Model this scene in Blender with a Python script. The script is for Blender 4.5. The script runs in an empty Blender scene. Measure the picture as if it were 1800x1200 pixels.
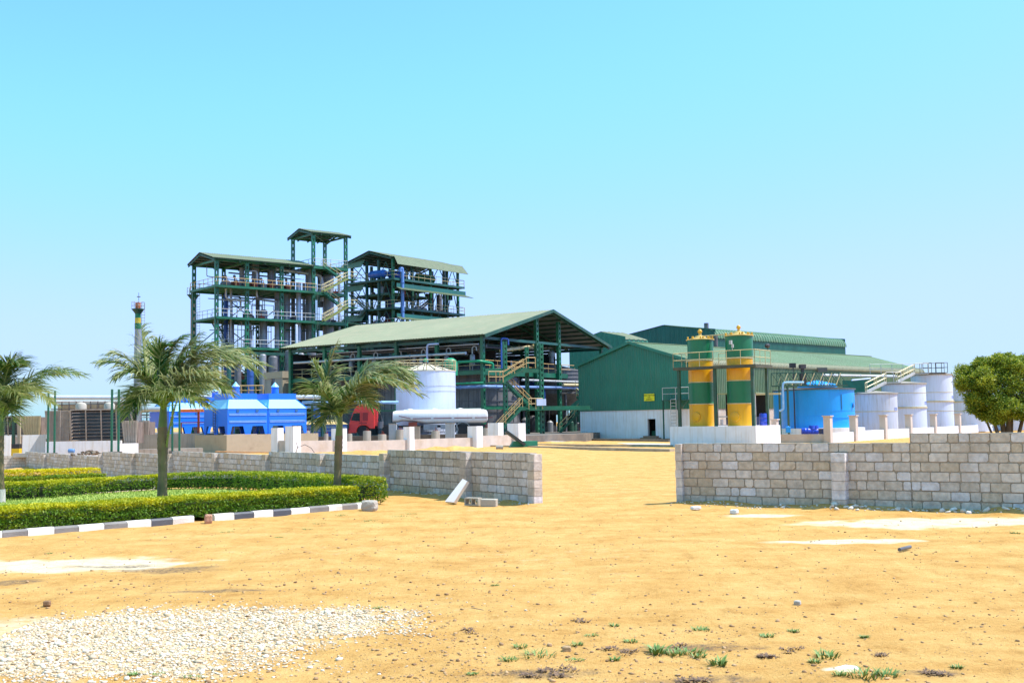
import bpy, math, random
import numpy as np
from mathutils import Vector, Matrix
R = random.Random(7)
sc = bpy.context.scene
col = sc.collection

# ------------------------------------------------------------ camera, sky, sun
FPX, HX, HY, ROLL, EYE = 2000.0, 900.0, 742.0, 0.0157, 2.05   # focal length and horizon of the lens
th = math.atan((HY - 600) / FPX)
F_ = Vector((0, math.cos(th), math.sin(th))); R0 = Vector((1, 0, 0)); U0 = Vector((0, -math.sin(th), math.cos(th)))
cr, sr = math.cos(ROLL), math.sin(ROLL)
RC = R0 * cr - U0 * sr; UC = R0 * sr + U0 * cr
cam = bpy.data.cameras.new('camera'); cam.sensor_width = 36.0; cam.lens = 36.0 * FPX / 1800.0
cam.clip_start = 0.1; cam.clip_end = 6000
camo = bpy.data.objects.new('camera', cam); col.objects.link(camo)
camo.matrix_world = Matrix(((RC.x, UC.x, -F_.x, 0), (RC.y, UC.y, -F_.y, 0), (RC.z, UC.z, -F_.z, EYE), (0, 0, 0, 1)))
sc.camera = camo
EL = math.radians(60.0); AZ = Vector((1.0, -0.01)).normalized()
SUN = Vector((AZ.x * math.cos(EL), AZ.y * math.cos(EL), math.sin(EL)))
w = bpy.data.worlds.new('World'); sc.world = w; w.use_nodes = True
nt = w.node_tree; bg = nt.nodes['Background']
sky = nt.nodes.new('ShaderNodeTexSky'); sky.sky_type = 'NISHITA'; sky.sun_disc = False
sky.sun_elevation = EL; sky.sun_rotation = math.atan2(AZ.x, AZ.y)
sky.altitude = 0; sky.air_density = 1.0; sky.dust_density = 1.2; sky.ozone_density = 1.0
sep = nt.nodes.new('ShaderNodeSeparateColor'); cmb = nt.nodes.new('ShaderNodeCombineColor'); nt.links.new(sky.outputs[0], sep.inputs[0])
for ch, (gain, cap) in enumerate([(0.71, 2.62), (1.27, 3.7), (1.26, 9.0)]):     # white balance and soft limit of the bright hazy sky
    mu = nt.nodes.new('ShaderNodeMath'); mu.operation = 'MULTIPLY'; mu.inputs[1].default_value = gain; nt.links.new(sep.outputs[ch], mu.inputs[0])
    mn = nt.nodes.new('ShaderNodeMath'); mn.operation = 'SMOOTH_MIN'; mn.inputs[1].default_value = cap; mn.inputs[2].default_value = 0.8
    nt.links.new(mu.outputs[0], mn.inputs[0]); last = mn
    last = nt.nodes.new('ShaderNodeMath'); last.operation = 'MAXIMUM'; last.inputs[1].default_value = (1.0, 3.0, 4.3)[ch]; nt.links.new(mn.outputs[0], last.inputs[0])  # floor brightens the unseen zenith, lifting the light in the shade
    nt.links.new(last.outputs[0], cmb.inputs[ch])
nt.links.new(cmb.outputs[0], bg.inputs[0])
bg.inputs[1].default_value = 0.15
sl = bpy.data.lights.new('sun', 'SUN'); sl.energy = 4.6; sl.angle = math.radians(0.55); sl.color = (1.0, 0.955, 0.85)
so = bpy.data.objects.new('sun', sl); col.objects.link(so); so.rotation_euler = SUN.to_track_quat('Z', 'Y').to_euler()
so.location = (0, 0, 60)
sc.view_settings.view_transform = 'Standard'; sc.view_settings.look = 'None'
sc.view_settings.exposure = 0.62; sc.view_settings.gamma = 1.0

# ------------------------------------------------------------ placing helpers
def ray(px, py):
    return F_ * FPX + RC * (px - 900.0) + UC * (600.0 - py)
def V(px, py, D):
    d = ray(px, py); return Vector((0, 0, EYE)) + d * (D / d.y)
def HZ(px): return HY - (px - HX) * math.tan(ROLL)
def P(px, D):
    v = V(px, HZ(px), D); return Vector((v.x, v.y))
def Z(px, py, D): return V(px, py, D).z
def hit(O, d, px, py=None):
    r = ray(px, HZ(px) if py is None else py)
    # O + t d parallel to (r.x, r.y)
    return (O[1] * r.x - O[0] * r.y) / (d[0] * r.y - d[1] * r.x)
def smooth(a, b, x):
    t = np.clip((np.asarray(x, dtype=float) - a) / (b - a), 0, 1); return t * t * (3 - 2 * t)
def terr(x, y):
    x = np.asarray(x, dtype=float); y = np.asarray(y, dtype=float)
    z = -0.75 * smooth(-3, -22, x) * smooth(24, 62, y)
    z = z - 0.12 * smooth(-1, -6, x) * smooth(28, 36, y)
    z = z + (0.22 + 0.62 * smooth(-3, -15, x)) * smooth(45, 62, y) * smooth(7, 0, x) * smooth(.2, -3.5, _front(x, y))
    return z
def _front(x, y):
    # metres in front of the left block wall's line
    a = V(950, HZ(950) + 146.0, 28.1); b = V(180, HZ(180), 66.0); dx, dy = b.x - a.x, b.y - a.y; L = math.hypot(dx, dy)
    return -((x - a.x) * dy - (y - a.y) * dx) / L
def tz(x, y): return float(terr(x, y))

# ------------------------------------------------------------ mesh builder
class MB:
    def __init__(s): s.v = []; s.f = []; s.c = None
    def add(s, vs, fs):
        b = len(s.v); s.v += [tuple(p) for p in vs]; s.f += [tuple(b + i for i in f) for f in fs]; return s
    def box(s, x0, x1, y0, y1, z0, z1):
        return s.add([(x0, y0, z0), (x1, y0, z0), (x1, y1, z0), (x0, y1, z0), (x0, y0, z1), (x1, y0, z1), (x1, y1, z1), (x0, y1, z1)],
                     [(0, 3, 2, 1), (4, 5, 6, 7), (0, 1, 5, 4), (1, 2, 6, 5), (2, 3, 7, 6), (3, 0, 4, 7)])
    def beam(s, p, q, w, h=None, up=(0, 0, 1)):
        h = h or w; p = Vector(p); q = Vector(q); d = (q - p).normalized(); up = Vector(up)
        if abs(d.dot(up)) > 0.98: up = Vector((0, 1, 0))
        a = d.cross(up).normalized() * (w / 2); b = a.cross(d).normalized() * (h / 2)
        return s.add([p - a - b, p + a - b, p + a + b, p - a + b, q - a - b, q + a - b, q + a + b, q - a + b],
                     [(0, 1, 2, 3), (7, 6, 5, 4), (0, 4, 5, 1), (1, 5, 6, 2), (2, 6, 7, 3), (3, 7, 4, 0)])
    def tube(s, pts, r, n=6, caps=True):
        pts = [Vector(p) for p in pts]; rs = r if isinstance(r, (list, tuple)) else [r] * len(pts)
        d0 = (pts[1] - pts[0]).normalized(); ref = Vector((0, 0, 1)) if abs(d0.z) < 0.9 else Vector((1, 0, 0))
        a = d0.cross(ref).normalized(); vs = []; fs = []
        for i, p in enumerate(pts):
            if i == 0: d = pts[1] - p
            elif i == len(pts) - 1: d = p - pts[i - 1]
            else: d = (pts[i + 1] - p).normalized() + (p - pts[i - 1]).normalized()
            d = d.normalized(); a = (a - d * a.dot(d)).normalized(); b = d.cross(a)
            for k in range(n):
                t = 2 * math.pi * k / n; vs.append(p + (a * math.cos(t) + b * math.sin(t)) * rs[i])
        for i in range(len(pts) - 1):
            for k in range(n):
                k2 = (k + 1) % n; fs.append((i * n + k, i * n + k2, (i + 1) * n + k2, (i + 1) * n + k))
        if caps: fs.append(tuple(range(n - 1, -1, -1))); fs.append(tuple((len(pts) - 1) * n + k for k in range(n)))
        return s.add(vs, fs)
    def lathe(s, cx, cy, prof, n=24, cap0=True, cap1=True, axis='z', z0=0):
        vs = []; fs = []
        for r, z in prof:
            for k in range(n):
                t = 2 * math.pi * k / n
                if axis == 'z': vs.append((cx + r * math.cos(t), cy + r * math.sin(t), z))
                elif axis == 'x': vs.append((z, cx + r * math.cos(t), cy + r * math.sin(t)))
                else: vs.append((cx + r * math.sin(t), z, cy + r * math.cos(t)))
        for i in range(len(prof) - 1):
            for k in range(n):
                k2 = (k + 1) % n; fs.append((i * n + k, i * n + k2, (i + 1) * n + k2, (i + 1) * n + k))
        if cap0: fs.append(tuple(range(n - 1, -1, -1)))
        if cap1: fs.append(tuple((len(prof) - 1) * n + k for k in range(n)))
        return s.add(vs, fs)
    def poly(s, pts): return s.add(pts, [tuple(range(len(pts)))])
    def prism(s, pts, d):
        pts = [Vector(p) for p in pts]; d = Vector(d); n = len(pts)
        return s.add(pts + [p + d for p in pts], [tuple(range(n - 1, -1, -1)), tuple(range(n, 2 * n))] +
                     [(i, (i + 1) % n, n + (i + 1) % n, n + i) for i in range(n)])
    def rail(s, pts, h=1.1, r=0.035, sp=1.3, n=4, mids=1):
        pts = [Vector(p) for p in pts]; up = Vector((0, 0, 1))
        for a, b in zip(pts[:-1], pts[1:]):
            L = (b - a).length; k = max(1, round(L / sp))
            for i in range(k + 1):
                p = a.lerp(b, i / k); s.tube([p, p + up * h], r, n, False)
            s.tube([a + up * h, b + up * h], r, n, False)
            for m in range(mids):
                z = h * (m + 1) / (mids + 1); s.tube([a + up * z, b + up * z], r * 0.85, n, False)
        return s
    def build(s, name, mat, parent=None, smooth=None, loc=None, attr=None):
        me = bpy.data.meshes.new(name); me.from_pydata(s.v, [], s.f); me.update()
        if smooth:
            me.polygons.foreach_set('use_smooth', [True] * len(me.polygons)); me.set_sharp_from_angle(angle=math.radians(smooth))
        if attr is not None:
            a = me.attributes.new('tone', 'FLOAT', 'FACE'); a.data.foreach_set('value', attr)
        me.materials.append(mat); o = bpy.data.objects.new(name, me); col.objects.link(o)
        if parent: o.parent = parent
        if loc is not None: o.location = loc
        return o

def npmesh(name, verts, quads, mat, parent=None, tone=None, extra=None):
    me = bpy.data.meshes.new(name); nv = len(verts); nf = len(quads); k = quads.shape[1]
    me.vertices.add(nv); me.vertices.foreach_set('co', np.asarray(verts, dtype=np.float32).ravel())
    me.loops.add(nf * k); me.loops.foreach_set('vertex_index', np.asarray(quads, dtype=np.int32).ravel())
    me.polygons.add(nf); me.polygons.foreach_set('loop_start', np.arange(nf, dtype=np.int32) * k)
    if tone is not None:
        a = me.attributes.new('tone', 'FLOAT', 'FACE'); a.data.foreach_set('value', np.asarray(tone, dtype=np.float32))
    if extra:
        for nm, arr in extra.items():
            a = me.attributes.new(nm, 'FLOAT', 'POINT'); a.data.foreach_set('value', np.asarray(arr, dtype=np.float32).ravel())
    me.update(calc_edges=True); me.validate()
    me.materials.append(mat); o = bpy.data.objects.new(name, me); col.objects.link(o)
    if parent: o.parent = parent
    return o

def thing(name, label, cat, loc=(0, 0, 0), rz=0.0, group=None):
    o = bpy.data.objects.new(name, None); o.empty_display_size = 0.3; col.objects.link(o)
    o.location = loc; o.rotation_euler = (0, 0, rz); o['label'] = label; o['category'] = cat
    if group: o['group'] = group
    return o
def tag(o, label, cat, group=None, kind=None):
    o['label'] = label; o['category'] = cat
    if group: o['group'] = group
    if kind: o['kind'] = kind
    return o
def struct(o, label=None):
    o['kind'] = 'structure'
    if label: o['label'] = label
    return o
def dup(root, loc, rz=None, label=None, group=None):
    r = root.copy(); col.objects.link(r); r.location = loc
    if rz is not None: r.rotation_euler = (0, 0, rz)
    if label: r['label'] = label
    if group: r['group'] = group
    for ch in list(root.children):
        c = ch.copy(); col.objects.link(c); c.parent = r
        for g in list(ch.children):
            d = g.copy(); col.objects.link(d); d.parent = c
    return r

# ------------------------------------------------------------ materials
MATS = {}
def mat(name, c, rough=0.6, metal=0.0, var=0.15, scale=2.0, dirt=None, dirt_amt=0.0, streak=False, bump=0.0, bscale=30.0,
        tone=0.0, tone2=None, spec=0.5, coords='Object'):
    if name in MATS: return MATS[name]
    m = bpy.data.materials.new(name); m.use_nodes = True; t = m.node_tree; n = t.nodes; l = t.links
    b = n['Principled BSDF']; b.inputs['Roughness'].default_value = rough; b.inputs['Metallic'].default_value = metal
    b.inputs['Specular IOR Level'].default_value = spec
    tc = n.new('ShaderNodeTexCoord'); g = tc.outputs[coords]
    nz = n.new('ShaderNodeTexNoise'); nz.inputs['Scale'].default_value = scale; nz.inputs['Detail'].default_value = 6
    l.new(g, nz.inputs['Vector'])
    mx = n.new('ShaderNodeMix'); mx.data_type = 'RGBA'
    lo = [x * (1 - var) for x in c]; hi = [min(1, x * (1 + var)) for x in c]
    mx.inputs[6].default_value = (*lo, 1); mx.inputs[7].default_value = (*hi, 1)
    rp = n.new('ShaderNodeMapRange'); rp.inputs[1].default_value = 0.3; rp.inputs[2].default_value = 0.7
    l.new(nz.outputs[0], rp.inputs[0]); l.new(rp.outputs[0], mx.inputs[0]); out = mx.outputs[2]
    if tone or tone2:
        at = n.new('ShaderNodeAttribute'); at.attribute_name = 'tone'
        if tone2:
            m2 = n.new('ShaderNodeMix'); m2.data_type = 'RGBA'; m2.inputs[7].default_value = (*tone2, 1)
            l.new(at.outputs['Fac'], m2.inputs[0]); l.new(out, m2.inputs[6]); out = m2.outputs[2]
        else:
            mr = n.new('ShaderNodeMapRange'); mr.inputs[3].default_value = 1 - tone; mr.inputs[4].default_value = 1 + tone
            l.new(at.outputs['Fac'], mr.inputs[0])
            vm = n.new('ShaderNodeVectorMath'); vm.operation = 'SCALE'; l.new(out, vm.inputs[0]); l.new(mr.outputs[0], vm.inputs['Scale']); out = vm.outputs[0]
    if dirt:
        mp = n.new('ShaderNodeMapping'); l.new(g, mp.inputs[0])
        mp.inputs['Scale'].default_value = (3.0, 3.0, 0.22) if streak else (1, 1, 1)
        n2 = n.new('ShaderNodeTexNoise'); n2.inputs['Scale'].default_value = 1.6 if streak else 0.8; n2.inputs['Detail'].default_value = 8
        n2.inputs['Roughness'].default_value = 0.65; l.new(mp.outputs[0], n2.inputs['Vector'])
        r2 = n.new('ShaderNodeMapRange'); r2.inputs[1].default_value = 0.48; r2.inputs[2].default_value = 0.72; r2.inputs[4].default_value = dirt_amt
        l.new(n2.outputs[0], r2.inputs[0])
        m3 = n.new('ShaderNodeMix'); m3.data_type = 'RGBA'; m3.inputs[7].default_value = (*dirt, 1)
        l.new(r2.outputs[0], m3.inputs[0]); l.new(out, m3.inputs[6]); out = m3.outputs[2]
    l.new(out, b.inputs['Base Color'])
    if bump:
        n4 = n.new('ShaderNodeTexNoise'); n4.inputs['Scale'].default_value = bscale; n4.inputs['Detail'].default_value = 5; l.new(g, n4.inputs['Vector'])
        bp = n.new('ShaderNodeBump'); bp.inputs['Strength'].default_value = bump; bp.inputs['Distance'].default_value = 0.02
        l.new(n4.outputs[0], bp.inputs['Height']); l.new(bp.outputs[0], b.inputs['Normal'])
    MATS[name] = m; return m

GRN = mat('green_steel_paint', (0.006, 0.125, 0.062), 0.45, var=0.35, scale=0.6, dirt=(0.12, 0.13, 0.08), dirt_amt=0.25)
GRN2 = mat('dull_green_steel', (0.012, 0.09, 0.075), 0.5, var=0.3, scale=0.6, dirt=(0.1, 0.1, 0.08), dirt_amt=0.3)
DKG = mat('dark_green_steel', (0.012, 0.075, 0.05), 0.5, var=0.25, dirt=(0.16, 0.14, 0.09), dirt_amt=0.3)
CLAD = mat('green_cladding', (0.016, 0.175, 0.112), 0.42, var=0.12, scale=0.5, dirt=(0.12, 0.17, 0.12), dirt_amt=0.4, streak=True)
CLADT = mat('teal_cladding', (0.010, 0.115, 0.095), 0.42, var=0.2, scale=0.3, dirt=(0.06, 0.15, 0.12), dirt_amt=0.4, streak=True)
CLADS = mat('sunlit_faded_cladding', (0.10, 0.17, 0.085), 0.5, var=0.15, scale=0.4, dirt=(0.26, 0.24, 0.14), dirt_amt=0.5, streak=True)  # khaki from fading, with sunlight on the side wall put into the colour
ROOF = mat('faded_green_roof', (0.19, 0.215, 0.125), 0.55, var=0.08, scale=0.12, dirt=(0.29, 0.26, 0.165), dirt_amt=0.7)
ROOFG = mat('pale_green_roof', (0.21, 0.29, 0.16), 0.5, var=0.12, scale=0.15, dirt=(0.25, 0.26, 0.16), dirt_amt=0.5)
TIN = mat('grey_roof_underside', (0.22, 0.22, 0.23), 0.6, var=0.15)
YEL = mat('cream_rail_paint', (0.55, 0.47, 0.26), 0.5, var=0.15, dirt=(0.25, 0.14, 0.06), dirt_amt=0.4)
OCH = mat('ochre_rail_paint', (0.52, 0.34, 0.14), 0.5, var=0.2)
LGT = mat('grey_rail_paint', (0.42, 0.43, 0.43), 0.5, var=0.15)
YGR = mat('yellow_green_stair_paint', (0.22, 0.25, 0.07), 0.5, var=0.2)
STEEL = mat('grey_vessel_steel', (0.30, 0.31, 0.33), 0.42, 0.25, var=0.2, scale=0.7, dirt=(0.12, 0.11, 0.10), dirt_amt=0.6, streak=True)
STEELD = mat('dark_vessel_steel', (0.13, 0.135, 0.15), 0.5, 0.2, var=0.25, dirt=(0.07, 0.065, 0.06), dirt_amt=0.5, streak=True)
PIPE = mat('silver_pipe', (0.45, 0.47, 0.5), 0.35, 0.5, var=0.12, dirt=(0.25, 0.2, 0.15), dirt_amt=0.3)
PIPEB = mat('blue_pipe', (0.03, 0.10, 0.42), 0.4, var=0.1)
FERM = mat('fermenter_cladding', (0.17, 0.165, 0.17), 0.6, var=0.25, scale=0.8, dirt=(0.05, 0.045, 0.04), dirt_amt=0.75, streak=True)
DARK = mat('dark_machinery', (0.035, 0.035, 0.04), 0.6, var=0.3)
RED = mat('oxide_red', (0.26, 0.045, 0.02), 0.6, var=0.2)
WHT = mat('white_tank_paint', (0.56, 0.64, 0.82), 0.45, var=0.05, scale=0.5, dirt=(0.42, 0.45, 0.50), dirt_amt=0.5, streak=True)
WHTC = mat('white_tank_stained', (0.50, 0.55, 0.66), 0.5, var=0.06, scale=0.5, dirt=(0.36, 0.34, 0.31), dirt_amt=0.75, streak=True)
LIME = mat('whitewashed_wall', (0.82, 0.82, 0.86), 0.85, var=0.05, scale=1.2, dirt=(0.58, 0.48, 0.36), dirt_amt=0.5, streak=True, bump=0.3)
LIMEB = mat('whitewash_worn', (0.56, 0.49, 0.44), 0.9, var=0.10, scale=1.5, dirt=(0.42, 0.31, 0.2), dirt_amt=0.6, bump=0.4)
CONC = mat('grey_concrete', (0.34, 0.31, 0.27), 0.9, var=0.15, scale=0.8, dirt=(0.16, 0.14, 0.12), dirt_amt=0.6, streak=True, bump=0.4)
CONCL = mat('tan_concrete', (0.42, 0.35, 0.25), 0.9, var=0.18, scale=0.8, dirt=(0.22, 0.17, 0.12), dirt_amt=0.6, bump=0.4)
CONCD = mat('dark_concrete', (0.15, 0.135, 0.12), 0.9, var=0.2, scale=0.8, dirt=(0.28, 0.2, 0.13), dirt_amt=0.4, bump=0.4)
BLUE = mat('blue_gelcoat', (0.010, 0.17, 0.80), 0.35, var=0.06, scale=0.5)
BLUEL = mat('pale_blue_roof', (0.28, 0.62, 0.90), 0.4, var=0.06, scale=0.5)  # pale blue of the hip covers and motor caps
BLUET = mat('blue_tank_paint', (0.006, 0.32, 0.85), 0.42, var=0.08, scale=0.4, dirt=(0.02, 0.22, 0.58), dirt_amt=0.4, streak=True)
DRUM = mat('blue_plastic', (0.015, 0.06, 0.5), 0.4, var=0.08)
SGRN = mat('silo_green', (0.006, 0.16, 0.065), 0.38, var=0.12, scale=0.6, dirt=(0.02, 0.11, 0.05), dirt_amt=0.4, streak=True)
SYEL = mat('silo_yellow', (0.72, 0.37, 0.003), 0.4, var=0.08, scale=0.6, dirt=(0.42, 0.22, 0.03), dirt_amt=0.45, streak=True)
TRED = mat('truck_red', (0.78, 0.045, 0.035), 0.28, var=0.06)
TWHT = mat('trailer_white', (0.78, 0.78, 0.77), 0.35, var=0.03, dirt=(0.55, 0.45, 0.3), dirt_amt=0.25, streak=True)
RUB = mat('tyre_rubber', (0.02, 0.02, 0.02), 0.8, var=0.2)
RIM = mat('dusty_rim', (0.20, 0.13, 0.08), 0.7, var=0.2)
GLS = mat('dark_glass', (0.01, 0.014, 0.018), 0.08, var=0.1)
BLK = mat('black_opening', (0.008, 0.008, 0.009), 0.9, var=0.1)
WOOD = mat('weathered_louvre', (0.17, 0.135, 0.115), 0.85, var=0.3, scale=2, dirt=(0.07, 0.055, 0.045), dirt_amt=0.5)
LOUV = mat('pale_ribbed_panel', (0.36, 0.31, 0.26), 0.85, var=0.15, scale=2, dirt=(0.2, 0.15, 0.11), dirt_amt=0.5, streak=True)
TANP = mat('tan_ribbed_panel', (0.44, 0.35, 0.20), 0.8, var=0.12, dirt=(0.25, 0.2, 0.13), dirt_amt=0.4, streak=True)
ORNG = mat('orange_paint', (0.7, 0.16, 0.03), 0.5, var=0.15)
YSIGN = mat('yellow_sign', (0.80, 0.72, 0.01), 0.5, var=0.03)
LETT = mat('dark_lettering', (0.03, 0.04, 0.02), 0.6, var=0.05)
BLETT = mat('blue_lettering', (0.08, 0.18, 0.62), 0.6, var=0.05)
# ------------------------------------------------------------ ground
def vnoise(x, y, s, seed):
    rs = np.random.RandomState(seed); N = 256; g = rs.rand(N, N)
    X = x / s; Y = y / s; xi = np.floor(X).astype(int); yi = np.floor(Y).astype(int); fx = X - xi; fy = Y - yi
    fx = fx * fx * (3 - 2 * fx); fy = fy * fy * (3 - 2 * fy)
    a = g[xi % N, yi % N]; b = g[(xi + 1) % N, yi % N]; c = g[xi % N, (yi + 1) % N]; d = g[(xi + 1) % N, (yi + 1) % N]
    return (a * (1 - fx) + b * fx) * (1 - fy) + (c * (1 - fx) + d * fx) * fy
def fbm(x, y, s, seed, o=4):
    r = 0; a = 0.5; t = 0
    for i in range(o): r = r + a * vnoise(x + 31.7 * i, y - 17.3 * i, s / 2 ** i, seed + i); t += a; a *= 0.5
    return r / t
def ax(lo, hi, flo, fhi, st, g):
    c = list(np.arange(flo, fhi, st)); a = c[0]; d = st; L = []
    while a > lo: d *= g; a -= d; L.append(a)
    b = c[-1]; d = st; H = []
    while b < hi: d *= g; b += d; H.append(b)
    return np.array(L[::-1] + c + H)
xs = ax(-2500, 2500, -11, 11.5, 0.075, 1.10); ys = ax(-30, 4500, 8.2, 30, 0.075, 1.07)
GX, GY = np.meshgrid(xs, ys)
def berm(x, y):
    # sand drifted against the foot of the two block walls
    r = 0
    for (ax_, ay_), (bx_, by_) in ((gpt(1190, 885), gpt(1990, 909)), (gpt(955, 888), tuple(P(300, 51.0)))):
        dx, dy = bx_ - ax_, by_ - ay_; L = math.hypot(dx, dy); dx /= L; dy /= L; s = (x - ax_) * dx + (y - ay_) * dy; e = np.maximum(np.maximum(-s, s - L), 0)
        dd = np.sqrt(((x - ax_) * dy - (y - ay_) * dx) ** 2 + e ** 2)
        r = r + np.exp(-(dd / .42) ** 2) * (.02 + .13 * fbm(s + 50, dd * .5, .9, 91, 3) ** 1.5)
    return r
def gpt(px, py):
    r = ray(px, py); k = -EYE / r.z; return np.array([r.x * k, r.y * k])
near = smooth(150, 60, GY)
GZ = terr(GX, GY) + berm(GX, GY) + near * ((fbm(GX, GY, 3.0, 3) - 0.5) * 0.07 + (fbm(GX, GY, 0.5, 9) - 0.5) * 0.035 + (fbm(GX, GY, 0.17, 19, 2) - 0.5) * 0.012)
def gpt(px, py):
    r = ray(px, py); k = -EYE / r.z; return np.array([r.x * k, r.y * k])
def blob(cx, cy, rx, ry, rot=0.0, soft=0.5, seed=1, wob=0.9, sc_=0.6):
    c = gpt(cx, cy); dx = GX - c[0]; dy = GY - c[1]
    d = np.sqrt((dx / rx) ** 2 + (dy / ry) ** 2) + (fbm(GX, GY, sc_, seed) - 0.5) * wob
    return smooth(1.0 + soft / 2, 1.0 - soft / 2, d)
pale = np.zeros_like(GX)
for a in [(60, 992, 2.6, 0.9, 0, .5, 21), (1640, 918, 2.6, 1.1, 0, .6, 22), (1500, 950, 1.3, .35, 0, .6, 23), (890, 893, 1.7, 1.0, 0, .8, 24),
          (1240, 895, 1.2, .8, 0, .8, 25), (1480, 1180, .14, .12, 0, .4, 26), (610, 965, 3.2, 1.0, 0, 1.1, 27), (1000, 975, 2.2, 1.2, 0, 1.2, 28),
          (1030, 860, 2.4, 3.5, 0, 1.2, 29), (1080, 1010, 1.2, .5, 0, 1.2, 30), (360, 940, 3, .9, 0, 1.2, 31), (1340, 905, .8, .5, 0, .6, 32), (760, 1075, .5, .3, 0, 1, 33)]:
    amp = 1.0 if a[5] < .7 else 0.26
    pale = np.maximum(pale, amp * blob(*a))
gravc = gpt(215, 1125)
gravel_m = blob(120, 1128, 2.75, 1.75, 0, .7, 41, .6, .7)
gravel_m = np.maximum(gravel_m, blob(560, 1095, .95, 1.0, 0, .9, 42, .8, .5)); gravel_m = np.maximum(gravel_m, blob(330, 1110, 1.5, 1.45, 0, .8, 44, .6))
pale = np.maximum(pale, gravel_m * 0.72)
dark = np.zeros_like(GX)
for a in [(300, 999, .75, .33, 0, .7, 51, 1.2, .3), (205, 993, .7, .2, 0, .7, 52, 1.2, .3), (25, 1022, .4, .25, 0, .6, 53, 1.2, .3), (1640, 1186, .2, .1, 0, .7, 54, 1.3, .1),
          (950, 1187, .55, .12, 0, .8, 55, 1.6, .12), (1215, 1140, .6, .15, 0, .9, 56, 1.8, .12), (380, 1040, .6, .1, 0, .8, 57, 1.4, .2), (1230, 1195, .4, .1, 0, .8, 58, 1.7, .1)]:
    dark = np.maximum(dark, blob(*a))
nx = len(xs); ny = len(ys)
idx = np.arange(nx * ny).reshape(ny, nx)
q = np.stack([idx[:-1, :-1], idx[:-1, 1:], idx[1:, 1:], idx[1:, :-1]], -1).reshape(-1, 4)
def ground_mat():
    m = bpy.data.materials.new('sandy_soil'); m.use_nodes = True; t = m.node_tree; n = t.nodes; l = t.links; b = n['Principled BSDF']
    b.inputs['Roughness'].default_value = 0.95; b.inputs['Specular IOR Level'].default_value = 0.15
    tc = n.new('ShaderNodeTexCoord')
    def noise(s, d=8, ro=0.6, scl=(1, 1, 1)):
        mp = n.new('ShaderNodeMapping'); mp.inputs['Scale'].default_value = scl; l.new(tc.outputs['Object'], mp.inputs[0])
        k = n.new('ShaderNodeTexNoise'); k.inputs['Scale'].default_value = s; k.inputs['Detail'].default_value = d; k.inputs['Roughness'].default_value = ro
        l.new(mp.outputs[0], k.inputs[0]); return k.outputs[0]
    def ramp(src, pts):
        r = n.new('ShaderNodeValToRGB'); e = r.color_ramp.elements
        while len(e) < len(pts): e.new(0.5)
        for i, (p, c) in enumerate(pts): e[i].position = p; e[i].color = (*c, 1)
        l.new(src, r.inputs[0]); return r.outputs[0]
    def mix(f, a, c, mode='MIX'):
        x = n.new('ShaderNodeMix'); x.data_type = 'RGBA'; x.blend_type = mode
        if isinstance(f, float): x.inputs[0].default_value = f
        else: l.new(f, x.inputs[0])
        l.new(a, x.inputs[6])
        if isinstance(c, tuple): x.inputs[7].default_value = (*c, 1)
        else: l.new(c, x.inputs[7])
        return x.outputs[2]
    base = ramp(noise(0.8, 14, 0.78, (1, 1.3, 1)), [(0.30, (0.40, 0.195, 0.050)), (0.43, (0.53, 0.295, 0.086)), (0.58, (0.62, 0.375, 0.128)), (0.78, (0.70, 0.47, 0.20))])
    fine = ramp(noise(22, 8, 0.85), [(0.30, (0.42, 0.37, 0.30)), (0.43, (0.90, 0.89, 0.86)), (0.66, (1.2, 1.2, 1.22))])
    c = mix(0.75, base, fine, 'MULTIPLY')
    spk = ramp(noise(55, 3, 0.6), [(0.30, (1, 1, 1)), (0.34, (0, 0, 0))])
    c = mix(spk, c, (0.16, 0.10, 0.055))
    trk = ramp(noise(1.6, 10, 0.8, (2.0, .6, 1)), [(0.36, (0.78, 0.72, 0.62)), (0.46, (1.02, 1.02, 1.02)), (0.64, (1.14, 1.16, 1.22))]); c = mix(0.75, c, trk, 'MULTIPLY')
    pa = n.new('ShaderNodeAttribute'); pa.attribute_name = 'pale'
    mm = n.new('ShaderNodeMath'); mm.operation = 'MULTIPLY_ADD'; l.new(pa.outputs['Fac'], mm.inputs[0]); mm.inputs[1].default_value = 1.4; mm.use_clamp = True
    ns = n.new('ShaderNodeMath'); ns.operation = 'MULTIPLY_ADD'; l.new(noise(2.6, 10, 0.8, (1, 1.5, 1)), ns.inputs[0]); ns.inputs[1].default_value = 3.4; ns.inputs[2].default_value = -2.2; l.new(ns.outputs[0], mm.inputs[2])
    c = mix(mm.outputs[0], c, (0.74, 0.62, 0.43))
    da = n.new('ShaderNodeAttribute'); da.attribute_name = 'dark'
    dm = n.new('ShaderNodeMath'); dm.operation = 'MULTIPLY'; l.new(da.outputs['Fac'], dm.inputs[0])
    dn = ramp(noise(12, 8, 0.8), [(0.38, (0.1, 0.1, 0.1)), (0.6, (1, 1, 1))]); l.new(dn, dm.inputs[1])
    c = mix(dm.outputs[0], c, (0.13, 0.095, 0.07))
    l.new(c, b.inputs['Base Color'])
    ad = n.new('ShaderNodeMath'); ad.operation = 'ADD'; l.new(noise(9, 8, 0.7), ad.inputs[0]); l.new(noise(40, 5, 0.7), ad.inputs[1])
    bp = n.new('ShaderNodeBump'); bp.inputs['Strength'].default_value = 0.7; bp.inputs['Distance'].default_value = 0.05
    l.new(ad.outputs[0], bp.inputs['Height']); l.new(bp.outputs[0], b.inputs['Normal'])
    return m
SOIL = ground_mat()
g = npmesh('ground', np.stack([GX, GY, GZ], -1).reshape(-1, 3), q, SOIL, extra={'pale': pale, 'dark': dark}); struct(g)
g.data.polygons.foreach_set('use_smooth', [True] * len(g.data.polygons))
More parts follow.
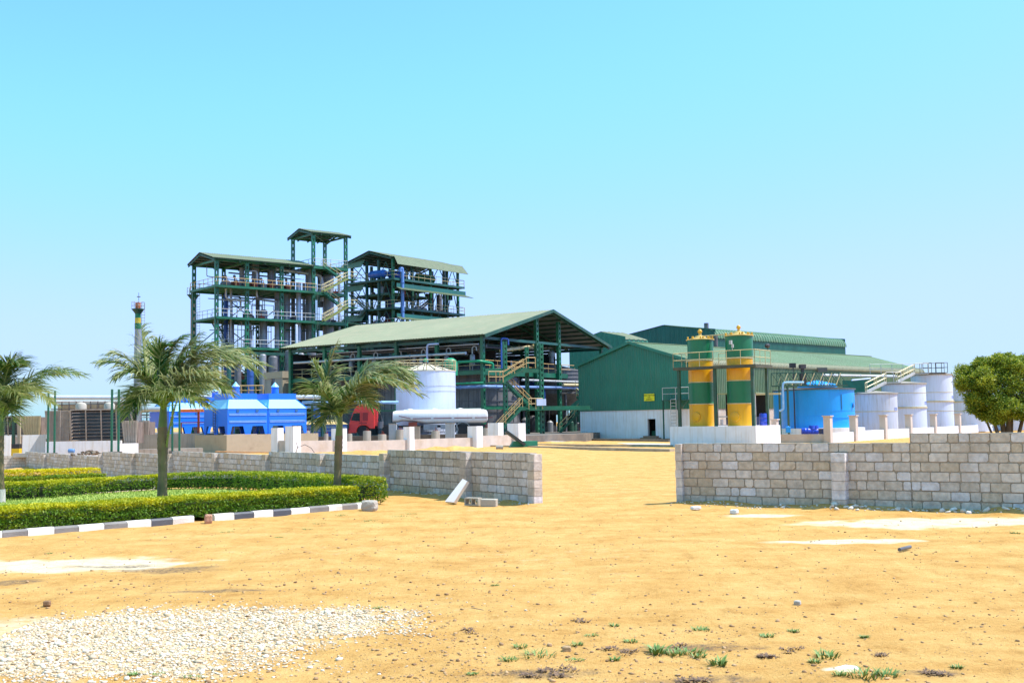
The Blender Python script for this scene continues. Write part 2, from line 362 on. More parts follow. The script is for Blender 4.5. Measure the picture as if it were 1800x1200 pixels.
def gz(x, y):
    x = np.asarray(x, dtype=float); y = np.asarray(y, dtype=float)
    return terr(x, y) + berm(x, y) + smooth(150, 60, y) * ((fbm(x, y, 3.0, 3) - 0.5) * 0.07 + (fbm(x, y, 0.5, 9) - 0.5) * 0.035 + (fbm(x, y, 0.17, 19, 2) - 0.5) * 0.012)

# stones: many small twelve-sided lumps merged in one mesh
PHI = 1.618
ICO = np.array([(-1, PHI, 0), (1, PHI, 0), (-1, -PHI, 0), (1, -PHI, 0), (0, -1, PHI), (0, 1, PHI), (0, -1, -PHI), (0, 1, -PHI), (PHI, 0, -1), (PHI, 0, 1), (-PHI, 0, -1), (-PHI, 0, 1)]) / 1.9
ICF = np.array([(0, 11, 5), (0, 5, 1), (0, 1, 7), (0, 7, 10), (0, 10, 11), (1, 5, 9), (5, 11, 4), (11, 10, 2), (10, 7, 6), (7, 1, 8), (3, 9, 4), (3, 4, 2), (3, 2, 6), (3, 6, 8), (3, 8, 9), (4, 9, 5), (2, 4, 11), (6, 2, 10), (8, 6, 7), (9, 8, 1)])
def stones(name, X, Y, S, m, seed=1, flat=0.55, sink=0.25, zoff=None):
    rs = np.random.RandomState(seed); n = len(X)
    v = ICO[None] * (1 + (rs.rand(n, 12, 1) - 0.5) * 0.7)
    v = v * (np.stack([0.7 + 0.6 * rs.rand(n), 0.7 + 0.6 * rs.rand(n), flat * (0.6 + 0.7 * rs.rand(n))], -1))[:, None, :]
    a = rs.rand(n) * 6.283; t = (rs.rand(n) - .5) * 0.8
    ca, sa = np.cos(a)[:, None], np.sin(a)[:, None]; ct, st = np.cos(t)[:, None], np.sin(t)[:, None]
    x, y, z = v[..., 0], v[..., 1], v[..., 2]; y, z = y * ct - z * st, y * st + z * ct; x, y = x * ca - y * sa, x * sa + y * ca
    s = (np.asarray(S) / 2)[:, None]; zz = gz(X, Y) if zoff is None else zoff
    v = np.stack([x * s + X[:, None], y * s + Y[:, None], z * s + (zz + np.asarray(S) * (0.25 - sink * .5))[:, None]], -1).reshape(-1, 3)
    f = (ICF[None] + (np.arange(n) * 12)[:, None, None]).reshape(-1, 3)
    return npmesh(name, v, f, m, tone=np.repeat(rs.rand(n), 20))
rs = np.random.RandomState(5)
# pale gravel spread in the foreground
cand = np.stack([rs.uniform(-5.2, 0.3, 60000), rs.uniform(8.3, 14.5, 60000)], -1)
ix = np.clip(np.searchsorted(xs, cand[:, 0]), 0, nx - 1); iy = np.clip(np.searchsorted(ys, cand[:, 1]), 0, ny - 1)
dens = gravel_m[iy, ix]; keep = rs.rand(60000) < dens ** 1.6 * 0.95 + .004
gp = cand[keep]
GRAV = mat('pale_gravel', (0.42, 0.31, 0.18), 0.9, var=0.1, tone2=(0.80, 0.73, 0.60), scale=20)
go = stones('gravel', gp[:, 0], gp[:, 1], (0.008 + 0.03 * rs.rand(len(gp)) ** 2.0) * (1 + (rs.rand(len(gp)) < .05)), GRAV, 2)
tag(go, 'pale crushed stone gravel spread over the sandy ground in the foreground', 'gravel', kind='stuff')
# loose pebbles over the sand
def scatter(n, pxr, pyr, seed):
    r2 = np.random.RandomState(seed); px = r2.uniform(*pxr, n); py = pyr[0] + (pyr[1] - pyr[0]) * r2.rand(n) ** 1.0
    pts = np.array([gpt(a, b) for a, b in zip(px, py)]); return pts, r2
a1, r2 = scatter(2000, (-20, 1820), (905, 1210), 11)
a2, _ = scatter(900, (-20, 900), (1000, 1210), 12); a3, _ = scatter(500, (640, 1300), (1100, 1205), 13)
pp = np.concatenate([a1, a2, a3]); S = 0.008 + 0.034 * r2.rand(len(pp)) ** 4 + 0.0006 * pp[:, 1]
PEB = mat('brown_pebble', (0.24, 0.14, 0.07), 0.95, var=0.2, tone2=(0.50, 0.33, 0.17), scale=10)
po = stones('pebbles', pp[:, 0], pp[:, 1], S, PEB, 3)
tag(po, 'small brown and pale pebbles scattered over the bare sandy ground', 'pebbles', kind='stuff')
# sparse weeds
def blades(X, Y, n, h, rad, seed, flat=0.5, w=0.006):
    r = np.random.RandomState(seed); m = len(X) * n
    cx = np.repeat(X, n); cy = np.repeat(Y, n); R_ = np.repeat(rad, n); H = np.repeat(h, n) * r.uniform(.5, 1.2, m)
    a = r.rand(m) * 6.283; rr = R_ * np.sqrt(r.rand(m)) * .8
    bx = cx + rr * np.cos(a); by = cy + rr * np.sin(a); a2_ = a + r.normal(0, .7, m); lean = flat * r.uniform(.4, 1.3, m) * H * 2
    z0 = gz(bx, by) - .004; W = w * r.uniform(.7, 1.6, m) * np.clip(H / .06, .7, 3)
    px_, py_ = -np.sin(a2_) * W, np.cos(a2_) * W
    mx_, my_ = bx + np.cos(a2_) * lean * .45, by + np.sin(a2_) * lean * .45; tx, ty = bx + np.cos(a2_) * lean, by + np.sin(a2_) * lean
    v = np.stack([np.stack([bx - px_, by - py_, z0], -1), np.stack([bx + px_, by + py_, z0], -1), np.stack([mx_ + px_, my_ + py_, z0 + H * .7], -1),
                  np.stack([mx_ - px_, my_ - py_, z0 + H * .7], -1), np.stack([tx, ty, z0 + H], -1)], 1)
    f = np.array([(0, 1, 2), (0, 2, 3), (3, 2, 4)]); F = (f[None] + (np.arange(m) * 5)[:, None, None]).reshape(-1, 3)
    return v.reshape(-1, 3), F, np.repeat(r.rand(m), 3)
WEED = mat('weed_green', (0.07, 0.17, 0.02), 0.6, var=0.2, tone2=(0.20, 0.30, 0.08), scale=8)
tufts = [(915, 1140, .10, .05), (945, 1155, .2, .08), (895, 1162, .1, .05), (1012, 1136, .09, .05), (1108, 1130, .08, .05), (1010, 1163, .12, .03), (1155, 1150, .09, .11), (1185, 1152, .11, .08),
         (1080, 1162, .06, .05), (1232, 1109, .12, .06), (1350, 1121, .09, .05), (1395, 1112, .07, .05), (1215, 1148, .16, .08), (1265, 1170, .1, .1), (1228, 1156, .08, .06), (1455, 1158, .13, .09),
         (1432, 1168, .06, .05), (1520, 1195, .2, .1), (1560, 1192, .12, .08), (1478, 1194, .08, .05), (1520, 1122, .05, .05), (1682, 1176, .06, .05), (1080, 1102, .05, .05), (1040, 1120, .09, .03),
         (700, 908, .3, .04), (650, 915, .25, .04), (600, 905, .2, .04), (870, 1031, .07, .03), (665, 1070, .08, .03), (285, 1186, .1, .03), (340, 1190, .12, .03), (720, 903, .25, .04),
         (400, 934, .2, .03), (560, 920, .2, .03), (1785, 938, .1, .05), (830, 1187, .06, .03), (490, 944, .12, .03), (85, 972, .12, .03), (540, 930, .15, .03), (235, 1187, .06, .05)]
tp = np.array([gpt(a, b) for a, b, _, _ in tufts])
v, f, tn = blades(tp[:, 0], tp[:, 1], 60, np.array([t[3] * .6 for t in tufts]), np.array([t[2] * .9 for t in tufts]), 4, 0.8, .005)
wo = npmesh('weeds', v, f, WEED, tone=tn); tag(wo, 'low green weeds growing in sparse tufts on the bare sand', 'weeds', kind='stuff')
DRY = mat('dry_litter', (0.11, 0.07, 0.05), 0.9, var=0.2, tone2=(0.24, 0.15, 0.10), scale=8)
lt = [(960, 1185), (990, 1190), (1000, 1178), (1065, 1146), (1640, 1185), (1655, 1190), (1205, 1195), (1230, 1193), (1100, 1150), (935, 1190), (1340, 1157), (1350, 1155), (1190, 1135), (1560, 1155), (830, 1110), (1020, 1093), (1390, 1146)]
tp = np.array([gpt(a + R.uniform(-12, 12), b + R.uniform(-4, 4)) for a, b in lt for _ in range(3)])
v, f, tn = blades(tp[:, 0], tp[:, 1], 22, np.full(len(tp), .02), np.full(len(tp), .07), 6, 1.2, .007)
wo = npmesh('dry_leaf_litter', v, f, DRY, tone=tn); tag(wo, 'dry brown leaf litter lying flat on the sand in the foreground', 'leaf litter', kind='stuff')
# ------------------------------------------------------------ block walls
BLOCK = mat('concrete_block', (0.60, 0.52, 0.45), 0.92, var=0.22, scale=9, tone=0.2, dirt=(0.36, 0.27, 0.19), dirt_amt=0.5, bump=1.0, bscale=14)
_t = BLOCK.node_tree; _mx = [x for x in _t.nodes if x.type == 'MIX'][0]; _at = [x for x in _t.nodes if x.type == 'ATTRIBUTE'][0]
for _i, _cols in ((6, [(.52, .41, .30), (.44, .38, .335), (.50, .43, .38), (.45, .42, .43)]), (7, [(.76, .61, .46), (.66, .57, .50), (.72, .62, .54), (.66, .62, .63)])):
    _r = _t.nodes.new('ShaderNodeValToRGB'); _e = _r.color_ramp.elements
    while len(_e) < 4: _e.new(.5)
    for _k, (_p, _c) in enumerate(zip((0.12, .38, .62, .85), _cols)): _e[_k].position = _p; _e[_k].color = (*_c, 1)
    _t.links.new(_at.outputs['Fac'], _r.inputs[0]); _t.links.new(_r.outputs[0], _mx.inputs[_i])
MORT = mat('mortar', (0.34, 0.28, 0.22), 0.95, var=0.15, scale=5, bump=0.6)
CAPM = mat('mortar_top', (0.40, 0.36, 0.30), 0.95, var=0.1, scale=5, bump=0.6)
def block_face(mb, tones, f, s0, s1, z0, z1, d0, d1, rng):
    # f(s, z, d) -> point; a block with knocked corners
    c = [min(.05, abs(rng.gauss(0, .016)) + .010) for _ in range(4)]
    if rng.random() < .06: c[rng.randrange(4)] += .04
    p = [(s0 + c[0], z0), (s1 - c[1], z0), (s1, z0 + c[1]), (s1, z1 - c[2]), (s1 - c[2], z1), (s0 + c[3], z1), (s0, z1 - c[3]), (s0, z0 + c[0])]
    jit = rng.uniform(-.006, .008)
    fr = [f(s, z, d0 + jit) for s, z in p]; bk = [f(s, z, d1) for s, z in p]
    mb.add(fr + bk, [tuple(range(8))] + [(i, i + 8, (i + 1) % 8 + 8, (i + 1) % 8) for i in range(8)])
    tn = min(1, max(0, rng.gauss(.5, .26))); tones += [tn] * 9
CH = 0.208; BL = 0.405
def panel(root, O, d, nrm, s0, s1, ztop, zbot, seed, th=0.2):
    # courses from the top down to below the ground, running along d, facing nrm
    rng = random.Random(seed); mb = MB(); tones = []
    def f(s, z, dd): return (O[0] + d[0] * s + nrm[0] * dd, O[1] + d[1] * s + nrm[1] * dd, z)
    k = 0; z = ztop
    while z > zbot - .1:
        off = (k % 2) * BL / 2 + rng.uniform(-.03, .03); s = s0 - off
        while s < s1:
            L = BL * rng.choice([1, 1, 1, 1, 1, .55]) + rng.uniform(-.015, .01)
            a, b = max(s, s0), min(s + L, s1)
            if b - a > .05:
                block_face(mb, tones, f, a + .011 + rng.uniform(-.004, .004), b - .011, z - CH + .024 + rng.uniform(-.005, .005), z - .003, 0, -.03, rng)
                # same stones seen on the far side
                block_face(mb, tones, lambda S, Zz, D_: f(S, Zz, -th - D_), a + .011 + rng.uniform(-.004, .004), b - .011, z - CH + .024 + rng.uniform(-.005, .005), z - .003, 0, -.03, rng)
            s += L
        z -= CH; k += 1
    o = mb.build('blockwork', BLOCK, root, attr=tones)
    m = MB(); q = [f(s0, 0, -.016), f(s1, 0, -.016), f(s1, 0, -th + .016), f(s0, 0, -th + .016)]
    m.prism([(p[0], p[1], z) for p in q], (0, 0, ztop - .012 - z)); m.build('mortar', MORT, o)
    # uneven mortar crumbs along the top
    m = MB(); s = s0
    while s < s1 - .05:
        L = rng.uniform(.2, .6); e = min(s + L, s1); h = rng.uniform(.004, .016)
        q = [f(s, 0, -.005), f(e, 0, -.005), f(e, 0, -th + .005), f(s, 0, -th + .005)]
        m.prism([(p[0], p[1], ztop - .012) for p in q], (0, 0, .012 + h)); s = e
    m.build('wall_top', CAPM, root); return o
def pier(root, O, d, nrm, s0, s1, dfront, ztop, zbot, seed, dback=-.2):
    rng = random.Random(seed); mb = MB(); tones = []; z = ztop
    while z > zbot - .1:
        j = rng.uniform(-.008, .008)
        a, b, c, e = s0 + j, s1 + j + rng.uniform(-.006, .006), dfront + rng.uniform(-.01, .01), dback
        def g_(s, dd): return Vector((O[0] + d[0] * s + nrm[0] * dd, O[1] + d[1] * s + nrm[1] * dd, z - CH + .006))
        c2 = .012
        mb.prism([g_(a, e), g_(a, c - c2), g_(a + c2, c), g_(b - c2, c), g_(b, c - c2), g_(b, e)], (0, 0, CH - .010)); tones += [min(1, max(0, rng.gauss(.6, .2)))] * 8
        z -= CH
    mb.build('pier', BLOCK, root, attr=tones)
    m = MB()
    def g2(s, dd): return Vector((O[0] + d[0] * s + nrm[0] * dd, O[1] + d[1] * s + nrm[1] * dd, zbot - .3))
    m.prism([g2(s0 + .015, dback + .02), g2(s0 + .015, dfront - .015), g2(s1 - .015, dfront - .015), g2(s1 - .015, dback + .02)], (0, 0, ztop - .01 - zbot + .3)); m.build('pier_mortar', MORT, root)

# right wall
A = Vector(gpt(1203, 885)); B = Vector(gpt(1800, 903)); d = (B - A).normalized(); n_ = Vector((d.y, -d.x))
if n_.y > 0: n_ = -n_
rw = thing('block_wall', 'grey concrete block wall right of the dirt gateway, one course taller at its far right', 'wall', (0, 0, 0))
def s_at(px): return hit(A, d, px)
zt = -.02 + 7 * CH + .02
s1 = s_at(1472); s2 = s_at(1597); s3 = s_at(1800) + 3.5
panel(rw, A, d, n_, -.02, s1, zt, -.05, 1); panel(rw, A, d, n_, s1, s2, zt, -.05, 2); panel(rw, A, d, n_, s2, s3, zt + CH, -.05, 3)
pier(rw, A, d, n_, s_at(1188), 0.0, .10, zt, -.05, 4)
pier(rw, A, d, n_, s_at(1463), s_at(1463) + .32, .22, zt - CH, -.05, 5)
# left wall
A2 = Vector(gpt(934, 887.5)); C2 = P(180, 66.0); d2 = (C2 - A2).normalized(); n2 = Vector((d2.y, -d2.x))
if n2.y > 0: n2 = -n2
lw = thing('block_wall', 'long grey concrete block wall running back from the gateway behind the hedges', 'wall', (0, 0, 0))
marks = [(931, 823, 885, 796), (823, 680, 750, 792.5), (680, 568, 630, 800), (568, 472, 520, 795.5), (472, 382, 430, 798.5), (382, 303, 345, 795), (303, 237, 260, 797.5), (237, 180, 205, 795.5), (180, 127, 150, 801), (127, 82, 105, 798), (82, 45, 62, 795)]
for i, (pa_, pb_, pm, ym) in enumerate(marks):
    sa, sb, sm = hit(A2, d2, pa_), hit(A2, d2, pb_), hit(A2, d2, pm); pmid = A2 + d2 * sm
    ztop = Z(pm, ym, pmid.y); pb2 = A2 + d2 * ((sa + sb) / 2); zb = tz(pb2.x, pb2.y)
    panel(lw, A2, d2, n2, sa, sb, ztop, zb, 20 + i)
    if i > 0: pier(lw, A2, d2, n2, sa - .16, sa + .16, .2, max(ztop, prevz) - (.0 if i % 2 else .1), zb, 50 + i)
    prevz = ztop
pier(lw, A2, d2, n2, -.16, hit(A2, d2, 931) + .12, .02, Z(945, 797.5, A2.y), 0, 49, -.23)
# short whitewashed wall at the far left
cn = A2 + d2 * hit(A2, d2, 45); ww = thing('block_wall', 'low whitewashed block wall at the far left edge joining the long grey wall', 'wall', (0, 0, 0))
zc = Z(20, 801, cn.y)
dw = Vector((-.93, -.37)); nw = Vector((.37, -.93))
WBLK = mat('whitewashed_block', (0.62, 0.57, 0.50), 0.9, var=0.1, tone=0.1, dirt=(0.4, 0.3, 0.2), dirt_amt=0.4, bump=0.5)
def white_panel(root, O, d, nrm, s0, s1, ztop, zbot, seed):
    o = panel(root, O, d, nrm, s0, s1, ztop, zbot, seed); o.data = o.data.copy(); o.data.materials[0] = WBLK
white_panel(ww, cn, dw, nw, 0, 6, zc, zc - 1.3, 77)
m = MB(); v0 = V(28, 797, cn.y - .4); m.box(v0.x - .2, v0.x + 1.0, v0.y - .1, v0.y + .5, zc - .1, zc + .2); m.build('cap_block', WBLK, ww)

# leaning slab and loose blocks by the left wall, broken lumps
GREYB = mat('pale_block', (0.42, 0.385, 0.33), 0.9, var=0.12, scale=4, dirt=(0.25, 0.2, 0.15), dirt_amt=0.4, bump=0.6)
WSLAB = mat('white_slab', (0.70, 0.70, 0.70), 0.8, var=0.05, dirt=(0.45, 0.4, 0.35), dirt_amt=0.3)
m = MB(); p0 = gpt(795, 885); pz = tz(*p0)
m.prism([(-.13, 0, 0), (.10, -.03, -.02), (.44, .16, .50), (.32, .22, .56)], (-.05, -.16, .05)); o = m.build('leaning_slab', WSLAB, loc=(p0[0], p0[1], pz + .02)); tag(o, 'white slab of stone leaning against the grey block wall near its pier', 'slab')
def hollow(root_label, px, py, rz, cells=2):
    p = gpt(px, py); r = thing('hollow_block', root_label, 'concrete block', (p[0], p[1], tz(*p) + .005), rz); m = MB()
    L, W, H, t = .40, .2, .19, .03
    m.box(-L / 2, L / 2, -W / 2, W / 2, 0, t); m.box(-L / 2, L / 2, -W / 2, W / 2, H - t, H)
    for k in range(cells + 1):
        x = -L / 2 + (L - t) * k / cells; m.box(x, x + t, -W / 2, W / 2, t, H - t)
    m.build('block_shell', GREYB, r); return r
hollow('hollow concrete block lying at the wall foot with its holes facing out', 832, 888, -.5)
p = gpt(860, 889); m = MB(); m.box(-.2, .2, -.11, .11, 0, .185); o = m.build('loose_block', GREYB, loc=(p[0], p[1], tz(*p) - .01)); o.rotation_euler = (0.03, .02, -.25)
bv = o.modifiers.new('bevel', 'BEVEL'); bv.width = .018; bv.segments = 2
tag(o, 'solid grey block lying right of the hollow block at the foot of the left wall', 'concrete block')
def lump(name, label, cat, px, py, size, m_, seed, dims=(1, 1, .8)):
    p = gpt(px, py); rs_ = np.random.RandomState(seed); mb = MB(); vs = []
    import bmesh
    bm = bmesh.new(); bmesh.ops.create_icosphere(bm, subdivisions=3, radius=.5)
    for v_ in bm.verts:
        c = v_.co.copy(); k = max(abs(c.x), abs(c.y), abs(c.z)) / .5; c = c / (k ** .7)
        nz_ = math.sin(c.x * 9 + seed) * .03 + math.sin(c.y * 11 + seed * 2) * .03 + math.sin(c.z * 13 + c.x * 7) * .03 + rs_.uniform(-.012, .012)
        c = c * (1 + nz_); v_.co = Vector((c.x * dims[0], c.y * dims[1], c.z * dims[2])) * size
    me = bpy.data.meshes.new(name); bm.to_mesh(me); bm.free(); me.materials.append(m_)
    o = bpy.data.objects.new(name, me); col.objects.link(o); o.location = (p[0], p[1], tz(*p) + size * dims[2] * .38); o.rotation_euler = (0, 0, seed)
    tag(o, label, cat); return o
lump('broken_block', 'lump of broken grey block lying at the end of the black and white kerb', 'rubble', 650, 897, .38, GREYB, 3, (1.0, .8, .75))
lump('kerb_rock', 'pink concrete lump filling the gap in the striped kerb', 'rock', 366, 919, .24, mat('pink_concrete', (.48, .26, .17), .9, var=.2, bump=.5), 5, (1, .7, .9))
lump('field_stone', 'brown knobbly stone on the sand at the far left of the foreground', 'stone', 83, 1064, .085, PEB, 8)
lump('field_stone', 'pale round stone on the sand below the bright spot in the right foreground', 'stone', 1402, 1063, .075, GREYB, 9)
lump('field_stone', 'tan stone on the sand in the lower middle of the foreground', 'stone', 996, 1146, .08, mat('tan_stone', (.38, .25, .13), .9, var=.2), 11)
lump('white_stone', 'white stone on the sand in front of the right wall, nearer its middle', 'stone', 1291, 902, .17, WSLAB, 12, (1, .8, .6))
lump('white_stone', 'white stone on the sand in front of the left end of the right wall', 'stone', 1223, 895, .2, WSLAB, 13, (1.2, .8, .45))
# rubble line along the foot of the right wall
r3 = np.random.RandomState(15); n3 = 260; ss = r3.uniform(-.3, 11, n3); dd = .22 + np.abs(r3.normal(0, .18, n3))
X = A.x + d.x * ss + n_.x * dd; Y = A.y + d.y * ss + n_.y * dd
RUBB = mat('pale_rubble', (0.38, 0.26, 0.14), 0.9, var=0.15, tone2=(0.78, 0.74, 0.68), scale=8)
ro = stones('rubble', X, Y, .03 + .15 * r3.rand(n3) ** 3 * smooth(1, 5, ss) + .02, RUBB, 16, .6, .3)
tag(ro, 'pale broken stones and clods strewn along the foot of the right block wall', 'rubble', kind='stuff')
r3 = np.random.RandomState(17); n3 = 200; ss = r3.uniform(-.3, 9, n3); dd = .12 + np.abs(r3.normal(0, .1, n3))
ro = stones('rubble', A2.x + d2.x * ss + n2.x * dd, A2.y + d2.y * ss + n2.y * dd, .02 + .06 * r3.rand(n3) ** 2, RUBB, 18, .6, .3)
tag(ro, 'small clods strewn along the foot of the left block wall', 'rubble', kind='stuff')
# pipe offcut and paper scraps
a_, b_ = gpt(1581, 969), gpt(1600, 964); m = MB(); m.tube([(a_[0], a_[1], .03), (b_[0], b_[1], .03)], .028, 10); o = m.build('pipe_offcut', STEELD); tag(o, 'short grey pipe offcut lying on the sand in front of the right wall', 'pipe')
p = gpt(1490, 1179); m = MB(); m.add([(-.09, -.04, .01), (.08, -.05, .015), (.1, .04, .02), (0, .06, .03), (-.1, .035, .012)], [(0, 1, 2, 3, 4)]); o = m.build('paper_scrap', WSLAB, loc=(p[0], p[1], tz(*p) + .01))
so_ = o.modifiers.new('s', 'SOLIDIFY'); so_.thickness = .002; tag(o, 'crumpled white scrap of paper on the sand at the lower right', 'litter')
# logs/stick
a_, b_ = gpt(820, 1071), gpt(850, 1074); m = MB(); m.tube([(a_[0], a_[1], .012), ((a_[0] + b_[0]) / 2, (a_[1] + b_[1]) / 2 + .01, .02), (b_[0], b_[1], .012)], .007, 6); o = m.build('stick', mat('stick_bark', (.2, .13, .08), .9)); tag(o, 'thin dry stick lying on the sand in the middle foreground', 'stick')

# ------------------------------------------------------------ kerb of black and white stones
K0 = Vector(gpt(-40, 949)); K1 = Vector(gpt(640, 893)); kd = (K1 - K0); KL = kd.length; kd.normalize(); kn = Vector((kd.y, -kd.x))
if kn.y > 0: kn = -kn
KW = mat('white_kerb_paint', (0.74, 0.72, 0.68), 0.8, var=0.06, dirt=(0.42, 0.33, 0.22), dirt_amt=0.85, bump=0.4)
KB = mat('faded_black_kerb_paint', (0.21, 0.20, 0.19), 0.8, var=0.2, dirt=(0.32, 0.26, 0.19), dirt_amt=0.6, bump=0.4)
KG = mat('new_black_kerb_paint', (0.07, 0.08, 0.10), 0.6, var=0.2, dirt=(0.2, 0.18, 0.15), dirt_amt=0.3, bump=0.4)
ke = thing('striped_kerb', 'low kerb of alternating white and black painted stones along the front hedge', 'kerb')
edges = [-40, 8, 52, 99, 141, 186, 226, 268, 305, 343, 378, 413, 447, 481, 512, 545, 578, 602, 628, 640]
for i in range(len(edges) - 1):
    if i == 9: continue
    a_, b_ = hit(K0, kd, edges[i]), hit(K0, kd, edges[i + 1]); m = MB(); p = K0 + kd * a_; q2 = K0 + kd * (b_ - .012)
    w_ = kn * -.14; j = R.uniform(-.008, .008); zz = tz(p.x, p.y)
    prof = [(0, -.05), (0, .10 + j), (.03, .135 + j), (.14, .135 + j), (.14, -.05)]
    vs = [(p.x - kn.x * u, p.y - kn.y * u, zz + z) for u, z in prof]; m.prism(vs, (q2.x - p.x, q2.y - p.y, 0))
    m.build('kerb_stone', KG if i in (7, 11, 13) else [KW, KB][i % 2], ke)
# ------------------------------------------------------------ lawn and hedges
LAWN = mat('lawn_turf', (0.24, 0.33, 0.05), 0.9, var=0.25, scale=1.5, dirt=(0.36, 0.38, 0.09), dirt_amt=0.5, bump=0.8, bscale=60)
HC = [(-400, 960), (640, 893)]
def lv(px, D): p = P(px, D); return (p.x, p.y)
lawn_pts = [(-60, 22.2), (655, 28.0), (660, 29.6), (570, 34), (400, 40), (300, 42.3), (170, 41), (-200, 39), (-200, 24)]
xs2 = np.arange(-24, -3, .35); ys2 = np.arange(20, 62, .35)
LP_ = [lv(a, b) for a, b in [(-300, 21.0), (0, 22.3), (640, 28.2), (655, 29.4), (570, 34), (400, 40), (300, 43), (170, 41.2), (-400, 35)]]
def inside(x, y, poly):
    c = False; n = len(poly)
    for i in range(n):
        x1, y1 = poly[i]; x2, y2 = poly[(i + 1) % n]
        if (y1 > y) != (y2 > y) and x < (x2 - x1) * (y - y1) / (y2 - y1) + x1: c = not c
    return c
m = MB(); vi = {}
def vid(i, j):
    if (i, j) not in vi: x, y = xs2[i], ys2[j]; vi[(i, j)] = len(m.v); m.v.append((x, y, tz(x, y) + .085))
    return vi[(i, j)]
for i in range(len(xs2) - 1):
    for j in range(len(ys2) - 1):
        cx, cy = xs2[i] + .17, ys2[j] + .17
        if inside(cx, cy, LP_) and ((Vector((cx, cy)) - K0).dot(kn) < -.3): m.f.append((vid(i, j), vid(i + 1, j), vid(i + 1, j + 1), vid(i, j + 1)))
lo = m.build('lawn', LAWN, smooth=60); struct(lo)
rg = np.random.RandomState(31); gx = rg.uniform(-17, -4, 26000); gy = rg.uniform(23.5, 41, 26000)
kp = np.array([inside(a, b, LP_) and ((Vector((a, b)) - K0).dot(kn) < -.9) for a, b in zip(gx, gy)]); gx, gy = gx[kp], gy[kp]
m_ = len(gx); a_ = rg.rand(m_) * 6.28; H = rg.uniform(.03, .08, m_); z0 = terr(gx, gy) + .08; wv = .02
vv = np.stack([np.stack([gx - np.cos(a_) * wv, gy - np.sin(a_) * wv, z0], -1), np.stack([gx + np.cos(a_) * wv, gy + np.sin(a_) * wv, z0], -1), np.stack([gx + rg.normal(0, .03, m_), gy + rg.normal(0, .03, m_), z0 + H], -1)], 1).reshape(-1, 3)
GRS = mat('grass_blade', (0.20, 0.32, 0.03), 0.7, var=0.15, tone2=(0.48, 0.54, 0.12), scale=5)
go = npmesh('lawn_grass', vv, np.arange(m_ * 3).reshape(-1, 3), GRS, tone=rg.rand(m_)); tag(go, 'short mown grass of the lawn between the hedges', 'grass', kind='stuff')

def leafmat(name, c, c2, rough=0.45, trans=0.25):
    m = bpy.data.materials.new(name); m.use_nodes = True; t = m.node_tree; n = t.nodes; l = t.links; b = n['Principled BSDF']
    at = n.new('ShaderNodeAttribute'); at.attribute_name = 'tone'; mx = n.new('ShaderNodeMix'); mx.data_type = 'RGBA'
    mx.inputs[6].default_value = (*c, 1); mx.inputs[7].default_value = (*c2, 1); l.new(at.outputs['Fac'], mx.inputs[0]); l.new(mx.outputs[2], b.inputs['Base Color'])
    b.inputs['Roughness'].default_value = rough
    tr = n.new('ShaderNodeBsdfTranslucent'); l.new(mx.outputs[2], tr.inputs[0]); ms = n.new('ShaderNodeMixShader'); ms.inputs[0].default_value = trans
    l.new(b.outputs[0], ms.inputs[1]); l.new(tr.outputs[0], ms.inputs[2]); l.new(ms.outputs[0], n['Material Output'].inputs[0]); return m
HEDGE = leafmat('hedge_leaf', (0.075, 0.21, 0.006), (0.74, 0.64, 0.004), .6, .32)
HCORE = mat('hedge_twigs', (0.02, 0.03, 0.008), 0.9, var=0.3)
def quads(c, a, b, tone=None):
    v = np.stack([c - a - b * .25, c - b, c + a * .9 - b * .1, c + b * .9], 1)
    v = np.stack([c - a, c - b * .8, c + a, c + b * .8], 1); return v.reshape(-1, 3), np.arange(len(c) * 4).reshape(-1, 4)
def rand_leaves(c, size, r, flatz=0.0):
    n = len(c); a = r.normal(size=(n, 3)); a[:, 2] *= (1 - flatz); a /= np.linalg.norm(a, axis=1)[:, None]
    b = np.cross(a, r.normal(size=(n, 3))); b /= np.linalg.norm(b, axis=1)[:, None]; s = (size * r.uniform(.6, 1.4, n))[:, None]
    return quads(c, a * s, b * s * .55)
def nr_e(PA, e):
    d_ = (PA[1] - PA[0]) if e == 0 else (PA[-1] - PA[-2]); d_ = d_ / np.linalg.norm(d_); return np.array([d_[1], -d_[0]])
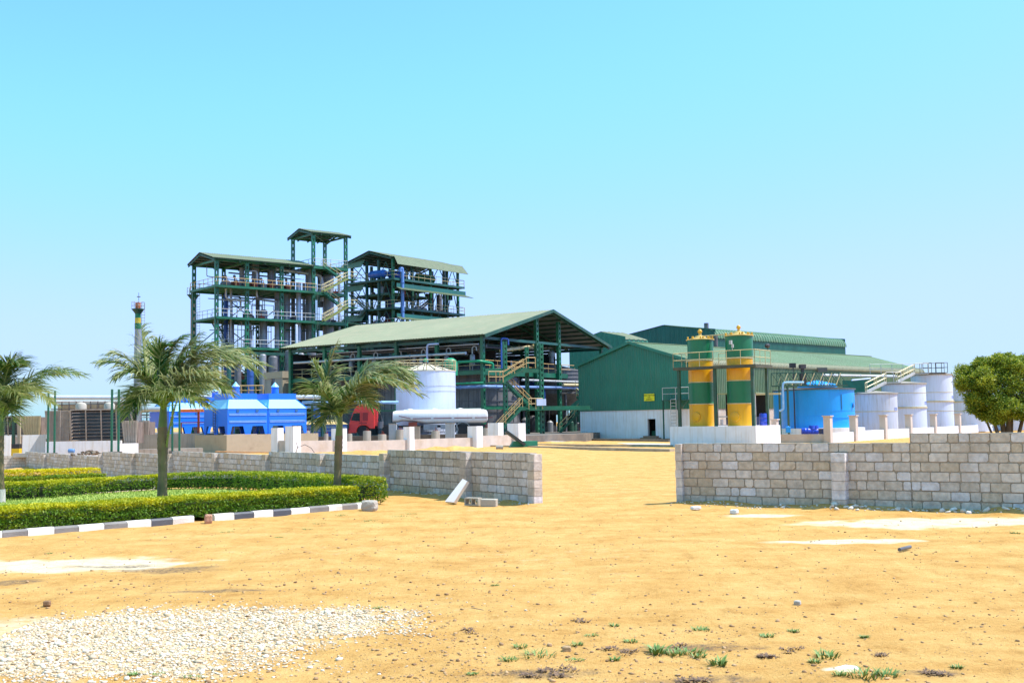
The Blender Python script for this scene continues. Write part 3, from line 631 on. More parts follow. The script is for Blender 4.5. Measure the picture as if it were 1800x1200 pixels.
def hedge(label, pts, width, h, seed, n, size, ytop=.75, yel=0.85, name='hedge', base=0.0, gap=0.0):
    # pts: 2-D centre line
    P_0 = [Vector(p) for p in pts]; pts = [P_0[0]]
    for a, b in zip(P_0[:-1], P_0[1:]):
        k_ = max(1, int((b - a).length / 1.4)); pts += [a.lerp(b, (i + 1) / k_) for i in range(k_)]
    r = np.random.RandomState(seed); root = thing(name, label, 'hedge', (pts[0].x, pts[0].y, tz(*pts[0])))
    O = Vector((pts[0].x, pts[0].y, tz(*pts[0]))); seg = [(b - a).length for a, b in zip(pts[:-1], pts[1:])]; L = sum(seg)
    S = r.uniform(0, L, n); cum = np.cumsum([0] + seg); k = np.clip(np.searchsorted(cum, S) - 1, 0, len(seg) - 1); t = (S - cum[k]) / np.array(seg)[k]
    PA = np.array([[p.x, p.y] for p in pts]); A_ = PA[k]; B_ = PA[k + 1]; c = A_ + (B_ - A_) * t[:, None]; dr = (B_ - A_) / np.linalg.norm(B_ - A_, axis=1)[:, None]; nr = np.stack([dr[:, 1], -dr[:, 0]], -1)
    # put leaves on the shell of a rounded box
    which = r.rand(n); u = r.uniform(-1, 1, n); z = r.uniform(0, 1, n) ** .8; wob = (fbm(S * 1.0 + seed * 9, np.zeros(n) + seed, .6, seed) - .5) * .22 + (fbm(S + 3, z * 2, .22, seed + 5) - .5) * .16
    top = which < .42; U = np.where(top, u * .97, np.sign(u) * (1 - .06 * r.rand(n))); Zz = np.where(top, 1 - .10 * r.rand(n) ** 2, z)
    inset = np.where(Zz < .18, (.18 - Zz) * 1.0, 0); edge = np.where((np.abs(U) > .8) & top, (np.abs(U) - .8) * .6, 0)
    off = U * width / 2 * (1 + wob - inset) + r.normal(0, .012, n); zz = (Zz - edge) * h * (1 + wob * .5) + r.normal(0, .012, n)
    if gap: keepm = ~((Zz < .28) & (r.rand(n) < gap)); 
    else: keepm = np.ones(n, bool)
    capm = r.rand(n) < .05; off = np.where(capm, r.uniform(-1, 1, n) * width / 2, off); zz = np.where(capm, r.uniform(.08, .97, n) * h, zz); ends = np.where(r.rand(n) < .5, 0, 1)
    c = np.where(capm[:, None], np.where(ends[:, None] == 0, PA[0], PA[-1]) + dr * 0 + r.normal(0, .03, (n, 2)), c); nr = np.where(capm[:, None], np.where(ends[:, None] == 0, nr_e(PA, 0), nr_e(PA, 1)), nr)
    X = c[:, 0] + nr[:, 0] * off; Y = c[:, 1] + nr[:, 1] * off
    # rounded ends: spread the last leaves
    C = np.stack([X, Y, terr(X, Y) + base + zz], -1)[keepm]
    v, f = rand_leaves(C - np.array(O), size, r, .2)
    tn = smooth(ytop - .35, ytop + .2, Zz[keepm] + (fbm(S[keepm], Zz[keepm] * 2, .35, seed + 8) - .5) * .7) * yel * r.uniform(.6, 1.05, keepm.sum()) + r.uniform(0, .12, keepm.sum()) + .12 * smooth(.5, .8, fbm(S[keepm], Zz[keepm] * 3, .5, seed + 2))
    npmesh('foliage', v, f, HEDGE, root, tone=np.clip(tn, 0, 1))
    mb = MB()
    for si, (a, b) in enumerate(zip(pts[:-1], pts[1:])):
        dd = (b - a).normalized(); a = a + dd * (.35 if si == 0 else 0); b = b - dd * (.35 if si == len(pts) - 2 else 0); nn = Vector((dd.y, -dd.x)) * (width * .28); za, zb = tz(*a) + base, tz(*b) + base; q_ = [(a - nn, za), (b - nn, zb), (b + nn, zb), (a + nn, za)]
        lo_ = [Vector((p.x, p.y, z + h * .16)) - O for p, z in q_]; hi = [Vector((p.x, p.y, z + h * .66)) - O for p, z in q_]
        mb.add(lo_ + hi, [(3, 2, 1, 0), (4, 5, 6, 7), (0, 1, 5, 4), (1, 2, 6, 5), (2, 3, 7, 6), (3, 0, 4, 7)])
    s = 0
    for a, b in zip(pts[:-1], pts[1:]):
        Ls = (b - a).length; kk = int(Ls / .3)
        for i in range(kk):
            p = a.lerp(b, (i + .5) / kk); dd = (b - a).normalized(); nn = Vector((dd.y, -dd.x))
            for sd in (-.3, .1, .35):
                q_ = p + nn * width * sd + dd * R.uniform(-.12, .12); z0_ = tz(q_.x, q_.y) + base - .03
                mb.tube([Vector((q_.x, q_.y, z0_)) - O, Vector((q_.x + R.uniform(-.06, .06), q_.y + R.uniform(-.06, .06), z0_ + h * .3)) - O], .011, 4, False)
    mb.build('twigs', HCORE, root); return root
ko = -kn
def kpt(px, off): s = hit(K0, kd, px); p = K0 + kd * s + ko * off; return p
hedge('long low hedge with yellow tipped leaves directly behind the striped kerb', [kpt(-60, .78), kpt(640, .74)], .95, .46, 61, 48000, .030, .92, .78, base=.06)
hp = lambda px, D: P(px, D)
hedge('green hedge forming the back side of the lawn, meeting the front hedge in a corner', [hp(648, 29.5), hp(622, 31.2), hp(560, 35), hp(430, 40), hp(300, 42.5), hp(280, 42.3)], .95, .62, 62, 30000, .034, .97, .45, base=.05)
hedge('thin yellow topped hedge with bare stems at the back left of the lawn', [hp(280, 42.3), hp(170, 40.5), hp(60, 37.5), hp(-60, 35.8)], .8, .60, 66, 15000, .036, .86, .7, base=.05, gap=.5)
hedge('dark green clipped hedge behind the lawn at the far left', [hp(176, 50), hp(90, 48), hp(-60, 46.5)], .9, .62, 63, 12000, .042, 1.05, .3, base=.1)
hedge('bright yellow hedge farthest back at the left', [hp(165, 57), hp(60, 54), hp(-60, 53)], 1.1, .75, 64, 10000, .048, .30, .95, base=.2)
a_, b_ = P(-60, 38.6), P(290, 44.0); m = MB(); m.beam((a_.x, a_.y, tz(*a_) + .12), (b_.x, b_.y, tz(*b_) + .12), .12, .12); o = m.build('white_kerb', KW); tag(o, 'white kerb strip showing behind the thin stems of the left hedge', 'kerb')

# ------------------------------------------------------------ palms
PALM = leafmat('palm_leaflet', (0.05, 0.135, 0.018), (0.56, 0.53, 0.26), .36, .34)
TRUNK = mat('palm_trunk', (0.19, 0.13, 0.07), 0.85, var=0.35, scale=3, dirt=(0.20, 0.22, 0.06), dirt_amt=0.6, streak=True, bump=0.8, bscale=12)
SHAFT = mat('palm_crownshaft', (0.13, 0.19, 0.04), 0.5, var=0.25, scale=3, dirt=(0.28, 0.17, 0.06), dirt_amt=0.5, streak=True)
RACH = mat('palm_rachis', (0.22, 0.27, 0.07), 0.5, var=0.2)
TW = mat('whitewashed_trunk', (0.5, 0.48, 0.44), 0.85, var=0.15, bump=.5)
def palm(label, px, D, yb, prof, fronds, seed, white=False):
    r = np.random.RandomState(seed); b = P(px, D); z0 = tz(*b) + .08; root = thing('palm_tree', label, 'palm tree', (b.x, b.y, z0)); O = Vector((b.x, b.y, z0))
    def L(pt): return Vector(pt) - O
    m = MB(); k = D / FPX
    pts = []; rs_ = []
    for (x, y, wd) in prof: pts.append(L(V(x, y, D))); rs_.append(wd * k / 2)
    pts.insert(0, Vector((pts[0].x, 0, -.1))); rs_.insert(0, rs_[0] * 1.15)
    cut = len(pts) - 3; tp_, tr_ = [], []
    for i in range(cut):
        n_ = max(2, int((pts[i + 1] - pts[i]).length / .06))
        for j in range(n_): tp_.append(pts[i].lerp(pts[i + 1], j / n_)); tr_.append((rs_[i] + (rs_[i + 1] - rs_[i]) * j / n_) * (1 + (.045 if j % 2 else -.03) + r.uniform(-.02, .02)))
    tp_.append(pts[cut]); tr_.append(rs_[cut]); m.tube(tp_, tr_, 14); m.build('trunk', TRUNK, root, smooth=60)
    m = MB(); m.tube(pts[cut:], [q * 1.01 for q in rs_[cut:]], 12); m.build('crownshaft', SHAFT, root, smooth=60)
    if white:
        m = MB(); m.tube([pts[0], pts[1] * .5 + pts[0] * .5 + Vector((0, 0, .35))], [rs_[0] * 1.03, rs_[1] * 1.03], 14); m.build('whitewash', TW, root, smooth=60)
    rx = random.Random(seed); extra = []
    for fr in fronds:
        if fr[6] > .45 and rx.random() < .4: extra.append((fr[0], (fr[1][0] + rx.uniform(-14, 14), fr[1][1] + rx.uniform(-4, 16)), (fr[2][0] + rx.uniform(-22, 16), fr[2][1] + rx.uniform(0, 26)), fr[3] + rx.uniform(-.6, .6), fr[4], max(.1, fr[5] - rx.uniform(0, .2)), fr[6]))
    for fi, fr in enumerate(list(fronds) + extra):
        (x0, y0), (x1, y1), (x2, y2), dd, wind, tonef, ll = fr
        p0 = L(V(x0, y0, D)); p1 = L(V(x1, y1, D)) + Vector((0, dd * .6, 0)); p2 = L(V(x2, y2, D)) + Vector((0, dd, 0))
        N = 46; ts = np.linspace(0, 1, N); q0, q1, q2 = [np.array(p) for p in (p0, p1, p2)]
        # pull the bezier control so that the curve passes p1
        c = 2 * q1 - .5 * (q0 + q2); B = ((1 - ts) ** 2)[:, None] * q0 + (2 * ts * (1 - ts))[:, None] * c + (ts ** 2)[:, None] * q2
        T = np.gradient(B, axis=0); T /= np.linalg.norm(T, axis=1)[:, None]
        mb = MB(); mb.tube([tuple(p) for p in B[::5]] + [tuple(B[-1])], list(np.linspace(.030, .006, len(B[::5]) + 1)), 5, False); rr = mb.build('frond', RACH, root, smooth=60)
        up = np.array([0, 0, 1.0]); side = np.cross(T, up); side /= np.linalg.norm(side, axis=1)[:, None] + 1e-6
        vs = []; fs = []; tn = []
        for s in (-1, 1):
            for i in range(3, N):
                for rep in range(2):
                    if rep and r.rand() < .6: continue
                    t_ = ts[i]; base = B[i] + (T[i] * rep * .03); ln = ll * 1.38 * (math.sin(min(1, (t_ + .12) * 1.0) * math.pi * .86) ** .6) * r.uniform(.75, 1.12)
                    if t_ > .9: ln *= .75
                    d_ = side[i] * s * r.uniform(.6, 1.0) + T[i] * r.uniform(.5, .85) + up * r.uniform(-.15, .5) ; d_ = d_ / np.linalg.norm(d_)
                    g_ = np.array([wind * r.uniform(.5, 1.3), 0, -1.0 * r.uniform(.5, 1.2)])
                    seg = 4; rleaf = r.normal(0, .24); p = base.copy(); wv = .021 * r.uniform(.8, 1.2); bI = len(vs)
                    for j in range(seg + 1):
                        ww_ = wv * (1 - (j / seg) ** 2) + .002; wd = np.cross(d_, up); nn_ = np.linalg.norm(wd); wd = wd / nn_ if nn_ > .1 else side[i]
                        tw = np.cross(d_, wd) * .5 * s + wd * .8
                        vs.append(p - tw * ww_); vs.append(p + tw * ww_)
                        p = p + d_ * ln / seg; d_ = d_ + g_ * (.20 + .09 * j); d_ = d_ / np.linalg.norm(d_)
                    for j in range(seg): fs.append((bI + 2 * j, bI + 2 * j + 1, bI + 2 * j + 3, bI + 2 * j + 2))
                    tn += [min(1, max(0, tonef + rleaf + (.15 if j > 1 else 0) * (r.rand() < .5))) for j in range(seg)]
        npmesh('leaflets', np.array(vs), np.array(fs), PALM, rr, tone=np.array(tn))
    return root
# trunk profile: (photo x, photo y, width in photo px) bottom to top
palm('tallest windblown palm on the lawn behind the front hedge', 286, 30.5, 875,
     [(286, 885, 20), (285, 862, 17), (286, 830, 15), (286, 800, 17), (286, 775, 19), (286, 750, 16), (287, 725, 13), (288, 700, 9)],
     [((286, 712), (256, 655), (243, 572), .3, .5, .38, .62), ((286, 712), (252, 650), (212, 622), -.5, -.1, .45, .60), ((286, 715), (262, 660), (228, 665), -.9, .0, .25, .62),
      ((287, 706), (292, 630), (318, 592), .2, .7, .12, .55), ((288, 708), (310, 640), (345, 590), .1, .8, .18, .62), ((288, 710), (322, 640), (378, 606), -.4, .8, .25, .68),
      ((288, 712), (336, 640), (418, 612), .6, .6, .35, .72), ((288, 716), (338, 655), (430, 640), -.2, .5, .62, .72), ((288, 720), (326, 668), (392, 660), -1.0, .3, .60, .75), ((288, 722), (312, 690), (360, 690), -1.3, .2, .45, .7),
      ((288, 714), (352, 628), (455, 640), .1, .6, .5, .8), ((288, 718), (345, 672), (412, 690), -.5, .5, .45, .75), ((288, 718), (325, 690), (378, 715), -.9, .4, .55, .6), ((287, 716), (276, 690), (262, 715), -1.0, .0, .30, .6), ((287, 712), (300, 670), (338, 662), 1.2, .4, .3, .65), ((286, 712), (268, 650), (262, 608), .9, .4, .25, .6),
      ((292, 790), (308, 740), (328, 690), -.6, .3, .75, .05)], 71)
palm('smaller palm with a swept crown at the right corner of the lawn', 594, 29.8, 852,
     [(593, 862, 16), (593, 845, 13), (594, 820, 13), (595, 790, 14), (596, 765, 13), (597, 745, 11), (598, 725, 8)],
     [((597, 728), (575, 670), (589, 606), .2, .55, .35, .55), ((597, 728), (574, 680), (556, 640), -.3, .2, .42, .5), ((597, 730), (574, 690), (560, 690), -.9, .15, .35, .55), ((598, 730), (584, 690), (583, 700), .8, .2, .3, .6),
      ((598, 728), (625, 665), (648, 640), .5, .3, .3, .5), ((598, 730), (640, 662), (712, 650), .2, .35, .38, .68), ((598, 732), (650, 672), (735, 692), -.3, .3, .42, .66), ((598, 733), (655, 658), (728, 668), .6, .3, .3, .7), ((598, 732), (640, 675), (705, 675), -1.0, .25, .3, .7),
      ((598, 735), (625, 700), (660, 712), -.8, .2, .25, .55), ((598, 730), (612, 690), (630, 690), 1.0, .3, .2, .55), ((598, 735), (590, 720), (576, 745), -.8, .1, .25, .6)], 72)
palm('palm cut off by the left edge of the photo with a whitewashed trunk foot', 2, 34.5, 868,
     [(1, 870, 15), (0, 845, 14), (0, 820, 13), (0, 790, 13), (1, 765, 12), (3, 745, 10), (4, 730, 7)],
     [((3, 735), (8, 670), (22, 626), .2, .5, .12, .68), ((3, 735), (20, 660), (45, 640), -.6, .4, .2, .7), ((4, 736), (50, 662), (135, 658), .3, .15, .25, .72), ((4, 738), (40, 672), (85, 655), .9, .3, .25, .65),
      ((4, 740), (45, 685), (100, 708), -.5, .2, .5, .68), ((4, 742), (30, 690), (70, 700), -1.2, .2, .45, .7), ((4, 745), (22, 710), (45, 740), -.8, .1, .3, .6), ((3, 738), (-30, 670), (-80, 660), .2, .2, .3, .7), ((3, 738), (-25, 690), (-70, 720), -.6, .2, .3, .7),
      ((3, 740), (12, 690), (30, 670), 1.2, .3, .2, .7)], 73, True)

# ------------------------------------------------------------ broadleaf tree
def tree(label, px, D, crown, n, seed, size, clumps):
    r = np.random.RandomState(seed); b = P(px, D); O = np.array([b.x, b.y, tz(*b)]); root = thing('broadleaf_tree', label, 'tree', tuple(O))
    k = D / FPX; cs = []
    for (cx, cy, rad, dd) in crown:
        v = V(cx, cy, D); cs.append((np.array([v.x, v.y + dd, v.z]) - O, rad * k))
    m = MB()
    for i, (bx, by, tx, ty, r0, dd) in enumerate([(1768, 758, 1757, 690, 7, 0), (1775, 758, 1782, 680, 6, .4), (1760, 758, 1732, 710, 5, -.3), (1785, 756, 1815, 690, 5, .3), (1772, 757, 1770, 660, 6, -.5), (1752, 752, 1715, 700, 3, .3), (1795, 752, 1835, 700, 4, 0)]):
        p0 = Vector((V(1770 + (bx - 1770) * .6, 764, D).x - O[0], 0, -.1)); p1 = Vector(np.array(V((bx + tx) / 2 + 3 - (tx < bx) * 6, (by + ty) / 2, D)) - O) + Vector((0, dd * .5, 0)); p2 = Vector(np.array(V(tx, ty, D)) - O) + Vector((0, dd, 0))
        m.tube([p0, p0.lerp(p1, .5) + Vector((0, 0, .05)), p1, p2], [r0 * k * .95, r0 * k * .7, r0 * k * .55, r0 * k * .25], 7)
        for j in range(4):
            q = p1.lerp(p2, r.rand()); c = cs[r.randint(len(cs))][0]; m.tube([q, q.lerp(Vector(c), .8)], [r0 * k * .3, .012], 5, False)
    m.build('trunk', mat('grey_bark', (.10, .08, .055), .9, var=.3, bump=.7), root, smooth=60)
    C = []; T_ = []
    cl = []
    for c, rad in cs:
        for _ in range(clumps):
            d_ = r.normal(size=3); d_ /= np.linalg.norm(d_); rr = rad * r.uniform(.2, .92); cl.append((c + d_ * rr * np.array([1, 1, .85]), rad * r.uniform(.25, .62)))
    per = n // len(cl)
    for c, rad in cl:
        d_ = r.normal(size=(per, 3)); d_ /= np.linalg.norm(d_, axis=1)[:, None]; rr = rad * r.uniform(.2, 1, per) ** .5
        C.append(c + d_ * rr[:, None] * np.array([1, 1, .62]) + r.normal(0, .05, (per, 3))); T_.append(np.clip(r.uniform(.15, .6) + r.normal(0, .22, per) + d_[:, 2] * .1, 0, 1))
    C = np.concatenate(C); T_ = np.concatenate(T_); v, f = rand_leaves(C, size, r, .3)
    npmesh('crown', v, f, leafmat('tree_leaf', (.06, .15, .010), (.52, .55, .04), .5, .35), root, tone=T_); return root
tree('rounded bushy green tree standing behind the right block wall', 1770, 55, [(1780, 672, 52, 0), (1735, 668, 34, .2), (1716, 668, 28, -.5), (1705, 655, 22, .5), (1770, 648, 32, -.4), (1815, 655, 36, 0), (1845, 665, 34, .4), (1745, 705, 30, -.6), (1790, 712, 34, .5), (1725, 690, 18, 0),
     (1820, 700, 34, -.3), (1755, 718, 24, -.9), (1715, 712, 17, 0), (1790, 728, 20, -1.0), (1742, 736, 13, -.6), (1815, 725, 20, -.8), (1765, 635, 20, .2), (1800, 636, 18, 0), (1730, 728, 12, 0), (1728, 640, 16, .1), (1748, 640, 22, 0), (1698, 674, 22, .2), (1710, 702, 18, -.2), (1792, 640, 24, .5)], 170000, 81, .046, 26)
# low bush by its foot
def bush(label, px, D, w_, h, n, seed):
    b = P(px, D); r = np.random.RandomState(seed); root = thing('low_bush', label, 'bush', (b.x, b.y, tz(*b)))
    d_ = r.normal(size=(n, 3)); d_ /= np.linalg.norm(d_, axis=1)[:, None]; C = d_ * (r.rand(n) ** .4)[:, None] * np.array([w_, w_, h]) * (1 + .3 * np.sin(d_[:, :1] * 9)) + np.array([0, 0, h * .9])
    v, f = rand_leaves(C, .06, r); npmesh('foliage', v, f, bpy.data.materials['tree_leaf'], root, tone=r.rand(n) * .7)
    m = MB()
    for i in range(6): m.tube([(0, 0, -.05), (R.uniform(-.3, .3) * w_, R.uniform(-.3, .3) * w_, h)], .02, 5)
    m.build('stems', HCORE, root)
bush('small low bush at the foot of the broadleaf tree on the right', 1800, 60, .8, .55, 2500, 83)
# ------------------------------------------------------------ factory pad
PADZ = .80
def pad_z(x, y): return PADZ
m = MB(); q_ = [P(545, 98), P(915, 105), P(1029, 116), P(1150, 190), P(1100, 330), P(-200, 330), P(-100, 190), P(300, 130), P(545, 112)]
m.prism([(p.x, p.y, -1) for p in q_], (0, 0, PADZ + 1)); o = m.build('factory_yard', CONCD); struct(o)
a_, b_ = P(545, 97), P(885, 101.5); m = MB(); m.beam((a_.x, a_.y, .6), (b_.x, b_.y, .6), .4, 1.0); o = m.build('retaining_wall', mat('dark_wall_concrete', (.07, .062, .055), .9, var=.25, bump=.4))  # wall has its own very dark concrete colour
tag(o, 'long low dark concrete retaining wall in front of the red truck', 'wall')
# ------------------------------------------------------------ shared steelwork
def column(root, x, y, z0, z1, w=.5, t=.13, step=.8, m_=GRN, batt=.5, dp=.32):
    m = MB(); m.box(x - w / 2, x - w / 2 + t, y - dp / 2, y + dp / 2, z0, z1); m.box(x + w / 2 - t, x + w / 2, y - dp / 2, y + dp / 2, z0, z1)
    z = z0 + .3
    while z < z1 - .3:
        for yy in (-dp / 2 - .012, dp / 2): m.box(x - w / 2 + .02, x + w / 2 - .02, y + yy, y + yy + .012, z, z + step * batt)
        z += step
    m.box(x - w / 2 - .06, x + w / 2 + .06, y - dp / 2 - .06, y + dp / 2 + .06, z0 - .02, z0 + .03)
    return m.build('column', m_, root)
def deck(root, x0, x1, y0, y1, z, h=.4, m_=GRN, name='floor_deck', nx=4):
    m = MB(); m.box(x0, x1, y0, y1, z - .05, z)
    for y in (y0, y1 - .16): m.box(x0, x1, y, y + .16, z - h, z - .052)
    for i in range(nx + 1):
        x = x0 + (x1 - .16 - x0) * i / nx; m.box(x, x + .16, y0 + .162, y1 - .162, z - h * .9, z - .054)
    k = int((x1 - x0) / .8)
    for i in range(k): x = x0 + .4 + i * .8; m.box(x, x + .06, y0 + .162, y1 - .162, z - .16, z - .056)
    return m.build(name, m_, root)
def railing(root, pts, m_=YEL, h=1.1, r=.04, sp=1.5, name='railing', mids=1):
    m = MB(); m.rail(pts, h, r, sp, 4, mids); return m.build(name, m_, root)
def stair(root, p, q, side, width=.9, m_=GRN, rm=YEL, rr=.035, n=None, name='stair'):
    p = Vector(p); q = Vector(q); s = Vector(side).normalized() * width; m = MB()
    for o in (Vector((0, 0, 0)), s): m.beam(p + o, q + o, .08, .26)
    n = n or max(4, int(abs(q.z - p.z) / .24))
    for i in range(n):
        c = p.lerp(q, (i + .5) / n); d = Vector((q.x - p.x, q.y - p.y, 0)).normalized() * .14
        m.add([c - d, c + d, c + d + s, c - d + s, c - d - Vector((0, 0, .04)), c + d - Vector((0, 0, .04)), c + d + s - Vector((0, 0, .04)), c - d + s - Vector((0, 0, .04))],
              [(0, 1, 2, 3), (7, 6, 5, 4), (0, 4, 5, 1), (1, 5, 6, 2), (2, 6, 7, 3), (3, 7, 4, 0)])
    st = m.build(name, m_, root); m = MB()
    for o in (Vector((0, 0, 0)), s):
        L = (q - p).length; k = max(2, int(L / 1.2))
        for i in range(k + 1): c = p.lerp(q, i / k) + o; m.tube([c, c + Vector((0, 0, 1))], rr, 4, False)
        for h in (.5, 1.0): m.tube([p + o + Vector((0, 0, h)), q + o + Vector((0, 0, h))], rr, 4, False)
    m.build('handrail', rm, st); return st
def corr_strip(mb, fbot, ftop, L, pitch=.3, depth=.04, nrm=None):
    # ribbed sheet: fbot(s), ftop(s) give the lower and upper end of the sheet at s, nrm the way the ribs stand out
    nrm = Vector(nrm).normalized(); s = 0; P_ = []
    while s < L:
        for f, dd in ((0, 0), (.5, 0), (.62, 1), (.88, 1)):
            if s + f * pitch <= L: P_.append((s + f * pitch, dd * depth))
        s += pitch
    P_.append((L, 0)); b = len(mb.v)
    for s_, dd in P_: mb.v.append(tuple(Vector(fbot(s_)) + nrm * dd)); mb.v.append(tuple(Vector(ftop(s_)) + nrm * dd))
    for i in range(len(P_) - 1): mb.f.append((b + 2 * i, b + 2 * i + 2, b + 2 * i + 3, b + 2 * i + 1))
def roof_slope(root, A, B, C, D_, m_, pitch=.35, depth=.035, name='roof_sheet', under=TIN, purl=DKG, rafters=4, purlins=5):
    # A, B along the eave, D_, C along the ridge (A-D_ and B-C are the rakes)
    A, B, C, D_ = [Vector(v) for v in (A, B, C, D_)]; L = (B - A).length; n = (B - A).cross(D_ - A).normalized(); n = n if n.z > 0 else -n
    mb = MB(); corr_strip(mb, lambda s: A.lerp(B, s / L), lambda s: D_.lerp(C, s / L), L, pitch, depth, n); sh = mb.build(name, m_, root)
    dn = -n; mb = MB(); mb.add([A + dn * .03, B + dn * .03, C + dn * .03, D_ + dn * .03], [(0, 1, 2, 3)])
    mb.build('roof_lining', under, sh)
    mb = MB()
    for i in range(purlins + 1):
        t = .02 + .96 * i / purlins; mb.beam(A.lerp(D_, t) + dn * .13, B.lerp(C, t) + dn * .13, .09, .16, n)
    for i in range(rafters + 1):
        t = .01 + .98 * i / rafters; mb.beam(A.lerp(B, t) + dn * .34, D_.lerp(C, t) + dn * .34, .14, .24, n)
    mb.build('roof_frame', purl, root); return sh
def vessel(name, label, base, r, h, m_=STEEL, dome=True, rings=4, legs=True, cat='process vessel', group=None, cone=False, n=20):
    root = thing(name, label, cat, base, group=group); m = MB(); pr = []
    l = min(1.0, h * .1) if legs else 0
    if legs: pr += [(r * .15, l - r * .35), (r * .7, l - r * .22)]
    pr += [(r, l), (r, h - (r * .5 if dome else 0))]
    if dome: pr += [(r * .92, h - r * .25), (r * .65, h - r * .08), (r * .2, h), (.01, h)]
    elif cone: pr += [(r * .12, h + r * .55), (r * .12, h + r * .9)]
    m.lathe(0, 0, pr, n); m.build('shell', m_, root, smooth=50)
    m = MB()
    for i in range(rings):
        z = l + (h - l - r * .5) * (i + .5) / rings; m.lathe(0, 0, [(r * .98, z - .05), (r * 1.06, z - .05), (r * 1.06, z + .05), (r * .98, z + .05)], n, False, False)
    if rings: m.build('flange', m_, root)
    if legs:
        m = MB()
        for k in range(4): a = k * math.pi / 2 + .4; m.tube([(r * .85 * math.cos(a), r * .85 * math.sin(a), 0), (r * .85 * math.cos(a), r * .85 * math.sin(a), l + .2)], .06, 6)
        m.build('support_legs', DKG, root)
    return root
def pipe_run(name, label, pts, r, m_=PIPE, n=8, flange=4.0, legs=None, group=None):
    P0 = Vector(pts[0]); root = thing(name, label, 'pipe', P0, group=group); m = MB(); pts = [Vector(p) - P0 for p in pts]
    # rounded elbows
    out = [pts[0]]
    for a, b, c in zip(pts[:-2], pts[1:-1], pts[2:]):
        k = min(3 * r, (b - a).length * .4, (c - b).length * .4); pa = b + (a - b).normalized() * k; pc = b + (c - b).normalized() * k
        for t in (0, .33, .66, 1): out.append(pa * (1 - t) ** 2 + b * 2 * t * (1 - t) + pc * t * t)
    out.append(pts[-1]); m.tube(out, r, n); m.build('pipe', m_, root, smooth=50)
    m = MB(); got = False
    for a, b in zip(pts[:-1], pts[1:]):
        L = (b - a).length; k = int(L / flange)
        for i in range(k):
            c = a.lerp(b, (i + .5) / k); d = (b - a).normalized(); m.tube([c - d * .04, c + d * .04], r * 1.35, n); got = True
    if got: m.build('flange', m_, root)
    if legs:
        m = MB()
        for a, b in zip(pts[:-1], pts[1:]):
            L = (b - a).length
            if abs((b - a).normalized().z) > .5: continue
            k = max(1, int(L / legs))
            for i in range(k + 1): c = a.lerp(b, i / k); m.beam((c.x, c.y, -P0.z + tz(c.x + P0.x, c.y + P0.y) - .1 if not isinstance(legs, tuple) else 0), (c.x, c.y, c.z - r), .12, .12)
        m.build('pipe_supports', DKG, root)
    return root

# ============================================================ A: left distillation structure
OA = P(380, 160.0); angA = math.atan2(.637, .77); uA = Vector((math.cos(angA), math.sin(angA))); vA = Vector((-uA.y, uA.x))
def wA(u, v, z): return Vector((OA.x + uA.x * u + vA.x * v, OA.y + uA.y * u + vA.y * v, z))
def uAat(px, py, v=0.0): o = OA + vA * v; return hit(o, uA, px, py)
DA = lambda u, v=0.0: OA.y + uA.y * u + vA.y * v
lev = lambda px, py: Z(px, py, DA(uAat(px, py)))
eA = lev(380, 454.5); d1 = lev(380, 501); d2_ = lev(380, 556); d3 = lev(520, 613); d4 = lev(500, 668)
U_ = [0, uAat(434, 520), uAat(495, 520), uAat(551, 520)]; UT = uAat(608, 520); WA = hit(OA, vA, 341, 500); WT = hit(OA + uA * U_[3], vA, 515, 440)
ta = thing('distillation_frame', 'long open green steel distillation frame with a gabled roof, leftmost tall structure', 'steel structure', (OA.x, OA.y, 0), angA)
for i, u in enumerate(U_[:3]):
    for v in (0, WA): column(ta, u, v, PADZ, eA, .55, .15, 1.0)
def frame_level(root, x0, x1, y0, y1, z, rail=None, m_=GRN, sides='fblr', nx=4, rr=.04):
    deck(root, x0, x1, y0, y1, z, .34, m_, nx=nx)
    if rail:
        pts = []
        if 'l' in sides: railing(root, [(x0 + .1, y1, z), (x0 + .1, y0 + .1, z)], rail, r=rr)
        if 'f' in sides: railing(root, [(x0 + .1, y0 + .1, z), (x1, y0 + .1, z)], rail, r=rr)
        if 'b' in sides: railing(root, [(x0 + .1, y1 - .1, z), (x1, y1 - .1, z)], rail, r=rr)
        if 'r' in sides: railing(root, [(x1 - .1, y0 + .1, z), (x1 - .1, y1 - .1, z)], rail, r=rr)
frame_level(ta, -.4, U_[3], -.9, WA + .6, d1, OCH, sides='flb'); frame_level(ta, -.2, U_[3], -.5, WA, d2_ , LGT, sides='fl')
frame_level(ta, U_[1] - 1.0, U_[3], -.3, WA, d3, LGT, sides='f'); frame_level(ta, 0, U_[3], -.3, WA, d4, OCH, sides='f')
m = MB()
for v in (0, WA): MB().box(0, U_[3], v - .08, v + .08, eA - .3, eA - .02).build('eave_beam', GRN, ta)
for u in U_[:3]: MB().box(u - .08, u + .08, .1, WA - .1, eA - .32, eA - .04).build('eave_beam', GRN, ta)
def brace(root, p, q, w, m_): MB().beam(p, q, w).build('brace', m_, root)
for a, b in ((d2_, d1), (d3, d2_), (d4, d3)):
    brace(ta, (U_[1], WA, a), (U_[2], WA, b - .4), .12, DKG); brace(ta, (U_[2], WA + .15, a), (U_[1], WA + .15, b - .4), .12, DKG); brace(ta, (U_[2], WA, a), (U_[3], WA, b - .4), .12, DKG)
brace(ta, (0, WA, d3), (U_[1], WA, d2_ - .3), .12, DKG)
zr = Z(357, 444, DA(0, WA / 2)); ex = .9
roof_slope(ta, (-ex, -.9, eA + .05), (U_[3] - .3, -.9, eA + .05), (U_[3] - .3, WA / 2, zr), (-ex, WA / 2, zr), ROOF)
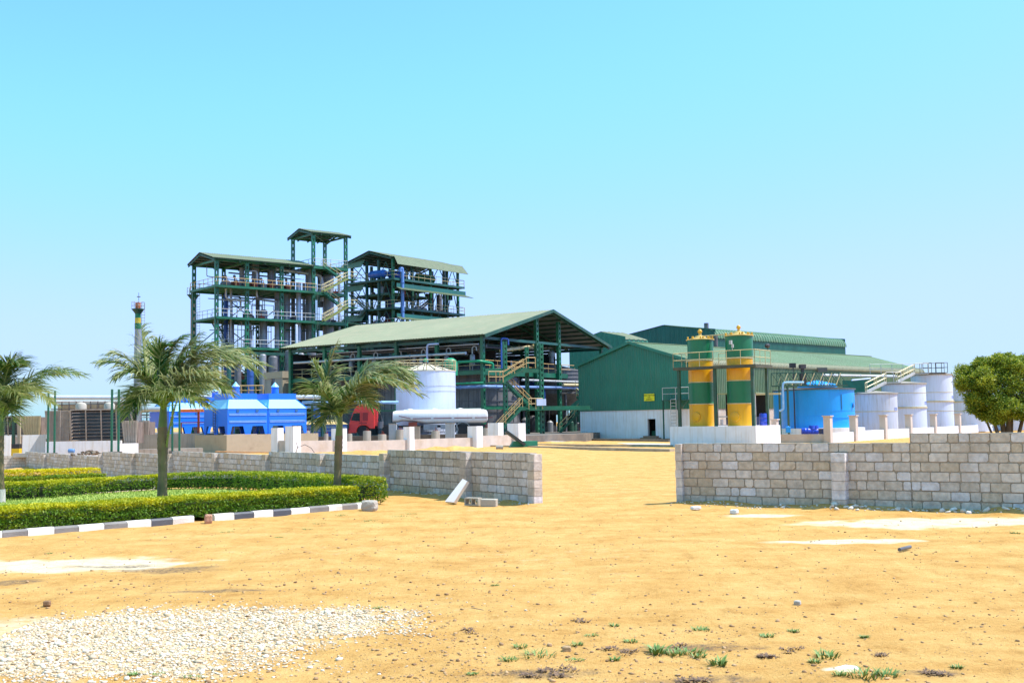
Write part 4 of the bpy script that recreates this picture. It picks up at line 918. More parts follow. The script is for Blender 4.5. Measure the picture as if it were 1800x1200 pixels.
roof_slope(ta, (-ex, WA + .4, eA + .05), (U_[3] - .3, WA + .4, eA + .05), (U_[3] - .3, WA / 2 + .02, zr), (-ex, WA / 2 + .02, zr), ROOF)
m = MB()
for k in range(9): m.tube([(0.6 + k * .33, WA * .8 - .02 * k, eA - 1.2), (0.6 + k * .33, WA * .8 - .02 * k, eA - 1.2 + .02)], .02, 4)
# stair on the left end
stair(ta, (1.2, WA - 1.5, d4 + .2), (1.2, 2.0, d3 + .1), (1, 0, 0), .8, DKG, LGT); stair(ta, (2.2, 2.0, d3 + .2), (2.2, WA - 1.0, d2_), (1, 0, 0), .8, DKG, LGT)
m = MB(); m.box(-.3, 4.5, .8, 1.8, d3 - .15, d3 - .05); m.build('landing', DKG, ta); railing(ta, [(-.3, .8, d3), (4.5, .8, d3)], LGT)

tt = thing('stair_tower', 'tallest open green steel tower with its own small gabled roof and zigzag stairs', 'steel structure', (OA.x, OA.y, 0), angA)
eT = Z(551, 408.5, DA(U_[3])); 
for u in (U_[3], UT):
    for v in (0, WT): column(tt, u, v, PADZ, eT - .05, .55, .15, 1.0)
dT = lev(551, 467)
x0, x1 = U_[3], UT
deck(tt, x0 - .2, x1 + .2, -.4, WT, dT, .45); railing(tt, [(x0 - .1, -.3, dT), (x1 + .1, -.3, dT), (x1 + .1, WT, dT), (x0, WT, dT), (x0 - .1, -.3, dT)], LGT)
for z in (d1, d2_): deck(tt, x0, x1 + .2, -.2, WT, z, .45); railing(tt, [(x0, -.1, z), (x1 + .1, -.1, z), (x1 + .1, WT, z)], LGT)
deck(tt, x0, x1, 0, WT, d3, .4); deck(tt, x0, x1, 0, WT, d4, .4)
zl1 = lev(606, 492); zl2 = lev(606, 541)
for zl, zt_, zb_ in ((zl1, dT, d1), (zl2, d1, d2_)):
    m = MB(); m.box(x1 - .7, x1 + 1.1, -1.6, .1, zl - .12, zl); m.build('landing', GRN, tt); railing(tt, [(x1 - .6, -1.6, zl), (x1 + 1.05, -1.6, zl), (x1 + 1.05, .1, zl)], YEL)
    stair(tt, (x0 + .9, -.9, zb_), (x1 - .6, -.9, zl), (0, -1, 0), .75, YGR, YEL, .045)
    stair(tt, (x0 + 1.5, .3, zt_), (x1 - .7, .3, zl), (0, -1, 0), .75, GRN, YEL)
zt_r = Z(531, 402, DA(U_[3], WT / 2))
m = MB()
for v in (0, WT): m.box(x0, x1, v - .08, v + .08, eT - .3, eT - .05)
for u in (x0, x1): m.box(u - .08, u + .08, .1, WT - .1, eT - .34, eT - .08)
for v in (0, WT): m.beam((x0, v, eT - .2), (x1, WT - v, eT - .2), .1)
m.build('roof_beam', GRN, tt)
roof_slope(tt, (x0 - .7, -.6, eT), (x1 + .7, -.6, eT), (x1 + .7, WT / 2, zt_r), (x0 - .7, WT / 2, zt_r), ROOF, under=TIN); roof_slope(tt, (x0 - .7, WT + .6, eT), (x1 + .7, WT + .6, eT), (x1 + .7, WT / 2 + .02, zt_r), (x0 - .7, WT / 2 + .02, zt_r), ROOF)
m = MB(); m.rail([(x0 + .4, -.5, d3 + .3), (x0 + .4, -.5, d1)], 0.01, .03); 
for i in range(40): z = d3 + i * (d1 - d3) / 40; m.tube([(x0 + .2, -.6, z), (x0 + .65, -.6, z)], .025, 4, False)
for xx in (x0 + .2, x0 + .65): m.tube([(xx, -.6, d3 - 3), (xx, -.6, d1 + 1)], .035, 4, False)
m.build('ladder', GRN2, tt)

# vessels and columns inside structure A: (photo x, width px, top y, bottom y, depth, material, words)
VA = [(397, 8, 516, 660, 3.5, mat('blue_column', (.015, .06, .26), .4, var=.15), 'tall slim blue column behind the second bay near the left end of the frame', True),
      (406, 4, 505, 640, 2, STEEL, 'narrow grey riser pipe column just right of the blue column', False),
      (406.5, 10, 562, 690, 4.5, STEEL, 'cone topped grey column below the riser right of the blue column', True),
      (438, 9, 566, 690, 3, STEEL, 'grey column just right of the second front post of the frame', True),
      (452, 5, 500, 560, 5, STEELD, 'short dark column hanging under the top floor, middle bay', False),
      (463, 14, 544, 690, 3.0, STEEL, 'stout domed grey column standing in the middle bay of the frame', True),
      (487, 9, 513, 700, 2.5, STEEL, 'grey column just left of the third front post', True),
      (503, 15, 514, 700, 3.5, STEEL, 'wide grey column just right of the third front post', True),
      (516, 6, 520, 610, 4.6, STEELD, 'slim dark column right of the wide grey column', False),
      (525, 9, 496, 640, 1.6, mat('bright_steel', (.42, .46, .55), .3, .3, var=.1), 'shiny pale blue column in the right bay of the frame', True),
      (534, 5, 498, 600, 4, STEEL, 'thin grey column beside the shiny pale one', False),
      (545, 16, 470, 700, 3.2, STEEL, 'tall thick grey column left of the tower front post', True),
      (521, 4.5, 570, 640, -.9, WHT, 'thin white standpipe in front of the right bay', True),
      (563, 10, 468, 540, 4.4, STEELD, 'dark column just inside the stair tower', True),
      (577, 20, 482, 600, 3.6, STEEL, 'large domed grey column inside the stair tower behind the stairs', True),
      (596, 5, 470, 620, 4.6, STEEL, 'slim grey column near the right post of the stair tower', False)]
for px, wd, y1, y2, v, mm, words, dome in VA:
    u = uAat(px, (y1 + y2) / 2, v); p = wA(u, v, 0); D = p.y; zt_ = Z(px, y1, D); zb = max(PADZ, Z(px, y2, D)); r = wd / 2 * D / FPX
    vessel('process_column', words, (p.x, p.y, zb), r, zt_ - zb, mm, dome=dome, rings=max(2, int((zt_ - zb) / 3)), legs=False, n=16)
# exchangers with valves on the top floor
kx = 0
for i, px in enumerate([396, 412, 428, 444, 459, 474, 489, 503]):
    u = uAat(px, 492, 2.0); p = wA(u, 2.0, d1); dd = i % 4
    root = thing('heat_exchanger', ['first', 'second', 'third', 'fourth', 'fifth', 'sixth', 'seventh', 'eighth'][i] + ' exchanger drum from the left in the row on the top floor', 'heat exchanger', p, angA, group='drums on the top floor of the distillation frame')
    m = MB(); m.lathe(0, .55, [(.05, -.95), (.42, -.85), (.48, -.6), (.48, .6), (.42, .85), (.05, .95)], 14, axis='y'); m.build('drum', [STEELD, RED][i % 2], root, smooth=50)
    m = MB(); m.box(-.35, .35, -.5, -.3, 0, .3); m.box(-.35, .35, .3, .5, 0, .3); m.build('saddle', DKG, root)
    m = MB(); m.tube([(0, 0, .95), (0, 0, 1.5)], .09, 8); m.lathe(0, 0, [(.2, 1.15), (.2, 1.22)], 10); m.lathe(0, 1.62 + (.1 if i % 2 else 0), [(.19, -.03), (.24, 0), (.19, .03)], 12, axis='y'); m.build('valve', STEELD, root)
    m = MB(); m.tube([(.3, -.2, -.05), (.3, -.2, 1.3), (.3, .6, 1.5)], .05, 6); m.build('branch_pipe', [LGT, STEEL, RED][i % 3], root)
for i, (px, y0, y1, rad) in enumerate([(425, 470, 495, .38), (449, 462, 493, .55), (475, 474, 493, .45), (481, 468, 495, .35), (446, 455, 492, .2)]):
    u = uAat(px, y1, 4.0); p = wA(u, 4.0, d1); h = Z(px, y0, p.y) - d1
    vessel('condenser', ['small upright condenser near the left of the top floor', 'fat round upright condenser in the middle of the top floor', 'upright condenser right of the middle of the top floor', 'slim condenser with tall neck right of the middle of the top floor', 'thin vent pipe rising behind the fat condenser'][i], p, rad, h, STEEL, rings=2, legs=True, n=14)
# pipes of structure A
DIA = lambda u, v, z: wA(u, v, z)
pipe_run('overhead_pipe', 'thick silver pipe running under the roof to the stair tower', [DIA(U_[2] + .6, 3, d1 + 3.4), DIA(U_[3] + 3.2, 3, d1 + 3.0), DIA(U_[3] + 3.2, 3, d1 - 1)], .3)
pipe_run('overhead_pipe', 'thin pipe hanging in a stepped line at the left under the roof', [DIA(.8, 5, eA - .6), DIA(.8, 5, eA - 1.9), DIA(U_[1] + 4, 5, eA - 2.4)], .07)
pipe_run('overhead_pipe', 'silver pipe bending down behind the second and third posts', [DIA(U_[1] + .9, 2, d1 + 2.6), DIA(U_[1] + 2.6, 2, d1 + 2.8), DIA(U_[1] + 2.6, 2, d1 - 1.4), DIA(U_[2] + .2, 2, d1 - 1.6)], .16)
pipe_run('overhead_pipe', 'pale pipe looping below the top floor at the left', [DIA(1.9, 1, d1 - .3), DIA(1.9, 1, d1 - 1.7), DIA(U_[1] + 1, 1, d1 - 1.9)], .15, LGT)
pipe_run('overhead_pipe', 'long pipe along the ceiling of the top floor', [DIA(U_[1], 6, eA - 1.0), DIA(U_[3] - .5, 6, eA - 1.2)], .12)
rp = random.Random(3)
root = thing('pipe_rack', 'dense bundle of thin vertical and horizontal process pipes between the floors of the left frame', 'pipework', (OA.x, OA.y, 0), angA)
for k in range(52):
    u = U_[1] * .9 + (U_[3] - U_[1]) * rp.random(); v = 1 + rp.random() * (WA - 1.5); a = rp.choice([d2_, d3, d4]); b = {d2_: d1, d3: d2_, d4: d3}[a]
    m = MB(); r = rp.choice([.04, .05, .07]); z1 = a + (b - a) * rp.uniform(.5, 1); m.tube([(u, v, a), (u, v, z1), (u + rp.uniform(-2, 2), v, z1)], r, 5); m.build('thin_pipe', rp.choice([STEELD, LGT, STEELD, DKG]), root)
for k in range(44):
    u = .5 + U_[3] * .9 * rp.random(); v = .6 + rp.random() * (WA - 1); L = rp.uniform(1.5, 5); z = rp.choice([d1, d2_, d3, d1, eA]) - rp.uniform(.5, 2.2)
    m = MB(); r = rp.choice([.05, .06, .1]); m.tube([(u, v, z), (u + L, v, z)], r, 5)
    if rp.random() < .5: m.tube([(u + L, v, z), (u + L, v, z - 1.5)], r, 5)
    m.build('thin_pipe', rp.choice([STEELD, LGT, STEEL, DKG]), root)
root = thing('pump_set', 'clutter of small pumps, boxes and valve bodies on the middle floors of the left frame', 'machinery', (OA.x, OA.y, 0), angA)
for k in range(44):
    z = rp.choice([d2_, d3, d4, d1]); u = rp.uniform(U_[1], UT - .5) ; v = rp.uniform(.6, WT - .6); s = rp.uniform(.3, .6); m = MB()
    m.lathe(u, z + s, [(s * .3, v - s * .9), (s * .55, v - s * .5), (s * .55, v + s * .5), (s * .3, v + s * .9)], 10, axis='x') if False else m.box(u - s, u + s, v - s * .5, v + s * .5, z + .02, z + s * 1.2)
    m.tube([(u, v, z + s), (u, v, z + s * 2.2)], s * .22, 6); m.build('pump', rp.choice([RED, DARK, STEELD, STEEL, DARK]), root)
# lower hall and low roof in front of the frame
root = thing('low_canopy', 'thin flat canopy below the lower floors of the left frame, ending behind the big shed', 'canopy', (OA.x, OA.y, 0), angA)
m = MB(); m.box(U_[1] - .5, UT + 8, -2.2, -.6, d3 - .9, d3 - .8); m.build('roof_sheet', ROOFG, root); m = MB(); m.box(U_[1] - .5, UT + 8, -2.3, -2.2, d3 - 1.2, d3 - .8)
m.beam((U_[1] + 3.6, -2, 4.5), (U_[1] + 5.2, -2, d3 - 1), .1)
for k in range(8): m.box(U_[1] + k * 3.2, U_[1] + k * 3.2 + .2, -2.2, -2.0, PADZ, d3 - .9)
m.build('canopy_frame', DKG, root)

# concrete building under the frame
ob = P(497, 150); hb = thing('control_building', 'unfinished grey and tan blockwork building with small windows under the steel frame', 'building', (ob.x, ob.y, 0), angA)
W2 = hit(ob, uA, 549); W1 = hit(ob, vA, 465); zb1 = Z(497, 652, 150)
m = MB(); t = .25; uwin = hit(ob, uA, 524) 
def wall_holes(mb, x0, x1, z0, z1, y, t, holes):
    # holes: (xa, xb, za, zb) cut in a wall lying along x
    xsx = sorted({x0, x1, *[h[0] for h in holes], *[h[1] for h in holes]}); zsx = sorted({z0, z1, *[h[2] for h in holes], *[h[3] for h in holes]})
    for i in range(len(xsx) - 1):
        for j in range(len(zsx) - 1):
            cx, cz = (xsx[i] + xsx[i + 1]) / 2, (zsx[j] + zsx[j + 1]) / 2
            if any(h[0] < cx < h[1] and h[2] < cz < h[3] for h in holes): continue
            mb.box(xsx[i], xsx[i + 1], y, y + t, zsx[j], zsx[j + 1])
zw1, zw2 = Z(525, 677, 151), Z(525, 667, 151)
wall_holes(m, 0, W2, PADZ, zb1 - .9, 0, t, [(uwin - .55, uwin + .55, zw1, zw2)]); m.build('front_wall', CONCL, hb)
m = MB(); wall_holes(m, 0, W1 - t, PADZ, zb1 - .9, 0, t, [(W1 * .38, W1 * .58, zw1 - .3, zw2 + .4)]); o = m.build('side_wall', CONC, hb); o.rotation_euler = (0, 0, math.pi / 2); o.location = (t, t, 0)
m = MB(); m.box(t + .001, W2, t, W1, zb1 - .95, zb1 - .9); m.box(.3, W2 - .1, W1 - .3, W1, PADZ, zb1 - 1); m.build('roof_slab', CONC, hb)
m = MB(); m.box(-.1, W2 + .1, -.1, .15, zb1 - .9, zb1); m.box(-.1, .15, .15, W1, zb1 - .9, zb1); m.build('parapet', CONCL, hb)
m = MB(); m.box(uwin - .55, uwin + .55, .12, .15, zw1, zw2); m.build('window', GLS, hb); m = MB(); m.box(.1, .13, W1 * .38, W1 * .62, zw1 - .3, zw2 + .4); m.build('window', GLS, hb)
m = MB(); m.box(W2 * .45, W2 * .75, -.1 - .02, -.1, zb1 - .55, zb1 - .1); m.box(0.4, W2 + 2, -1.2, -.12, zb1 - 1.35, zb1 - 1.28); m.build('awning', DARK, hb)
railing(hb, [(-1, -.2, 0 + Z(440, 690, 150)), (-9, -.2, Z(440, 690, 150))], OCH, r=.06) if False else None
# raised rail platform left of it
root = thing('rail_platform', 'low walkway with two ochre rails behind the blue cooling units', 'platform', (P(412, 146).x, P(412, 146).y, 0), .15)
zz = Z(430, 694, 146); m = MB(); m.box(0, 3.6, 0, 1.2, zz - .15, zz); 
for k in (0, 1.2, 2.4, 3.5): m.box(k, k + .1, 0, .1, PADZ, zz - .15); m.box(k, k + .1, 1.1, 1.2, PADZ, zz - .15)
m.build('deck', DKG, root); railing(root, [(0, 0, zz), (3.6, 0, zz)], OCH, h=1.2, r=.06, sp=.9)
for i, (px, wd, y1, mm, words) in enumerate([(402, 8, 612, GRN2, 'green tank shell glimpsed behind the palm fronds'), (418, 12, 615, STEELD, 'dark vessel under the frame behind the tall palm'), (462, 12, 622, STEEL, 'pale column in the dim lower bay'), (440, 12, 640, mat('mid_blue', (.02, .08, .3), .5), 'blue vessel in the dim lower bay'),
                                          (480, 16, 625, STEELD, 'dark column in the dim lower bay left of the blockwork house'), (508, 14, 615, STEELD, 'dark vessel rising above the blockwork house'), (530, 10, 620, STEEL, 'grey vessel rising above the right of the blockwork house'), (548, 16, 612, STEELD, 'broad dark vessel at the corner of the big shed')]):
    D = 157 + (i % 3) * 1.5; p = P(px, D); vessel('lower_vessel', words, (p.x, p.y, PADZ), wd / 2 * D / FPX, Z(px, y1, D) - PADZ, mm, rings=3, legs=True, n=14)

# ============================================================ B: right evaporator structure
OB = P(693, 180.0); uB = Vector((.6, .8)); vB = Vector((-.8, .6)); angB = math.atan2(.8, .6)
DB = lambda u, v=0.0: OB.y + uB.y * u + vB.y * v
lvb = lambda px, py, v=0.0: Z(px, py, DB(hit(OB + vB * v, uB, px, py), v))
eB = Z(693, 454, 180); b1 = Z(693, 489, 180); b2 = Z(693, 540, 180); bm_ = Z(693, 513, 180); b3 = Z(693, 572, 180)
UB = [0] + [hit(OB, uB, p, 530) for p in (725, 757, 786, 805)]; VB = [0] + [hit(OB, vB, p, 500) for p in (666, 645, 619)]
tb = thing('evaporator_frame', 'open green steel evaporator structure with sloping awnings, right of the stair tower', 'steel structure', (OB.x, OB.y, 0), angB)
for i, u in enumerate(UB):
    for v in (VB if i in (0, 4) else (0, VB[-1])): column(tb, u, v, PADZ, eB, .42, .12, 1.2, GRN2 if (i + int(v)) % 2 else GRN, .7)
LB = UB[-1]; WB = VB[-1]
for z, rm in ((b1, YEL), (b2, YEL), (b3, LGT)):
    frame_level(tb, -.6, LB + .9, -.8, WB + .5, z, rm, GRN2, 'flbr', nx=6)
deck(tb, 0, LB * .6, 1, WB - 1, bm_, .4, DKG)
for i in range(4):
    for a, b in ((b1, eB), (b2, b1), (b3, b2)):
        um = (UB[i] + UB[i + 1]) / 2
        for v in (0, WB): brace(tb, (UB[i], v, a), (um, v, b - .4), .1, GRN2); brace(tb, (UB[i + 1], v, a), (um, v, b - .4), .1, GRN2)
for a, b in ((b1, eB), (b2, b1), (b3, b2)):
    brace(tb, (0, VB[0], a), (0, VB[1] / 2, b - .4), .1, GRN2); brace(tb, (0, VB[1], a), (0, VB[1] / 2, b - .4), .1, GRN2); brace(tb, (0, VB[2], a), (0, VB[3], b - .4), .1, GRN2)
zrb = Z(643, 442, DB(0, WB * .55)); RV = WB * .5
roof_slope(tb, (-.8, -.2, eB + .3), (LB + 1.0, -.2, eB + .3), (LB + 1.0, RV, zrb), (-.8, RV, zrb), ROOF, rafters=5); roof_slope(tb, (-.8, WB + .3, eB + .3), (LB + 1.0, WB + .3, eB + .3), (LB + 1.0, RV + .02, zrb), (-.8, RV + .02, zrb), ROOF, rafters=5)
def awning(x0, x1, zt_, drop, out, y=0.0, sgn=-1, m_=ROOF, um=CLADT):
    mb = MB(); A, B = Vector((x0, y, zt_)), Vector((x1, y, zt_)); C, D_ = Vector((x1 + out * .3, y + sgn * out, zt_ - drop)), Vector((x0 - out * .3, y + sgn * out, zt_ - drop))
    n = (B - A).cross(D_ - A).normalized(); n = n if n.z > 0 else -n; L = (B - A).length
    corr_strip(mb, lambda s: D_.lerp(C, s / L), lambda s: A.lerp(B, s / L), L, .35, .04, n); sh = mb.build('awning', m_, tb)
    mb = MB(); mb.add([A - n * .04, B - n * .04, C - n * .04, D_ - n * .04], [(0, 1, 2, 3)]); mb.build('awning_lining', um, sh)
AW = mat('awning_sheet', (.13, .17, .095), .5, var=.15, dirt=(.19, .19, .12), dirt_amt=.4)
awning(0, LB + .9, eB + .45, 1.5, 1.1, -.25, -1, AW); awning(-.2, LB + .9, Z(700, 505, 180), .55, 1.5, -.9, -1, AW); awning(-.2, LB * .9, Z(700, 557, 180), .5, 1.4, -.9, -1, AW)
def awning_v(y0, y1, zt_, drop, out, m_=AW):
    mb = MB(); A, B = Vector((-.3, y0, zt_)), Vector((-.3, y1, zt_)); D_, C = Vector((-.3 - out, y0 - .3, zt_ - drop)), Vector((-.3 - out, y1 + .6, zt_ - drop)); L = (B - A).length
    corr_strip(mb, lambda s: D_.lerp(C, s / L), lambda s: A.lerp(B, s / L), L, .35, .04, (-.7, 0, .7)); sh = mb.build('awning', m_, tb)
    mb = MB(); n = Vector((.03, 0, -.03)); mb.add([A + n, B + n, C + n, D_ + n], [(0, 1, 2, 3)]); mb.build('awning_lining', CLADT, sh)
awning_v(VB[2] + .1, VB[3] + 1.2, eB + .3, 1.3, 1.2); awning_v(VB[2] + .1, VB[3] + 1.0, Z(640, 500, 184), 1.2, 1.2); awning_v(VB[2] + .1, VB[3] + 1.0, Z(640, 553, 184), 1.2, 1.2)
m = MB(); m.box(-.2, LB + .9, -.98, -.92, Z(700, 505, 180) - .02, Z(700, 498, 180)); m.build('side_sheet', CLADT, tb); 
m = MB(); m.box(-.2, LB * .85, -.98, -.92, Z(700, 557, 180) - .02, Z(700, 551, 180)); m.box(.3, .35, VB[2], WB + 1, b2 - 2, b2 - .8); m.build('side_sheet', CLADT, tb)
stair(tb, (LB - 6.5, 3.8, b2), (LB - 2.0, 3.8, b1 - 2), (0, 1, 0), .9, DARK, LGT); stair(tb, (-.1, VB[3] - .3, b3), (-.1, VB[2] - .6, b2), (-1, 0, 0), .8, DKG, LGT); stair(tb, (-.1, VB[2] - .4, b2), (-.1, VB[3] - .2, b1 - 2), (-1, 0, 0), .8, DKG, LGT)
wB = lambda u, v, z: Vector((OB.x + uB.x * u + vB.x * v, OB.y + uB.y * u + vB.y * v, z))
TB_ = mat('tank_blue', (.015, .10, .42), .4, var=.15); TG_ = mat('tank_green', (.01, .13, .045), .4, var=.2)
def htank(words, p, ang, r, L, m_):
    root = thing('horizontal_tank', words, 'tank', p, ang); m = MB(); m.lathe(0, r + .25, [(.05, 0), (r * .7, .12), (r, .5), (r, L - .5), (r * .7, L - .12), (.05, L)], 18, axis='x'); m.build('shell', m_, root, smooth=50)
    m = MB(); m.box(L * .2, L * .2 + .25, -r * .7, r * .7, 0, r * .6); m.box(L * .75, L * .75 + .25, -r * .7, r * .7, 0, r * .6); m.build('saddle', DKG, root)
    m = MB()
    for k in range(1, 5): m.lathe(0, r + .25, [(r * 1.03, L * k / 5 - .04), (r * 1.03, L * k / 5 + .04)], 18, False, False, axis='x')
    m.build('band', m_, root)
htank('blue horizontal tank on the upper floor nearest the left corner', wB(-.2, 5.0, b1), angB + math.pi / 2 + math.pi, 0.64, 3.8, TB_)
htank('blue horizontal tank on the upper floor right of the corner post', wB(.6, 1.6, b1), angB, 0.62, 3.9, TB_); htank('green horizontal tank on the upper floor of the evaporator frame', wB(7.2, 1.6, b1), angB, 0.72, 4.6, TG_)
pipe_run('downpipe', 'blue vertical pipe running down beside the front corner post', [wB(.7, -.9, b1 + 1.0), wB(.7, -.9, b1 + 1.6), wB(1.1, -1.0, b1 + 1.6), wB(1.1, -1.0, b3)], .28, mat('soft_blue_pipe', (.10, .22, .52), .4, var=.1))
root = thing('machinery_cluster', 'grey and dark red drums, pipes and valves on the floors of the right structure', 'machinery', (OB.x, OB.y, 0), angB)
for k in range(46):
    z = rp.choice([b2, b2, b3, bm_, b1]); u = rp.uniform(.5, LB); v = rp.uniform(.8, WB - .8); s = rp.uniform(.3, .65); m = MB()
    if k % 3 == 0: m.lathe(v, z + s + .1, [(.05, u - s * 2), (s, u - s * 1.7), (s, u + s * 1.7), (.05, u + s * 2)], 10, axis='x')
    elif k % 3 == 1: m.lathe(u, v, [(s, z), (s, z + 2 * s), (s * .5, z + 2.4 * s)], 10); m.tube([(u, v, z + 2 * s), (u, v, z + 3 * s + .5)], .08, 5)
    else: m.tube([(u, v, z), (u, v, z + 2.2), (u + rp.uniform(-2, 2), v, z + 2.2)], .07, 5)
    m.build('drum' if k % 3 < 2 else 'thin_pipe', rp.choice([RED, DARK, STEELD, STEEL, LGT]), root)
for i, (px, py0, words) in enumerate([(757, 505, 'grey column in the middle bays of the right structure'), (772, 505, 'second grey column in the middle bays, slightly right of the first'), (682, 520, 'dark blue column near the front corner of the right structure')]):
    u = hit(OB + vB * 5, uB, px, 520); p = wB(u, 5, b3); vessel('process_column', words, p, .5, b1 - b3 - .8, [STEELD, STEELD, mat('navy_steel', (.02, .04, .12), .5)][i], rings=5, legs=False, n=14)
m = MB(); p = wB(-6, 4, 0); o = thing('roof_lip', 'dark green fascia of a lower roof seen just above the big shed ridge', 'canopy', wB(-1.5, 8, 0), angB + math.pi); 
z5 = Z(650, 571, 182); m.box(-3, 11, -1.0, 4, z5 - .1, z5 + .05); m.build('roof_sheet', DKG, o); m = MB(); m.box(-3, 11, -1.1, -1.0, z5 - 1.0, z5 + .05)
for k in range(5): m.box(-3 + k * 3.4, -2.8 + k * 3.4, 0, .2, PADZ, z5 - .1)
m.build('fascia', DKG, o)
stair(o, (0, 0, 1), (0.01, 0, 1.5), (0, 1, 0)) if False else None

# dark backing blocks added to darken the gaps under the frames
for words, pa, pb, D, yt in [('dark backing added behind the lower floors of the left steel frame', 470, 640, 181, 622), ('low dark backing added behind the tall palm crown', 396, 472, 183, 657), ('dark backing added between the two steel frames behind the shed roof', 612, 720, 200, 588)]:
    p = P(pa, D); root = thing('dark_backing', words, 'building', (p.x, p.y, 0), .1); L_ = (pb - pa) * D / FPX; h_ = Z((pa + pb) / 2, yt, D); m = MB(); corr_strip(m, lambda s: (s, 0, 0), lambda s: (s, 0, h_), L_, .8, .08, (0, -1, 0)); m.box(0, L_, .1, 8, 0, h_ - .05); m.build('wall', mat('dark_backing_sheet', (.03, .05, .045), .7, var=.3), root)
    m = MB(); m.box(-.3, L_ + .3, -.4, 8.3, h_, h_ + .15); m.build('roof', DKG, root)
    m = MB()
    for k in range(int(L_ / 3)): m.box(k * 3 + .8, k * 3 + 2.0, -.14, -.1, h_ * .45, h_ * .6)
    m.build('black_panel', BLK, root)  # black panels set on the added backing
# chimneys
def chimney(words, px, D, ytop, wd, ybot, bands, lower):
    p = P(px, D); k = D / FPX; root = thing('chimney', words, 'chimney', (p.x, p.y, 0)); zs = [Z(px, y, D) for y in bands['y']]; z0 = tz(*p)
    for i, (a, b, mm) in enumerate(zip(zs[1:], zs[:-1], bands['m'])): m = MB(); r = wd * k / 2 * (1 + .06 * i); m.lathe(0, 0, [(r, a), (r, b)], 16); m.build('stack_section', mm, root, smooth=50)
    r = wd * k / 2; m = MB(); m.lathe(0, 0, [(lower * k / 2, z0), (lower * k / 2, zs[-1] - 5), (r * 1.1, zs[-1])], 16); m.build('stack_base', bands['base'], root, smooth=50)
    zp = zs[1]; R3 = 11 * k; m = MB(); m.lathe(0, 0, [(r, zp - .8), (R3 * .95, zp - .1), (R3, zp - .1), (R3, zp), (r, zp)], 16, False, False); m.build('platform', DKG, root)
    m = MB()
    for t in range(10):
        a = t * .628; a2 = a + .628; q0 = Vector((R3 * math.cos(a), R3 * math.sin(a), zp)); q1 = Vector((R3 * math.cos(a2), R3 * math.sin(a2), zp)); m.rail([q0, q1], 1.1, .035, 5)
    m.build('railing', LGT, root)
    m = MB(); 
    for xx in (r + .15, r + .65): m.tube([(xx, 0, z0 + 2), (xx, 0, zp + 1)], .04, 4, False)
    z = z0 + 2
    while z < zp: m.tube([(r + .15, 0, z), (r + .65, 0, z)], .03, 4, False); z += .45
    m.build('ladder', LGT, root)
    m = MB(); m.tube([(0.1, 0, zs[0]), (0.1, 0, zs[0] + 1.6)], .04, 4); m.lathe(.1, 0, [(.3, zs[0] + .9), (.3, zs[0] + 1.0)], 8); m.build('lightning_rod', STEELD, root)
chimney('free standing slim chimney with a green and yellow banded top at the far left', 241, 180, 532, 9.5, 700, {'y': [532, 543, 559, 568, 578], 'm': [mat('rust_orange', (.42, .13, .05), .7), SGRN, mat('chimney_yellow', (.55, .42, .03), .6), SGRN], 'base': mat('chimney_grey', (.27, .29, .33), .5, var=.2)}, 12.5)
chimney('rusty brown chimney with a round platform just left of the distillation frame', 339, 186, 510, 9, 700, {'y': [512, 518, 600], 'm': [STEELD, mat('rust_brown', (.26, .17, .13), .8, var=.25, streak=True, dirt=(.12, .07, .05), dirt_amt=.6)], 'base': STEELD}, 11)
# ============================================================ C: big open shed
OC = P(850, 125.0); uC = Vector((.56, .828)); vC = Vector((-.828, .56)); angC = math.atan2(.828, .56)
def wC(u, v, z): return Vector((OC.x + uC.x * u + vC.x * v, OC.y + uC.y * u + vC.y * v, z))
def vCat(px, py=650): return hit(OC, vC, px, py)
def uCat(px, py=650): return hit(OC, uC, px, py)
eC = Z(850, 586, 125); WC = uCat(1056, 600); LC = vCat(511, 606); rC = Z(967, 545, wC(WC / 2, 0, 0).y)
sh = thing('process_shed', 'large open sided shed with a broad pale green gabled roof over grey fermenters', 'shed', (OC.x, OC.y, 0), angC)
ov = 1.0; slope = (rC - eC) / (WC / 2)
roof_slope(sh, (-ov, -ov, eC - slope * ov + .1), (-ov, LC + ov, eC - slope * ov + .1), (WC / 2, LC + ov, rC), (WC / 2, -ov, rC), ROOF, .4, .04, rafters=5, purlins=9)
roof_slope(sh, (WC + ov, -ov, eC - slope * ov + .1), (WC + ov, LC + ov, eC - slope * ov + .1), (WC / 2 + .02, LC + ov, rC), (WC / 2 + .02, -ov, rC), ROOF, .4, .04, rafters=5, purlins=9)
for y in (-ov - .06, LC + ov):
    MB().beam((-ov, y, eC - slope * ov - .1), (WC / 2, y, rC - .15), .12, .36).build('rake_trim', DKG, sh); MB().beam((WC + ov, y, eC - slope * ov - .1), (WC / 2 + .01, y, rC - .15), .12, .36).build('rake_trim', DKG, sh)
vs_ = [0, vCat(768, 600), vCat(697, 600), vCat(632, 605), vCat(571, 606), LC]
for i, v in enumerate(vs_):
    column(sh, 0, v, PADZ, eC - .3, .42, .12, .62, GRN, .55, .36); column(sh, WC, v, PADZ, eC - .3, .42, .12, .9, GRN, .55)
for px in (943, 982): u = uCat(px, 620); column(sh, u, 0, PADZ, rC - slope * abs(u - WC / 2) - .5, .5, .14, .62, GRN, .5, .36)
m = MB()
for x in (0, WC): m.box(x - .1, x + .1, .2, LC, eC - .75, eC - .4)
m.box(.2, WC - .2, -.1, .1, eC - .6, eC - .3)
m.build('eave_beam', GRN2, sh)
